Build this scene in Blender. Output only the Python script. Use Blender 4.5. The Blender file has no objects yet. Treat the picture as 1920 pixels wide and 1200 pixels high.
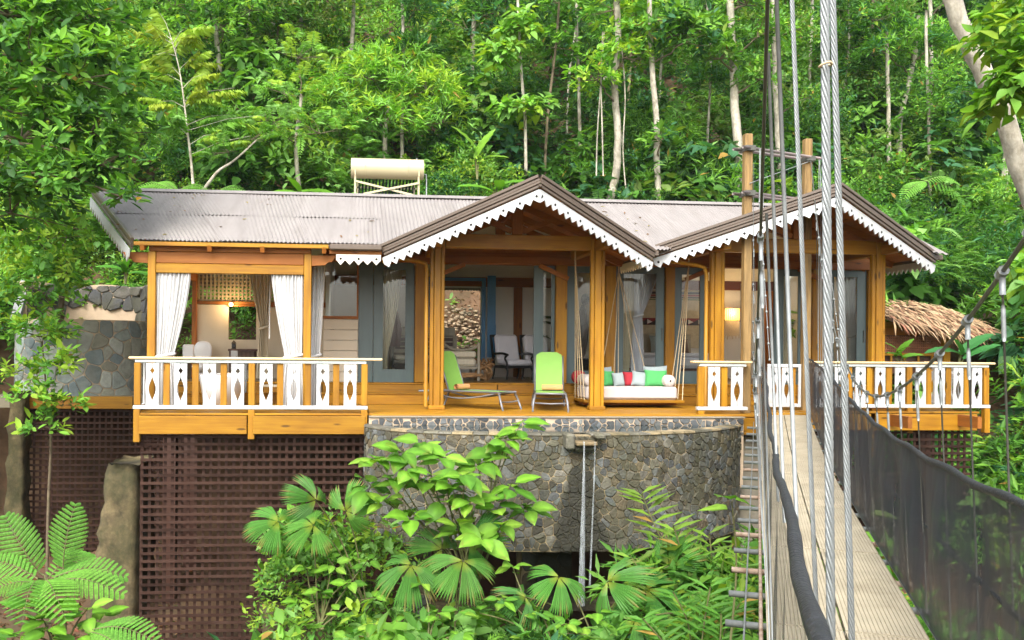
import bpy, math, random
import numpy as np
from mathutils import Vector, Matrix

S = bpy.context.scene
COL = S.collection
R = math.radians
rnd = random.Random(7)
nrg = np.random.default_rng(11)

# ------------------------------------------------------------------ camera
cd = bpy.data.cameras.new("camera")
cam = bpy.data.objects.new("camera", cd)
COL.objects.link(cam)
cam.matrix_world = (Matrix.Translation((0.0, -17.0, 1.18)) @ Matrix.Rotation(R(-5), 4, 'Z')
                    @ Matrix.Rotation(R(90), 4, 'X') @ Matrix.Rotation(0.009, 4, 'Z'))
cd.sensor_width = 36.0
cd.lens = 31.875
cd.shift_x = 0.0786
cd.shift_y = 0.026
cd.clip_start = 0.05
cd.clip_end = 500.0
S.camera = cam

# ------------------------------------------------------------------ sky, sun, exposure
SUN_EL, SUN_AZ = R(47), R(200)          # bright overcast, light from high in front of the house
w = bpy.data.worlds.new("World")
S.world = w
w.use_nodes = True
nt = w.node_tree
bg = nt.nodes["Background"]
sky = nt.nodes.new("ShaderNodeTexSky")
sky.sky_type = 'NISHITA'
sky.sun_disc = False
sky.sun_elevation = SUN_EL
sky.sun_rotation = SUN_AZ
sky.air_density = 1.0
sky.dust_density = 4.0
sky.ozone_density = 1.0
hs = nt.nodes.new("ShaderNodeHueSaturation")
hs.inputs["Saturation"].default_value = 0.38      # thin cloud: nearly white light
nt.links.new(sky.outputs[0], hs.inputs["Color"])
nt.links.new(hs.outputs[0], bg.inputs[0])
bg.inputs[1].default_value = 0.15
sl = bpy.data.lights.new("sun", 'SUN')
sl.energy = 1.0
sl.angle = R(34)
sl.color = (1.0, 0.97, 0.92)
so = bpy.data.objects.new("sun", sl)
COL.objects.link(so)
sd = Vector((math.sin(SUN_AZ) * math.cos(SUN_EL), math.cos(SUN_AZ) * math.cos(SUN_EL), math.sin(SUN_EL)))
so.rotation_euler = sd.to_track_quat('Z', 'Y').to_euler()
so.location = sd * 60
S.view_settings.view_transform = 'Standard'
S.view_settings.look = 'None'
S.view_settings.exposure = 1.68
S.view_settings.gamma = 1.0
S.render.engine = 'CYCLES'
S.cycles.use_denoising = True
S.cycles.max_bounces = 8
S.cycles.diffuse_bounces = 5
S.cycles.transparent_max_bounces = 16
S.cycles.caustics_reflective = False
S.cycles.caustics_refractive = False

# ------------------------------------------------------------------ materials
def new_mat(name):
    m = bpy.data.materials.new(name)
    m.use_nodes = True
    t = m.node_tree
    return m, t, t.nodes["Principled BSDF"]

def mat(name, col, rough=0.5, metal=0.0, var=0.12, scale=4.0, stretch=(1, 1, 1), bump=0.0, bscale=30.0,
        objvar=0.0, col2=None, detail=4.0, spec=0.5, tint=False, dirt=None, dscale=1.3, coat=0.0, moss=None):
    m, t, p = new_mat(name)
    N, L = t.nodes, t.links
    tc = N.new("ShaderNodeTexCoord")
    mp = N.new("ShaderNodeMapping")
    mp.inputs["Scale"].default_value = stretch
    L.new(tc.outputs["Object"], mp.inputs[0])
    no = N.new("ShaderNodeTexNoise")
    no.inputs["Scale"].default_value = scale
    no.inputs["Detail"].default_value = detail
    no.inputs["Roughness"].default_value = 0.65
    oi = N.new("ShaderNodeObjectInfo")
    ad = N.new("ShaderNodeVectorMath")
    ad.operation = 'ADD'
    cm = N.new("ShaderNodeCombineXYZ")
    mu = N.new("ShaderNodeMath"); mu.operation = 'MULTIPLY'; mu.inputs[1].default_value = 37.0
    L.new(oi.outputs["Random"], mu.inputs[0])
    for i in range(3):
        L.new(mu.outputs[0], cm.inputs[i])
    L.new(mp.outputs[0], ad.inputs[0]); L.new(cm.outputs[0], ad.inputs[1])
    L.new(ad.outputs[0], no.inputs["Vector"])
    rp = N.new("ShaderNodeValToRGB")
    a = [max(0, c * (1 - var)) for c in col]
    b = list(col2) if col2 else [min(1, c * (1 + var)) for c in col]
    rp.color_ramp.elements[0].position = 0.3
    rp.color_ramp.elements[1].position = 0.7
    rp.color_ramp.elements[0].color = (*a, 1)
    rp.color_ramp.elements[1].color = (*b, 1)
    L.new(no.outputs["Fac"], rp.inputs[0])
    out = rp.outputs[0]
    if tint:
        at_ = N.new("ShaderNodeAttribute"); at_.attribute_name = "tint"
        mx = N.new("ShaderNodeMix"); mx.data_type = 'RGBA'; mx.blend_type = 'MULTIPLY'
        mx.inputs["Factor"].default_value = 1.0
        L.new(out, mx.inputs[6]); L.new(at_.outputs["Color"], mx.inputs[7])
        out = mx.outputs[2]
    if objvar:
        hv = N.new("ShaderNodeHueSaturation")
        mr = N.new("ShaderNodeMapRange")
        mr.inputs[3].default_value = 1 - objvar; mr.inputs[4].default_value = 1 + objvar
        L.new(oi.outputs["Random"], mr.inputs[0]); L.new(mr.outputs[0], hv.inputs["Value"])
        L.new(out, hv.inputs["Color"]); out = hv.outputs[0]
    if dirt:
        n2 = N.new("ShaderNodeTexNoise"); n2.inputs["Scale"].default_value = dscale
        n2.inputs["Detail"].default_value = 8; n2.inputs["Roughness"].default_value = 0.7
        L.new(ad.outputs[0], n2.inputs["Vector"])
        r2 = N.new("ShaderNodeValToRGB")
        r2.color_ramp.elements[0].position = 0.48; r2.color_ramp.elements[1].position = 0.72
        r2.color_ramp.elements[0].color = (0, 0, 0, 1); r2.color_ramp.elements[1].color = (0.75, 0.75, 0.75, 1)
        L.new(n2.outputs["Fac"], r2.inputs[0])
        mx2 = N.new("ShaderNodeMix"); mx2.data_type = 'RGBA'
        L.new(r2.outputs[0], mx2.inputs["Factor"]); L.new(out, mx2.inputs[6])
        mx2.inputs[7].default_value = (*dirt, 1)
        out = mx2.outputs[2]
    if moss:
        # damp, mossy weathering that runs across stones and joints alike, and the wet streak below the spout
        ge = N.new("ShaderNodeNewGeometry")
        mpp = N.new("ShaderNodeMapping"); mpp.inputs["Scale"].default_value = (1.0, 1.0, 0.55); L.new(ge.outputs["Position"], mpp.inputs[0])
        n3 = N.new("ShaderNodeTexNoise"); n3.inputs["Scale"].default_value = 1.7; n3.inputs["Detail"].default_value = 7; n3.inputs["Roughness"].default_value = 0.68
        L.new(mpp.outputs[0], n3.inputs["Vector"])
        r4 = N.new("ShaderNodeValToRGB"); r4.color_ramp.elements[0].position = 0.42; r4.color_ramp.elements[1].position = 0.63
        r4.color_ramp.elements[0].color = (0, 0, 0, 1); r4.color_ramp.elements[1].color = (0.82, 0.82, 0.82, 1)
        L.new(n3.outputs["Fac"], r4.inputs[0])
        m4 = N.new("ShaderNodeMix"); m4.data_type = 'RGBA'; L.new(r4.outputs[0], m4.inputs["Factor"]); L.new(out, m4.inputs[6]); m4.inputs[7].default_value = (*moss, 1)
        sp = N.new("ShaderNodeSeparateXYZ"); L.new(ge.outputs["Position"], sp.inputs[0])
        def mth(op, a, b=None, c=None, clamp=False):
            q = N.new("ShaderNodeMath"); q.operation = op; q.use_clamp = clamp
            for i_, x_ in enumerate((a, b, c)):
                if x_ is None: continue
                if isinstance(x_, (int, float)): q.inputs[i_].default_value = x_
                else: L.new(x_, q.inputs[i_])
            return q.outputs[0]
        dx_ = mth('ABSOLUTE', mth('SUBTRACT', sp.outputs[0], 3.58))
        dn_ = mth('MULTIPLY', mth('SUBTRACT', -0.55, sp.outputs[2]), 0.8, clamp=True)
        w_ = mth('MULTIPLY_ADD', dn_, 0.40, 0.13)
        w2 = mth('MULTIPLY', w_, mth('MULTIPLY_ADD', n3.outputs["Fac"], 1.4, 0.35))
        k_ = mth('MULTIPLY', mth('SUBTRACT', 1.0, mth('DIVIDE', dx_, w2)), 2.5, clamp=True)
        k_ = mth('MULTIPLY', k_, mth('MULTIPLY', mth('SUBTRACT', -0.62, sp.outputs[2]), 5.0, clamp=True))
        k_ = mth('MULTIPLY', k_, mth('LESS_THAN', sp.outputs[1], -1.0))
        k_ = mth('MULTIPLY', k_, 0.88)
        m5 = N.new("ShaderNodeMix"); m5.data_type = 'RGBA'; L.new(k_, m5.inputs["Factor"]); L.new(m4.outputs[2], m5.inputs[6]); m5.inputs[7].default_value = (0.020, 0.019, 0.011, 1)
        out = m5.outputs[2]
    L.new(out, p.inputs["Base Color"])
    p.inputs["Roughness"].default_value = rough
    p.inputs["Metallic"].default_value = metal
    p.inputs["Specular IOR Level"].default_value = spec
    if coat:
        p.inputs["Coat Weight"].default_value = coat
        p.inputs["Coat Roughness"].default_value = 0.25
    if bump:
        nb = N.new("ShaderNodeTexNoise"); nb.inputs["Scale"].default_value = bscale; nb.inputs["Detail"].default_value = 5
        L.new(ad.outputs[0], nb.inputs["Vector"])
        bp = N.new("ShaderNodeBump"); bp.inputs["Strength"].default_value = bump; bp.inputs["Distance"].default_value = 0.02
        L.new(nb.outputs["Fac"], bp.inputs["Height"]); L.new(bp.outputs[0], p.inputs["Normal"])
    return m

def wood_mat(name, axis, c_dark, c_mid, c_lit, rough=0.5, knots=True, wear=0.35):
    """pine: long grain, broad tone drift, growth streaks and scattered knots"""
    m, t, p = new_mat(name)
    N, L = t.nodes, t.links
    tc = N.new("ShaderNodeTexCoord"); oi = N.new("ShaderNodeObjectInfo")
    mu = N.new("ShaderNodeMath"); mu.operation = 'MULTIPLY'; mu.inputs[1].default_value = 53.0
    cm = N.new("ShaderNodeCombineXYZ"); ad = N.new("ShaderNodeVectorMath"); ad.operation = 'ADD'
    L.new(oi.outputs["Random"], mu.inputs[0])
    for i in range(3): L.new(mu.outputs[0], cm.inputs[i])
    L.new(tc.outputs["Object"], ad.inputs[0]); L.new(cm.outputs[0], ad.inputs[1])
    def noise(scale, stretch, detail=4, rough_=0.6):
        mp = N.new("ShaderNodeMapping"); sc = [1, 1, 1]; sc[axis] = stretch; mp.inputs["Scale"].default_value = sc
        L.new(ad.outputs[0], mp.inputs[0])
        n = N.new("ShaderNodeTexNoise"); n.inputs["Scale"].default_value = scale; n.inputs["Detail"].default_value = detail; n.inputs["Roughness"].default_value = rough_
        L.new(mp.outputs[0], n.inputs["Vector"]); return n
    g = noise(26.0, 0.05, 5, 0.7); b = noise(2.2, 0.35, 3); s = noise(9.0, 0.04, 2)
    r = N.new("ShaderNodeValToRGB"); e = r.color_ramp.elements
    e[0].position, e[0].color = 0.28, (*c_dark, 1); e[1].position, e[1].color = 0.72, (*c_lit, 1)
    k = e.new(0.5); k.color = (*c_mid, 1)
    mixn = N.new("ShaderNodeMath"); mixn.operation = 'ADD'
    m1 = N.new("ShaderNodeMath"); m1.operation = 'MULTIPLY'; m1.inputs[1].default_value = 0.45
    m2 = N.new("ShaderNodeMath"); m2.operation = 'MULTIPLY_ADD'; m2.inputs[1].default_value = 0.55
    L.new(g.outputs["Fac"], m1.inputs[0]); L.new(b.outputs["Fac"], m2.inputs[0]); L.new(m1.outputs[0], m2.inputs[2])
    L.new(m2.outputs[0], r.inputs[0]); out = r.outputs[0]
    r2 = N.new("ShaderNodeValToRGB"); r2.color_ramp.elements[0].position = 0.56; r2.color_ramp.elements[1].position = 0.72
    r2.color_ramp.elements[0].color = (0, 0, 0, 1); r2.color_ramp.elements[1].color = (wear, wear, wear, 1)
    L.new(s.outputs["Fac"], r2.inputs[0])
    mx = N.new("ShaderNodeMix"); mx.data_type = 'RGBA'; L.new(r2.outputs[0], mx.inputs["Factor"]); L.new(out, mx.inputs[6]); mx.inputs[7].default_value = (*[c * 0.55 for c in c_dark], 1)
    out = mx.outputs[2]
    if knots:
        mp = N.new("ShaderNodeMapping"); sc = [5.0, 5.0, 5.0]; sc[axis] = 1.3; mp.inputs["Scale"].default_value = sc
        L.new(ad.outputs[0], mp.inputs[0])
        vo = N.new("ShaderNodeTexVoronoi"); vo.inputs["Scale"].default_value = 1.0; L.new(mp.outputs[0], vo.inputs["Vector"])
        r3 = N.new("ShaderNodeValToRGB"); r3.color_ramp.elements[0].position = 0.07; r3.color_ramp.elements[1].position = 0.13
        r3.color_ramp.elements[0].color = (0.8, 0.8, 0.8, 1); r3.color_ramp.elements[1].color = (0, 0, 0, 1)
        L.new(vo.outputs["Distance"], r3.inputs[0])
        mk = N.new("ShaderNodeMix"); mk.data_type = 'RGBA'; L.new(r3.outputs[0], mk.inputs["Factor"]); L.new(out, mk.inputs[6]); mk.inputs[7].default_value = (*[c * 0.28 for c in c_dark], 1)
        out = mk.outputs[2]
    hv = N.new("ShaderNodeHueSaturation"); mr = N.new("ShaderNodeMapRange"); mr.inputs[3].default_value = 0.84; mr.inputs[4].default_value = 1.12
    L.new(oi.outputs["Random"], mr.inputs[0]); L.new(mr.outputs[0], hv.inputs["Value"]); L.new(out, hv.inputs["Color"])
    L.new(hv.outputs[0], p.inputs["Base Color"])
    p.inputs["Roughness"].default_value = rough
    p.inputs["Specular IOR Level"].default_value = 0.35
    bp = N.new("ShaderNodeBump"); bp.inputs["Strength"].default_value = 0.2; bp.inputs["Distance"].default_value = 0.01
    L.new(g.outputs["Fac"], bp.inputs["Height"]); L.new(bp.outputs[0], p.inputs["Normal"])
    return m
PINE = ((0.18, 0.070, 0.004), (0.325, 0.148, 0.006), (0.45, 0.238, 0.013))
AGED = ((0.20, 0.060, 0.008), (0.31, 0.105, 0.015), (0.40, 0.155, 0.026))
wood_x, wood_y, wood_z = [wood_mat("varnished_pine_" + n, i, *PINE) for i, n in enumerate("xyz")]
wood_red_x, wood_red_y, wood_red_z = [wood_mat("aged_pine_" + n, i, *AGED, rough=0.6) for i, n in enumerate("xyz")]
wood_cap = mat("pale_cap_pine", (0.72, 0.50, 0.24), 0.45, scale=3, stretch=(0.4, 5, 5), col2=(0.80, 0.60, 0.33), var=0.15)
wood_tower = mat("weathered_tower_pine", (0.22, 0.135, 0.042), 0.7, scale=4.0, stretch=(5, 5, 0.4), col2=(0.36, 0.22, 0.075), var=0.35, dirt=(0.16, 0.11, 0.05), dscale=1.8, bump=0.3, bscale=20)
white_paint = mat("white_paint", (0.54, 0.555, 0.555), 0.5, var=0.05, scale=3, dirt=(0.40, 0.41, 0.36), dscale=2.6, bump=0.05)
white_shade = mat("white_paint_shaded", (0.78, 0.74, 0.62), 0.5, var=0.05)  # white paint yellowed to the tone it takes in shade
grey_rail = mat("pale_green_grey_paint", (0.60, 0.66, 0.62), 0.5, var=0.05)
slate = mat("slate_green_paint", (0.085, 0.125, 0.125), 0.35, var=0.15, scale=2, stretch=(3, 3, 0.5), objvar=0.08)
blue = mat("blue_door_paint", (0.07, 0.27, 0.52), 0.4, var=0.08)
fascia_m = mat("dark_brown_gutter", (0.115, 0.085, 0.062), 0.35, var=0.1, scale=3)
lattice_m = mat("dark_stained_lattice", (0.042, 0.022, 0.016), 0.9, spec=0.1, var=0.3, scale=3, objvar=0.3, dirt=(0.062, 0.037, 0.027), dscale=2.5, bump=0.2)
plaster = mat("cream_plaster", (0.58, 0.51, 0.39), 0.8, var=0.05, scale=2)
plaster_w = mat("white_plaster", (0.82, 0.79, 0.72), 0.8, var=0.04, scale=2)
tan_plaster = mat("tan_render", (0.50, 0.38, 0.26), 0.85, var=0.12, scale=3, bump=0.2)
concrete = mat("mossy_concrete", (0.115, 0.088, 0.042), 0.95, var=0.6, scale=4.0, dirt=(0.045, 0.045, 0.014), dscale=3.2, bump=0.9, bscale=14, moss=(0.030, 0.032, 0.010))
concrete_g = mat("grey_concrete", (0.25, 0.22, 0.165), 0.9, var=0.2, scale=3, dirt=(0.20, 0.17, 0.10), bump=0.3)
mortar = mat("pale_mortar", (0.34, 0.265, 0.15), 0.95, var=0.35, scale=8, dirt=(0.14, 0.12, 0.06), dscale=2.0, bump=0.6, moss=(0.055, 0.052, 0.025))
stone_m = mat("river_stone", (0.62, 0.60, 0.56), 0.75, var=0.3, scale=9, tint=True, bump=0.9, bscale=26, dirt=(0.13, 0.125, 0.065), dscale=2.0, moss=(0.058, 0.056, 0.032))
steel = mat("galvanised_steel", (0.27, 0.29, 0.285), 0.5, metal=0.45, var=0.2, scale=10)
steel_dark = mat("dark_steel", (0.13, 0.13, 0.11), 0.5, metal=0.6, var=0.2)
rust = mat("rusty_steel", (0.30, 0.16, 0.09), 0.8, var=0.4, scale=12, col2=(0.45, 0.36, 0.28))
black_wrap = mat("black_wrap", (0.020, 0.022, 0.025), 0.55, var=0.4, scale=20, bump=0.6, bscale=60)
tan_panel = mat("tan_grating", (0.44, 0.385, 0.275), 0.8, var=0.12, scale=3, dirt=(0.30, 0.25, 0.165), dscale=2.2, bump=0.1)
tank_m = mat("cream_enamel", (0.50, 0.43, 0.26), 0.3, var=0.03)
cloth_w = mat("white_cotton", (0.56, 0.555, 0.54), 0.9, var=0.04)
cloth_b = mat("ivory_linen", (0.70, 0.63, 0.48), 0.9, var=0.08, scale=6, stretch=(4, 4, 0.4))
cloth_l = mat("lilac_white_cotton", (0.78, 0.76, 0.80), 0.9, var=0.04)
green_c = mat("emerald_cushion", (0.07, 0.36, 0.10), 0.85, var=0.08)
grey_c = mat("silver_grey_cushion", (0.33, 0.39, 0.39), 0.85, var=0.06)
red_c = mat("crimson_cushion", (0.40, 0.022, 0.035), 0.85, var=0.08)
lime_c = mat("lime_sling_fabric", (0.22, 0.44, 0.075), 0.7, var=0.05)
towel_c = mat("orange_towel", (0.66, 0.31, 0.13), 0.95, var=0.1, bump=0.3)
alu = mat("grey_powder_coat", (0.20, 0.20, 0.21), 0.4, metal=0.3, var=0.05)
rope_m = mat("natural_rope", (0.55, 0.43, 0.26), 0.9, var=0.2, scale=40)
black_wood = mat("black_lacquer", (0.012, 0.011, 0.011), 0.35, var=0.1)
grey_wood = mat("grey_limed_wood", (0.34, 0.30, 0.22), 0.6, var=0.2, scale=4)
dark_brown = mat("dark_walnut", (0.07, 0.028, 0.016), 0.5, var=0.2)
drift = mat("driftwood", (0.40, 0.22, 0.09), 0.8, var=0.4, scale=6)
tub_m = mat("white_porcelain", (0.78, 0.76, 0.74), 0.15, var=0.01)
earth = mat("red_brown_earth", (0.10, 0.055, 0.028), 0.95, var=0.45, scale=1.6, col2=(0.15, 0.085, 0.042), dirt=(0.035, 0.04, 0.014), dscale=0.6, bump=0.8, bscale=7)
bark_w = mat("white_lichen_bark", (0.40, 0.365, 0.29), 0.9, var=0.5, scale=5, stretch=(1, 1, 0.6), dirt=(0.105, 0.085, 0.035), dscale=4.0, bump=0.6, bscale=18, objvar=0.15)
bark_d = mat("brown_bark", (0.13, 0.10, 0.06), 0.9, var=0.4, scale=6, dirt=(0.09, 0.10, 0.035), dscale=2, bump=0.6, bscale=18, objvar=0.2)
stem_m = mat("green_brown_stem", (0.12, 0.12, 0.04), 0.7, var=0.3)
hole_shade_m = mat("painted_hole_shade", (0.012, 0.01, 0.008), 0.9, var=0.1)
thatch_m = mat("dry_palm_thatch", (0.36, 0.275, 0.185), 0.9, var=0.35, scale=3, tint=True)

slab_m = mat("shower_slab_stone", (0.72, 0.72, 0.69), 0.7, var=0.25, scale=6, tint=True, bump=0.5, bscale=18, dirt=(0.26, 0.26, 0.22), dscale=2.2)
def roof_mat():
    m = mat("painted_roof_steel", (0.242, 0.220, 0.207), 0.6, var=0.12, scale=0.9, stretch=(3.0, 0.5, 0.5), dirt=(0.195, 0.172, 0.158), dscale=1.5, spec=0.3)
    return m
roof_m = roof_mat()

def glass_mat(name, k=0.10, tintc=(0.93, 0.96, 0.95)):
    m, t, p = new_mat(name)
    N, L = t.nodes, t.links
    N.remove(p)
    tr = N.new("ShaderNodeBsdfTransparent"); tr.inputs[0].default_value = (*tintc, 1)
    gl = N.new("ShaderNodeBsdfGlossy"); gl.inputs["Roughness"].default_value = 0.02
    fr = N.new("ShaderNodeFresnel"); fr.inputs[0].default_value = 1.5
    mx = N.new("ShaderNodeMixShader")
    L.new(fr.outputs[0], mx.inputs[0]); L.new(tr.outputs[0], mx.inputs[1]); L.new(gl.outputs[0], mx.inputs[2])
    L.new(mx.outputs[0], N["Material Output"].inputs[0])
    return m
glass = glass_mat("window_glass")

def water_mat():
    m, t, p = new_mat("pool_water")
    N, L = t.nodes, t.links
    p.inputs["Base Color"].default_value = (0.035, 0.05, 0.05, 1)
    p.inputs["Roughness"].default_value = 0.04
    p.inputs["IOR"].default_value = 1.33
    no = N.new("ShaderNodeTexNoise"); no.inputs["Scale"].default_value = 3.0
    tc = N.new("ShaderNodeTexCoord"); L.new(tc.outputs["Object"], no.inputs["Vector"])
    bp = N.new("ShaderNodeBump"); bp.inputs["Strength"].default_value = 0.06; bp.inputs["Distance"].default_value = 0.05
    L.new(no.outputs["Fac"], bp.inputs["Height"]); L.new(bp.outputs[0], p.inputs["Normal"])
    return m
water_m = water_mat()

def veil_mat(name, col, opacity, streak=None, rough=0.8):
    """woven or thin stuff one can partly see through"""
    m, t, p = new_mat(name)
    N, L = t.nodes, t.links
    p.inputs["Base Color"].default_value = (*col, 1)
    p.inputs["Roughness"].default_value = rough
    tr = N.new("ShaderNodeBsdfTransparent")
    mx = N.new("ShaderNodeMixShader")
    mx.inputs[0].default_value = opacity
    if streak:
        tc = N.new("ShaderNodeTexCoord"); mp = N.new("ShaderNodeMapping"); mp.inputs["Scale"].default_value = streak
        no = N.new("ShaderNodeTexNoise"); no.inputs["Scale"].default_value = 2.5; no.inputs["Detail"].default_value = 3
        mr = N.new("ShaderNodeMapRange"); mr.inputs[1].default_value = 0.3; mr.inputs[2].default_value = 0.7
        mr.inputs[3].default_value = opacity - 0.16; mr.inputs[4].default_value = min(1, opacity + 0.16)
        L.new(tc.outputs["Object"], mp.inputs[0]); L.new(mp.outputs[0], no.inputs["Vector"])
        L.new(no.outputs["Fac"], mr.inputs[0]); L.new(mr.outputs[0], mx.inputs[0])
    L.new(tr.outputs[0], mx.inputs[1]); L.new(p.outputs[0], mx.inputs[2])
    L.new(mx.outputs[0], N["Material Output"].inputs[0])
    return m
net_m = veil_mat("black_shade_net", (0.036, 0.040, 0.048), 0.85, streak=(3, 3, 0.5), rough=0.6)
net_light = veil_mat("thin_side_net", (0.05, 0.055, 0.055), 0.5, streak=(3, 3, 0.5), rough=0.6)
stream_m = veil_mat("falling_water", (0.74, 0.80, 0.84), 0.27, streak=(30, 30, 1.2), rough=0.7)

def emit_mat(name, col, k):
    m, t, p = new_mat(name)
    p.inputs["Base Color"].default_value = (*col, 1)
    p.inputs["Emission Color"].default_value = (*col, 1)
    p.inputs["Emission Strength"].default_value = k
    return m
bulb_m = emit_mat("lit_bulb", (1.0, 0.66, 0.28), 5.0)
shade_m = emit_mat("lit_woven_shade", (1.0, 0.56, 0.16), 0.30)

def leaf_mat(name, rough=0.42, trans=0.35, spec=0.5):
    m, t, p = new_mat(name)
    N, L = t.nodes, t.links
    a = N.new("ShaderNodeAttribute"); a.attribute_name = "tint"
    oi = N.new("ShaderNodeObjectInfo")
    hv = N.new("ShaderNodeHueSaturation")
    mr = N.new("ShaderNodeMapRange"); mr.inputs[3].default_value = 0.85; mr.inputs[4].default_value = 1.15
    L.new(oi.outputs["Random"], mr.inputs[0]); L.new(mr.outputs[0], hv.inputs["Value"])
    L.new(a.outputs["Color"], hv.inputs["Color"])
    L.new(hv.outputs[0], p.inputs["Base Color"])
    p.inputs["Roughness"].default_value = rough
    p.inputs["Specular IOR Level"].default_value = spec
    tl = N.new("ShaderNodeBsdfTranslucent")
    g = N.new("ShaderNodeMix"); g.data_type = 'RGBA'; g.blend_type = 'MULTIPLY'; g.inputs["Factor"].default_value = 1.0
    L.new(hv.outputs[0], g.inputs[6]); g.inputs[7].default_value = (1.5, 1.5, 0.6, 1)
    L.new(g.outputs[2], tl.inputs[0])
    mx = N.new("ShaderNodeMixShader"); mx.inputs[0].default_value = trans
    L.new(p.outputs[0], mx.inputs[1]); L.new(tl.outputs[0], mx.inputs[2])
    L.new(mx.outputs[0], N["Material Output"].inputs[0])
    return m
leaf_m = leaf_mat("leaf", rough=0.55, trans=0.38, spec=0.28)
leaf_gloss = leaf_mat("glossy_leaf", rough=0.5, trans=0.32, spec=0.25)

# ------------------------------------------------------------------ mesh helpers
def V(p):
    return Vector(p)

class MB:
    """collects geometry for ONE mesh object"""
    def __init__(self):
        self.v, self.f, self.t, self.cur = [], [], [], None
    def add(self, vs, fs):
        o = len(self.v)
        self.v += [tuple(p) for p in vs]
        self.f += [tuple(i + o for i in f) for f in fs]
        return self
    def box(self, x0, x1, y0, y1, z0, z1):
        return self.add([(x0, y0, z0), (x1, y0, z0), (x1, y1, z0), (x0, y1, z0), (x0, y0, z1), (x1, y0, z1), (x1, y1, z1), (x0, y1, z1)],
                        [(0, 3, 2, 1), (4, 5, 6, 7), (0, 1, 5, 4), (1, 2, 6, 5), (2, 3, 7, 6), (3, 0, 4, 7)])
    def cbox(self, x0, x1, y0, y1, z0, z1, b=0.008):
        """box with chamfered edges"""
        vs, fs = [], []
        xs, ys, zs = (x0, x1), (y0, y1), (z0, z1)
        idx = {}
        for i in (0, 1):
            for j in (0, 1):
                for k in (0, 1):
                    sx, sy, sz = (1 if i == 0 else -1), (1 if j == 0 else -1), (1 if k == 0 else -1)
                    for ax in range(3):
                        p = [xs[i], ys[j], zs[k]]
                        if ax != 0: p[0] += sx * b
                        if ax != 1: p[1] += sy * b
                        if ax != 2: p[2] += sz * b
                        idx[(i, j, k, ax)] = len(vs); vs.append(p)
        q = lambda l: fs.append(tuple(idx[a] for a in l))
        for i in (0, 1):
            l = [(i, 0, 0, 0), (i, 1, 0, 0), (i, 1, 1, 0), (i, 0, 1, 0)]; q(l if i else l[::-1])
            l = [(0, i, 0, 1), (0, i, 1, 1), (1, i, 1, 1), (1, i, 0, 1)]; q(l if i else l[::-1])
            l = [(0, 0, i, 2), (1, 0, i, 2), (1, 1, i, 2), (0, 1, i, 2)]; q(l if i else l[::-1])
        for a in (0, 1):
            for b_ in (0, 1):
                q([(0, a, b_, 1), (1, a, b_, 1), (1, a, b_, 2), (0, a, b_, 2)])
                q([(a, 0, b_, 0), (a, 1, b_, 0), (a, 1, b_, 2), (a, 0, b_, 2)])
                q([(a, b_, 0, 0), (a, b_, 1, 0), (a, b_, 1, 1), (a, b_, 0, 1)])
        for i in (0, 1):
            for j in (0, 1):
                for k in (0, 1):
                    q([(i, j, k, 0), (i, j, k, 1), (i, j, k, 2)])
        return self.add(vs, fs)
    def bar(self, p, q, w, h, up=(0, 0, 1), ch=0.0):
        p, q = V(p), V(q)
        e = (q - p).normalized()
        u = V(up)
        if abs(e.dot(u.normalized())) > 0.98: u = V((0, 1, 0))
        s = e.cross(u).normalized(); u = s.cross(e).normalized()
        a, b = w / 2, h / 2
        if ch:
            sec = [(-a + ch, -b), (a - ch, -b), (a, -b + ch), (a, b - ch), (a - ch, b), (-a + ch, b), (-a, b - ch), (-a, -b + ch)]
        else:
            sec = [(-a, -b), (a, -b), (a, b), (-a, b)]
        n = len(sec)
        vs = [p + s * x + u * y for x, y in sec] + [q + s * x + u * y for x, y in sec]
        fs = [tuple(range(n))[::-1], tuple(range(n, 2 * n))] + [(i, (i + 1) % n, n + (i + 1) % n, n + i) for i in range(n)]
        return self.add(vs, fs)
    def tube(self, pts, r, n=8, cap=True, closed=False):
        pts = [V(p) for p in pts]
        m = len(pts)
        rs = r if isinstance(r, (list, tuple)) else [r] * m
        tang = []
        for i in range(m):
            a = pts[max(i - 1, 0)] if not closed else pts[(i - 1) % m]
            b = pts[min(i + 1, m - 1)] if not closed else pts[(i + 1) % m]
            tang.append((b - a).normalized())
        up = V((0, 0, 1)) if abs(tang[0].z) < 0.9 else V((0, 1, 0))
        s = tang[0].cross(up).normalized()
        vs = []
        for i in range(m):
            s = (s - tang[i] * s.dot(tang[i])).normalized()
            u = s.cross(tang[i])
            for k in range(n):
                a = 2 * math.pi * k / n
                vs.append(pts[i] + (s * math.cos(a) + u * math.sin(a)) * rs[i])
        fs = []
        for i in range(m if closed else m - 1):
            j = (i + 1) % m
            for k in range(n):
                fs.append((i * n + k, i * n + (k + 1) % n, j * n + (k + 1) % n, j * n + k))
        if cap and not closed:
            fs.append(tuple(range(n))); fs.append(tuple(range((m - 1) * n, m * n))[::-1])
        return self.add(vs, fs)
    def prism(self, poly, vec):
        n = len(poly)
        vec = V(vec)
        vs = [V(p) for p in poly] + [V(p) + vec for p in poly]
        return self.add(vs, [tuple(range(n))[::-1], tuple(range(n, 2 * n))] + [(i, (i + 1) % n, n + (i + 1) % n, n + i) for i in range(n)])
    def grid(self, fn, nu, nv, thick=None):
        vs = [fn(i / nu, j / nv) for i in range(nu + 1) for j in range(nv + 1)]
        fs = [(i * (nv + 1) + j, (i + 1) * (nv + 1) + j, (i + 1) * (nv + 1) + j + 1, i * (nv + 1) + j + 1) for i in range(nu) for j in range(nv)]
        return self.add(vs, fs)
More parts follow.
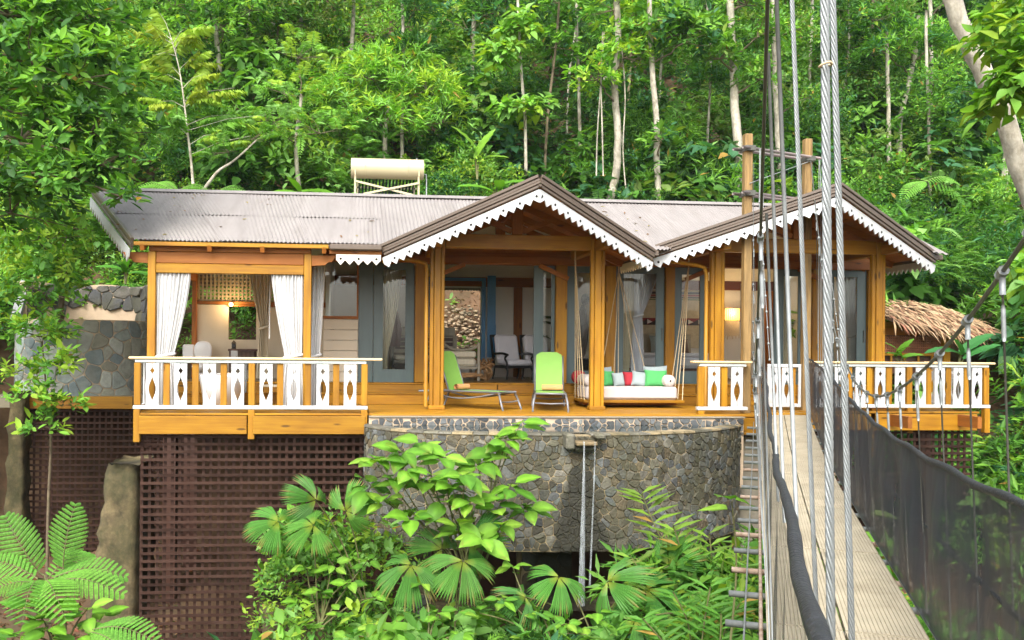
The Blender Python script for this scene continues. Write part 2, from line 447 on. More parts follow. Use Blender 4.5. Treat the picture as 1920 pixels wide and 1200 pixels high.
    def ball(self, c, r, nu=12, nv=8, power=1.0):
        c = V(c)
        if not isinstance(r, (tuple, list)): r = (r, r, r)
        sg = lambda x: math.copysign(abs(x) ** power, x)
        vs = [c + V((0, 0, -r[2]))]
        for j in range(1, nv):
            b = -math.pi / 2 + math.pi * j / nv
            for i in range(nu):
                a = 2 * math.pi * i / nu
                vs.append(c + V((r[0] * sg(math.cos(a)) * sg(math.cos(b)), r[1] * sg(math.sin(a)) * sg(math.cos(b)), r[2] * sg(math.sin(b)))))
        vs.append(c + V((0, 0, r[2])))
        fs = []
        for i in range(nu):
            fs.append((0, 1 + (i + 1) % nu, 1 + i))
            for j in range(nv - 2):
                a, b = 1 + j * nu, 1 + (j + 1) * nu
                fs.append((a + i, a + (i + 1) % nu, b + (i + 1) % nu, b + i))
            a = 1 + (nv - 2) * nu
            fs.append((a + i, a + (i + 1) % nu, len(vs) - 1))
        return self.add(vs, fs)
    def mesh(self, name, m, smooth=False, tint=None):
        me = bpy.data.meshes.new(name)
        me.from_pydata(self.v, [], self.f)
        if m is not None: me.materials.append(m)
        if smooth: me.polygons.foreach_set("use_smooth", [True] * len(me.polygons))
        if tint is not None:
            a = me.attributes.new("tint", 'FLOAT_COLOR', 'POINT')
            arr = np.ones((len(self.v), 4), np.float32); arr[:, :3] = tint
            a.data.foreach_set("color", arr.ravel())
        me.update()
        return me
    def build(self, name, m, parent=None, smooth=False, tint=None):
        return link(name, self.mesh(name, m, smooth, tint), parent)

def link(name, me, parent=None, loc=None, rot=None, scale=None):
    o = bpy.data.objects.new(name, me)
    COL.objects.link(o)
    if parent is not None: o.parent = parent
    if loc is not None: o.location = loc
    if rot is not None: o.rotation_euler = rot
    if scale is not None: o.scale = scale if isinstance(scale, (tuple, list, Vector)) else (scale,) * 3
    return o

def thing(name, label, cat, loc=(0, 0, 0), rotz=0.0, group=None):
    o = bpy.data.objects.new(name, None)
    COL.objects.link(o)
    o.empty_display_size = 0.2
    o.location = loc
    o.rotation_euler = (0, 0, rotz)
    return tag(o, label, cat, group)

def tag(o, label, cat, group=None):
    o["label"] = label
    o["category"] = cat
    if group: o["group"] = group
    return o

def struct(o, kind="structure", label=None):
    o["kind"] = kind
    if label: o["label"] = label
    return o

def catmull(pts, n=8, closed=False):
    P = [V(p) for p in pts]
    out = []
    m = len(P)
    for i in range(m - 1):
        p0, p1, p2, p3 = P[max(i - 1, 0)], P[i], P[i + 1], P[min(i + 2, m - 1)]
        for k in range(n):
            t = k / n
            out.append(0.5 * ((2 * p1) + (p2 - p0) * t + (2 * p0 - 5 * p1 + 4 * p2 - p3) * t * t + (3 * p1 - p0 - 3 * p2 + p3) * t ** 3))
    out.append(P[-1])
    return out

def interp(xs, ys):
    return lambda x: float(np.interp(x, xs, ys))

# Voronoi cells inside a rectangle, for stone facings
def voronoi(w, h, n, seed, jitter=0.9, aspect=1.0):
    rg = np.random.default_rng(seed)
    nx = max(1, int(round(math.sqrt(n * w / h / aspect)))); ny = max(1, int(round(n / nx)))
    pts = []
    for j in range(-1, ny + 1):
        for i in range(-1, nx + 1):
            if rg.random() < 0.14: continue
            pts.append(((i + 0.5 + (0.5 if j % 2 else 0) * 0.8 + (rg.random() - 0.5) * jitter * 1.5) * w / nx,
                        (j + 0.5 + (rg.random() - 0.5) * jitter * 1.5) * h / ny))
    pts = np.array(pts)
    cells = []
    for k, c in enumerate(pts):
        if not (-0.02 * w < c[0] < 1.02 * w and -0.02 * h < c[1] < 1.02 * h): continue
        d = ((pts - c) ** 2).sum(1)
        nb = np.argsort(d)[1:16]
        poly = [(0, 0), (w, 0), (w, h), (0, h)]
        for q in nb:
            mx_, my_ = (pts[q] + c) / 2
            dx, dy = pts[q] - c
            new = []
            for a in range(len(poly)):
                p1, p2 = poly[a], poly[(a + 1) % len(poly)]
                s1 = (p1[0] - mx_) * dx + (p1[1] - my_) * dy
                s2 = (p2[0] - mx_) * dx + (p2[1] - my_) * dy
                if s1 <= 0: new.append(p1)
                if s1 * s2 < 0:
                    t = s1 / (s1 - s2)
                    new.append((p1[0] + (p2[0] - p1[0]) * t, p1[1] + (p2[1] - p1[1]) * t))
            poly = new
            if len(poly) < 3: break
        if len(poly) >= 3: cells.append(poly)
    return cells

def shrink(poly, gap, rg):
    """pull a cell in by a mortar joint and knock its corners off"""
    c = np.mean(np.array(poly), 0)
    P = [np.array(p) for p in poly]
    n = len(P)
    out = []
    size = np.mean([np.linalg.norm(p - c) for p in P])
    if size < gap * 2.2: return None, 0
    k = 1 - gap / size
    P = [c + (p - c) * k for p in P]
    for i in range(n):
        a, b, d = P[i - 1], P[i], P[(i + 1) % n]
        la, ld = np.linalg.norm(a - b), np.linalg.norm(d - b)
        t = 0.10 + 0.10 * rg.random()
        if min(la, ld) < 0.25 * size:
            out.append(b); continue
        out.append(b + (a - b) * t); out.append(b + (d - b) * t)
    ar = 0.5 * abs(sum(out[i][0] * out[(i + 1) % len(out)][1] - out[(i + 1) % len(out)][0] * out[i][1] for i in range(len(out))))
    return out, ar

def stone_geo(mb, poly, fn, depth, back=-0.03):
    """poly in wall coordinates (s, z); fn(s, z, out) -> point; a proud stone with a bevelled face"""
    n = len(poly)
    c = np.mean(np.array(poly), 0)
    inner = [c + (np.array(p) - c) * 0.86 for p in poly]
    vs = [fn(p[0], p[1], back) for p in poly] + [fn(p[0], p[1], depth * 0.55) for p in poly] + [fn(p[0], p[1], depth) for p in inner]
    fs = [tuple(range(2 * n, 3 * n))]
    for r in (0, 1):
        fs += [(r * n + i, r * n + (i + 1) % n, (r + 1) * n + (i + 1) % n, (r + 1) * n + i) for i in range(n)]
    mb.add(vs, fs)

STONE_TINTS = [(0.22, 0.24, 0.25), (0.13, 0.14, 0.145), (0.21, 0.20, 0.16), (0.14, 0.125, 0.085), (0.085, 0.078, 0.055),
               (0.27, 0.26, 0.22), (0.085, 0.09, 0.095), (0.17, 0.135, 0.08), (0.15, 0.18, 0.195)]

def stone_facing(parent, w, h, n, seed, fn, gap=0.012, depth=0.022, keep=300, tints=STONE_TINTS, shade=None, where=None, aspect=1.0, m=None):
    m = m or stone_m
    rg = np.random.default_rng(seed)
    cells = []
    for c in voronoi(w, h, n, seed, aspect=aspect):
        if where and not where(*np.mean(np.array(c), 0)): continue
        p, ar = shrink(c, gap, rg)
        if p is not None: cells.append((ar, p))
    cells.sort(key=lambda a: -a[0])
    rest, rt = MB(), []
    for i, (ar, p) in enumerate(cells):
        col = np.array(tints[rg.integers(len(tints))]) * (0.8 + 0.45 * rg.random())
        c = np.mean(np.array(p), 0)
        if shade: col = col * shade(c[0], c[1])
        d = depth * (0.35 + 1.5 * rg.random())
        if i < keep:
            mb = MB(); stone_geo(mb, p, fn, d)
            mb.build("stone", m, parent, tint=col)
        else:
            k = len(rest.v); stone_geo(rest, p, fn, d)
            rt += [tuple(col)] * (len(rest.v) - k)
    if rest.v:
        o = rest.build("stones", m, parent, tint=np.array(rt))
        o["kind"] = "stuff"

# ================================================================== terrain
_by = interp([-40, -16, -12, -8, -4, -1.5, 2, 4, 5.4, 6.6, 7.6, 9.6, 12, 20, 34, 60], [-0.9, -2.2, -4.2, -5.4, -5.2, -4.4, -3.8, -3.45, -1.5, 0.25, 0.4, 3.2, 5.2, 12.0, 24.0, 40.0])
def hgt(x, y):
    b = _by(y)
    k = min(1.0, max(0.0, (8.0 - y) / 3.0))
    side = 0.0
    if x < -7.7: side += min(2.6, 1.1 * (-7.7 - x))
    if x > 11.5: side += min(4.5, 0.75 * (x - 11.5))
    n = 0.16 * math.sin(x * 1.7 + y * 0.8) + 0.12 * math.sin(x * 0.9 - y * 2.1 + 1.3) + 0.07 * math.sin(3.3 * x + 2.9 * y)
    return b + side * k + n * (1.0 if y < 5.2 or y > 8.2 else 0.25)

mb = MB()
gx = [-60 + i * 2.0 for i in range(20)] + [-20 + i * 0.5 for i in range(92)] + [26 + i * 2.0 for i in range(22)]
gy = [-40 + i * 2.0 for i in range(11)] + [-18 + i * 0.5 for i in range(76)] + [20 + i * 2.0 for i in range(21)]
mb.add([(x, y, hgt(x, y)) for x in gx for y in gy],
       [(i * len(gy) + j, (i + 1) * len(gy) + j, (i + 1) * len(gy) + j + 1, i * len(gy) + j + 1) for i in range(len(gx) - 1) for j in range(len(gy) - 1)])
struct(mb.build("terrain", earth, smooth=True), label="steep red-brown jungle hillside and gully below the house")

# ================================================================== the cottage
house = thing("cottage", "wooden jungle cottage with corrugated roof, twin gables and wide orange deck", "cottage")

# ---- deck
def boards(y0, y1, x0, x1, z, w=0.14, name="deck_board"):
    n = max(1, int(round((y1 - y0) / w)))
    me = None
    for i in range(n):
        a, b = y0 + (y1 - y0) * i / n, y0 + (y1 - y0) * (i + 1) / n - 0.006
        mb = MB(); mb.cbox(x0, x1, a, b, z - 0.035, z + rnd.uniform(-0.0015, 0.0015), 0.004)
        mb.build(name, wood_x, house)
boards(-1.12, 1.42, 0.31, 7.55, 0.0)
boards(-1.12, 1.42, -3.72, 0.295, 0.0)
boards(-0.25, 1.42, 7.565, 12.25, 0.0)
for (x0, x1, y) in ((-3.62, -1.80, -1.10), (-1.70, 0.24, -1.10), (0.34, 7.55, -1.135), (7.6, 9.98, -0.28), (10.08, 12.15, -0.28)):
    mb = MB(); mb.cbox(x0, x1, y - 0.05, y, -0.36 if x1 != 7.55 else -0.05, -0.045 if x1 != 7.55 else -0.004, 0.008); mb.build("edge_beam", wood_x, house)
for x in (7.12, 7.5):
    mb = MB(); mb.cbox(6.75, 7.5, -1.2, -1.14, -0.36, -0.06); 
mb.build("edge_beam", wood_x, house)
# under-floor joists and stilts
for i in range(12):
    x = -3.4 + i * 1.38
    mb = MB(); mb.bar((x, -0.9, -0.16), (x, 5.9, -0.16), 0.08, 0.22); mb.build("joist", wood_red_y, house)
for i in range(5):
    for y in (1.0, 3.2, 5.6):
        x = -3.5 + i * 3.85
        mb = MB(); mb.box(x - 0.12, x + 0.12, y - 0.12, y + 0.12, hgt(x, y) - 0.4, -0.28); mb.build("stilt", dark_brown, house)
# two step boards up to the floor of the rooms
for (y, z0, z1) in ((1.42, 0.002, 0.195), (1.74, 0.205, 0.395)):
    for (x0, x1) in ((-3.55, -0.62), (-0.6, 3.02), (3.04, 7.3), (7.32, 11.4)):
        mb = MB(); mb.cbox(x0, x1, y, y + 0.035, z0, z1, 0.006); mb.build("step_riser", wood_x, house)
for (y0, y1, z) in ((1.40, 1.735, 0.225), (1.72, 2.25, 0.425)):
    mb = MB(); mb.cbox(-3.55, 11.4, y0, y1, z - 0.028, z, 0.006); mb.build("step_tread", wood_x, house)
mb = MB(); mb.box(-3.55, 11.4, 2.26, 6.0, 0.30, 0.42); mb.build("room_floor", mat("dark_floor_boards", (0.17, 0.10, 0.035), 0.3, scale=2, stretch=(0.3, 6, 5), var=0.3), house)

# ---- front porch posts: three laminated staves on a plinth
def porch_post(x, y, top, w=0.27):
    p = MB()
    p.cbox(x - 0.062, x + 0.062, y - 0.085, y + 0.085, 0.06, top, 0.012)
    p.cbox(x - w / 2, x - 0.066, y - 0.06, y + 0.06, 0.06, top, 0.012)
    p.cbox(x + 0.066, x + w / 2, y - 0.06, y + 0.06, 0.06, top, 0.012)
    o = p.build("porch_post", wood_z, house)
    q = MB(); q.cbox(x - w / 2 - 0.02, x + w / 2 + 0.02, y - 0.10, y + 0.10, 0.001, 0.075, 0.01); q.build("plinth", wood_x, o)
for x, t in ((1.585, 3.26), (4.66, 3.26), (7.02, 3.30), (10.28, 3.30)):
    porch_post(x, 0.0, t)

# ---- tie beams, king posts and braces of the two gables
for (x0, x1, zb, cx, apz) in ((1.33, 4.92, 3.04, 3.10, 3.86), (6.72, 10.62, 3.06, 8.62, 3.92)):
    mb = MB(); mb.cbox(x0 + 0.4, x1 - 0.4, -0.07, 0.07, zb, zb + 0.27, 0.01); mb.build("tie_beam", wood_x, house)
    mb = MB(); mb.cbox(x0 - 0.1, x1 + 0.1, 1.92, 2.08, zb - 0.12, zb + 0.13, 0.01); mb.build("tie_beam", wood_red_x, house)
    for y, zz in ((-0.002, zb + 0.272), (2.0, zb + 0.132)):
        mb = MB(); mb.cbox(cx - 0.10, cx + 0.10, y - 0.06, y + 0.06, zz, apz, 0.01); mb.build("king_post", wood_red_z, house)
        for s in (-1, 1):
            mb = MB(); mb.bar((cx + s * 0.11, y, zz + 0.06), (cx + s * 0.78, y, zz + 0.34), 0.07, 0.09); mb.build("brace", wood_red_x, house)
    for px in ((x0 + 0.25), (x1 - 0.25)):
        # side plates running back from the front posts, their ends showing as blocks
        mb = MB(); mb.cbox(px - 0.075, px + 0.075, -0.62, 2.0, zb + 0.0, zb + 0.185, 0.012); mb.build("side_plate", wood_y, house)
        for (yy, zz) in ((0.12, zb - 0.5),):
            s = 1 if px < cx else -1
            mb = MB(); mb.bar((px + s * 0.13, 1.86, zz + 0.1), (px + s * 0.75, 1.86, zb - 0.13), 0.08, 0.09); mb.build("brace", wood_red_x, house)

# ---- wall posts in the plane of the glazed doors
WP = [(1.301, 1.526), (4.294, 4.536), (5.372, 5.593), (6.684, 6.884), (9.96, 10.215), (11.229, 11.401)]
for a, b in WP:
    mb = MB(); mb.cbox(a, b, 1.9, 2.1, 0.43, 2.93, 0.01); mb.build("wall_post", wood_z, house)
mb = MB(); mb.cbox(-0.62, 11.45, 1.89, 2.11, 2.935, 3.10, 0.01); mb.build("header_beam", wood_red_x, house)
mb = MB(); mb.cbox(-0.62, 11.45, 1.95, 2.05, 3.105, 3.30, 0.01); mb.build("frieze_board", wood_red_x, house)

def door_leaf(x0, x1, g0, g1, z0=0.43, z1=2.93, gz0=0.68, gz1=2.80, y=2.0, label=None):
    o = MB()
    o.box(x0, g0, y - 0.025, y + 0.025, z0, z1)
    o.box(g1, x1, y - 0.025, y + 0.025, z0, z1)
    o.box(g0, g1, y - 0.0255, y + 0.0255, gz1, z1)
    o.box(g0, g1, y - 0.0255, y + 0.0255, z0, gz0)
    o = o.build("door", slate, house)
    p = MB(); p.box(g0 - 0.004, g1 + 0.004, y - 0.004, y + 0.004, gz0 - 0.004, gz1 + 0.004); p.build("pane", glass, o)
    t = MB()
    for a, b, c, d in ((g0, g0 + 0.018, gz0, gz1), (g1 - 0.018, g1, gz0, gz1), (g0, g1, gz0, gz0 + 0.018), (g0, g1, gz1 - 0.018, gz1)):
        t.box(a, b, y - 0.032, y - 0.006, c, d)
    t.build("glazing_bead", slate, o)
    h = MB(); h.bar((x1 - 0.05, y - 0.05, 1.35), (x1 - 0.05, y - 0.05, 1.62), 0.018, 0.018); h.box(x1 - 0.06, x1 - 0.04, y - 0.05, y - 0.02, 1.36, 1.39); h.box(x1 - 0.06, x1 - 0.04, y - 0.05, y - 0.02, 1.58, 1.61)
    h.build("handle", steel_dark, o)
    return o
mb = MB(); mb.box(0.129, 0.429, 1.98, 2.02, 0.43, 2.93); mb.build("shutter_panel", slate, house)
door_leaf(0.441, 1.29, 0.619, 1.122)
door_leaf(3.834, 4.282, 4.017, 4.225)
door_leaf(4.548, 5.36, 4.71, 5.197)
door_leaf(5.605, 6.672, 5.757, 6.507)
door_leaf(6.896, 7.619, 7.038, 7.476)
door_leaf(9.126, 9.778, 9.319, 9.681)
door_leaf(10.227, 11.217, 10.459, 11.021)

# ---- room walls
def wall(x0, x1, y0, y1, z0, z1, m=plaster_w, name="wall"):
    mb = MB(); mb.box(x0, x1, y0, y1, z0, z1); return mb.build(name, m, house)
LW = (1.916, 3.326); BW = (11.398, 11.808)
wall(-0.5, LW[0], 6.0, 6.12, 0.42, 3.1); wall(LW[0], LW[1], 6.0, 6.12, 0.42, 0.82); wall(LW[1], BW[0], 6.0, 6.12, 0.42, 3.1)
wall(LW[0], LW[1], 6.0, 6.12, 3.0, 3.1, wood_red_x)
wall(BW[0], BW[1], 6.0, 6.12, 0.42, 1.25); wall(BW[0], BW[1], 6.0, 6.12, 2.9, 3.1); wall(BW[1], 11.5, 6.0, 6.12, 0.42, 3.1)
wall(-0.56, -0.46, 2.1, 6.0, 0.42, 3.3); wall(5.36, 5.46, 2.1, 6.0, 0.42, 3.3); wall(11.4, 11.5, 2.1, 6.0, 0.42, 3.3)
for px in (970, 1160, 1330, 1440):
    x = 4.224 if px == 970 else 6.884 if px == 1160 else 9.309 if px == 1330 else 10.902
    mb = MB(); mb.cbox(x - 0.11, x + 0.11, 5.93, 5.998, 0.42, 2.72, 0.01); mb.build("wall_post", wood_red_z, house)
mb = MB(); mb.cbox(-0.45, 5.35, 5.92, 5.995, 2.725, 3.05, 0.01); mb.build("header_beam", wood_red_x, house)
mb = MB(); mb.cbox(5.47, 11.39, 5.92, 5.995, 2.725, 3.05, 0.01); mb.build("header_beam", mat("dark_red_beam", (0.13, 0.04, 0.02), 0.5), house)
mb = MB()   # blue frame of the back opening
mb.box(LW[0] - 0.02, LW[0] + 0.10, 5.90, 6.14, 0.82, 2.94); mb.box(LW[1] - 0.05, LW[1] + 0.05, 5.90, 6.14, 0.82, 2.94)
mb.box(LW[0] + 0.10, LW[1] - 0.05, 5.90, 6.14, 2.86, 2.94)
fr = mb.build("back_door_frame", blue, house)
mb = MB(); mb.box(LW[1] + 0.06, 3.593, 5.62, 5.66, 0.92, 2.98)
for z in (1.1, 2.0):
    mb.box(LW[1] + 0.12, 3.593 - 0.06, 5.60, 5.62, z, z + 0.75)
dl = mb.build("blue_door_leaf", blue, house); dl["label"] = "blue panelled back door leaf standing open"
mb = MB(); mb.box(3.593 - 0.03, 3.593, 5.56, 5.60, 1.3, 1.75); mb.build("handle", blue, dl)

# ---- bathroom pavilion: plank wall, back wall, screens
for i in range(6):
    mb = MB(); mb.cbox(-0.60, 0.118, 1.97, 2.01, 0.43 + i * 0.218, 0.43 + (i + 1) * 0.218 - 0.008, 0.006); mb.build("wall_plank", plaster, house)
o = MB(); o.box(-0.62, 0.118, 1.94, 2.03, 1.74, 1.80); o = o.build("window_frame", wood_red_x, house)
p = MB(); p.box(-0.58, 0.118 - 0.02, 1.985, 1.992, 1.80, 2.93); p.build("pane", glass, o)
p = MB(); p.box(0.085, 0.118, 1.95, 2.02, 1.801, 2.93); p.build("jamb", wood_red_z, o)
BX = (-2.815, -2.191)  # opening in place of the wall mirror; hillside green stands for its reflection
wall(-3.62, BX[0], 4.0, 4.1, 0.42, 2.09, plaster); wall(BX[0], BX[1], 4.0, 4.1, 0.42, 1.30, plaster); wall(BX[1], -0.57, 4.0, 4.1, 0.42, 2.09, plaster)
mb = MB(); mb.cbox(-3.62, -0.57, 3.95, 4.12, 2.10, 2.17, 0.008); mb.build("rail", wood_red_x, house)
mb = MB(); mb.cbox(BX[0] - 0.02, -0.57, 3.93, 3.995, 2.055, 2.098, 0.004); mb.build("mirror_head", wood_red_x, house)
scr = thing("woven_screen", "pale woven lattice screen above the bathroom back wall", "screen", (0, 0, 0))
mb = MB()
for i in range(34):
    x = -3.6 + i * 0.089; mb.box(x, x + 0.042, 4.03, 4.045, 2.175, 2.92)
for j in range(9):
    z = 2.18 + j * 0.085; mb.box(-3.61, -0.58, 4.046, 4.06, z, z + 0.042)
o = mb.build("weave", mat("pale_bamboo", (0.40, 0.33, 0.21), 0.8, var=0.2), scr); o["kind"] = "stuff"

PY = -0.35
for a, b in ((-3.654, -3.514), (-0.884, -0.749)):
    mb = MB(); mb.cbox(a, b, PY - 0.07, PY + 0.07, 0.001, 2.84, 0.01); mb.build("pavilion_post", wood_z, house)
mb = MB(); mb.cbox(-3.514+0.002, -0.884-0.002, PY - 0.06, PY + 0.06, 2.46, 2.63, 0.01); mb.build("curtain_beam", wood_x, house)
mb = MB(); mb.cbox(-3.514+0.002, -0.884-0.002, PY - 0.045, PY + 0.06, 2.635, 2.84, 0.01); mb.build("plate_beam", wood_red_x, house)
mb = MB(); mb.cbox(-3.654 + 0.01, -0.749 - 0.01, PY - 0.04, PY + 0.05, 2.845, 2.97, 0.01); mb.build("plate_beam", wood_red_x, house)
# carved beam ends
for s, x in ((-1, -3.654), (1, -0.749)):
    pr = [(0, 2.63), (0.24, 2.645), (0.30, 2.70), (0.37, 2.71), (0.44, 2.82), (0, 2.82)]
    mb = MB(); mb.prism([(x + s * (a + 0.002), PY - 0.05, z) for a, z in (pr if s > 0 else pr[::-1])], (0, 0.10, 0)); mb.build("carved_beam_end", wood_red_x, house)
for s, x in ((-1, -3.654 + 0.07), (1, -0.749 - 0.07)):
    mb = MB(); mb.cbox(x - 0.06, x + 0.06, PY + 0.08, 3.9, 2.62, 2.80, 0.01); mb.build("side_plate", wood_red_y, house)
mb = MB(); mb.cbox(-3.62, -3.52, 3.9, 4.05, 0.42, 3.2, 0.01); mb.build("pavilion_post", wood_red_z, house)

# ---- roofs
RS = (4.42 - 3.02) / (2.6 + 0.6)         # slope of the main roof
PITCH = 0.076
def main_z(y): return 3.02 + RS * (y + 0.6)
def corr_sheet(name, fl, fr, m=roof_m, amp=0.012, nv=6, jag=0.0, parent=None):
    """corrugated sheet: fl(v) and fr(v) give left and right end points at v=0 (top) .. 1 (bottom); waves run down the slope"""
    a0, b0 = V(fl(0)), V(fr(0))
    L = max((b0 - a0).length, (V(fr(1)) - V(fl(1))).length)
    nw = int(L / PITCH); nu = nw * 6
    nrm = (b0 - a0).cross(V(fl(1)) - a0).normalized()
    if nrm.z < 0: nrm = -nrm
    rg = random.Random(3)
    mb = MB()
    def f(u, v):
        p, q = V(fl(v)), V(fr(v))
        s = (q - p).length
        P = p + (q - p) * u
        d = (P - a0).dot((b0 - a0).normalized())
        P = P + nrm * (amp * math.sin(2 * math.pi * d / PITCH) + 0.010 * math.sin(d * 1.9 + v * 3) * math.sin(v * 4 + d))
        return P
    mb.grid(f, nu, nv)
    return mb.build(name, m, parent, smooth=True)
roof = MB(); roof.box(-3.5, 11.2, 2.57, 2.63, 4.28, 4.38)
roof = roof.build("roof", wood_red_x, house)
XL0, XL1, XR = -5.45, -3.88, 11.35
def y_low(x):
    """front edge of the main roof: the eave, or the valleys where the gables cut in"""
    if x < 0.56: return -0.6
    gz = 4.03 - 1.04 * abs(x - 3.10) / 2.5 if x < 5.6 else 4.11 - 1.03 * abs(x - 8.58) / 2.8
    return min(2.3, max(-0.6, -0.6 + (gz - 3.02) / RS - 0.16))
for (v0, v1, dz) in ((0.0, 0.53, 0.010), (0.5, 1.0, 0.0)):          # upper sheets lap over the lower ones
    g = lambda v: v0 + (v1 - v0) * v
    for q in range(3):
        a_, b_ = q * 0.34, min(1.0, (q + 1) * 0.34 + 0.02)
        ex = lambda v, u: (XL0 + (XL1 - XL0) * g(v)) * (1 - u) + 0.55 * u
        corr_sheet("roof_sheet", lambda v: (ex(v, a_), 2.6 - 3.2 * g(v), main_z(2.6 - 3.2 * g(v)) + dz + 0.003 * (q % 2)), lambda v: (ex(v, b_), 2.6 - 3.2 * g(v), main_z(2.6 - 3.2 * g(v)) + dz + 0.003 * (q % 2)), parent=roof, nv=4)
for (xa, xb) in ((0.53, 3.1), (3.1, 5.58), (5.58, 8.6), (8.6, XR)):
    mb = MB(); nu = int((xb - xa) / PITCH * 6)
    def fv(u, v):
        x = xa + (xb - xa) * u; y = 2.6 + (y_low(x) - 2.6) * v
        return (x, y, main_z(y) + 0.012 * math.sin(2 * math.pi * x / PITCH))
    mb.grid(fv, nu, 5); mb.build("roof_sheet", roof_m, roof, smooth=True)
corr_sheet("roof_sheet", lambda v: (XL0 + 1.3 * v, 2.6 + 4.2 * v, 4.42 - 1.75 * v), lambda v: (XR, 2.6 + 4.2 * v, 4.42 - 1.75 * v), parent=roof)
mb = MB()   # folded ridge cap, standing a little off the waves
for s in (-1, 1):
    y1, z1 = 2.6 + s * 0.19, 4.455 - 0.19 * RS + 0.012
    mb.add([(XL0 - 0.04, 2.6, 4.468), (9.6, 2.6, 4.468), (9.6, y1, z1), (XL0 - 0.04, y1, z1), (XL0 - 0.04, 2.6, 4.463), (9.6, 2.6, 4.463), (9.6, y1, z1 - 0.006), (XL0 - 0.04, y1, z1 - 0.006)],
           [(0, 1, 2, 3), (4, 5, 6, 7), (2, 3, 7, 6), (0, 3, 7, 4), (1, 2, 6, 5)])
mb.build("ridge_cap", roof_m, roof)
# soffit boards under the main roof (white over the pavilion, dark timber elsewhere)
for i in range(16):
    y0 = -0.52 + i * 0.194; 
    mb = MB(); z0, z1 = main_z(y0) - 0.06, main_z(y0 + 0.185) - 0.06
    t = (y0 - 2.6) / -3.2
    xl = XL0 + (XL1 - XL0) * t + 0.12
    xr = 11.2 if y0 > 2.2 else 0.56
    mb.add([(xl, y0, z0), (xr, y0, z0), (xr, y0 + 0.185, z1), (xl, y0 + 0.185, z1), (xl, y0, z0 - 0.015), (xr, y0, z0 - 0.015), (xr, y0 + 0.185, z1 - 0.015), (xl, y0 + 0.185, z1 - 0.015)],
           [(0, 1, 2, 3), (4, 5, 6, 7), (0, 1, 5, 4), (2, 3, 7, 6)])
    mb.build("soffit_board", white_shade if i < 2 else wood_red_x, roof)
mb = MB(); mb.add([(-3.5, 2.7, 4.30), (11.2, 2.7, 4.30), (11.2, 6.5, 2.72), (-3.5, 6.5, 2.72)], [(0, 1, 2, 3)]); mb.build("ceiling_lining", white_shade, roof)
for px_ in (-3.72, -2.55, -1.62, -0.52):
    mb = MB(); mb.bar((px_, -0.58, main_z(-0.58) - 0.135), (px_, 1.6, main_z(1.6) - 0.135), 0.075, 0.12); mb.build("rafter", wood_red_y, roof)
mb = MB(); mb.cbox(XL1 + 0.02, -0.44, -0.60, -0.565, 2.925, 2.995, 0.006); mb.build("eave_board", wood_x, roof)
# gutter + scalloped trim on the short eave beside the gable, behind it the drip edge
mb = MB(); mb.cbox(-0.42, 0.52, -0.74, -0.60, 2.895, 3.0, 0.02); mb.build("gutter", fascia_m, roof)
mb = MB(); mb.cbox(-0.42, 0.52, -0.63, -0.595, 2.83, 2.893, 0.006); mb.build("eave_board", wood_red_x, roof)

def fret(name, p0, p1, parent, m=white_paint, head=0.10, tooth=0.095, pitch=0.17, thick=0.022, outward=(0, -1, 0), dots=True):
    """saw-toothed trim board from p0 to p1 (its top edge)"""
    p0, p1 = V(p0), V(p1)
    e = (p1 - p0); L = e.length; e.normalize()
    dn = V((0, 0, -1)); dn = (dn - e * dn.dot(e)).normalized()
    out = e.cross(dn).normalized()
    if out.dot(V(outward)) < 0: out = -out
    n = max(1, int(round(L / pitch))); st = L / n
    mb, hs_ = MB(), []
    for i in range(n):
        a, b = p0 + e * (i * st), p0 + e * ((i + 1) * st)
        mid = p0 + e * ((i + 0.5) * st)
        k = rnd.uniform(0.92, 1.06)
        mb.prism([a, b, b + dn * head, mid + dn * (head + tooth * k), a + dn * head], out * thick)
        if dots and i % 2 == 0:
            c = mid + dn * (head * 0.78) + out * (thick + 0.002)
            hs_.append(c)
    o = mb.build(name, m, parent)
    if hs_:
        hb = MB(); hb.add([e * (0.024 * math.cos(k2)) + dn * (0.024 * math.sin(k2)) for k2 in [j * math.pi / 5 for j in range(10)]], [tuple(range(10))])  # flat dark disc: the shade inside a hole, put into colour
        hm = hb.mesh("hole_shade_disc", hole_shade_m)
        for c in hs_: link("hole_shade_disc", hm, o, c)
    return o
fret("scalloped_trim", (-0.30, -0.64, 2.82), (0.50, -0.64, 2.82), house, m=white_shade, tooth=0.085, pitch=0.16)

def fascia(p0, p1, parent, outward, h=0.20):
    p0, p1 = V(p0), V(p1)
    e = (p1 - p0).normalized()
    up = (V((0, 0, 1)) - e * e.z).normalized()
    out = e.cross(up).normalized()
    if out.dot(V(outward)) < 0: out = -out
    for k, (c, hh, pr) in enumerate(((0.05, 0.055, 0.055), (-0.008, 0.05, 0.032), (-0.058, 0.045, 0.05), (-0.11, 0.05, 0.03))):
        mb = MB(); a = up * c + out * (pr / 2)
        mb.bar(p0 + a, p1 + a, pr, hh, up=up, ch=0.008)
        mb.build("fascia_moulding", fascia_m, parent)

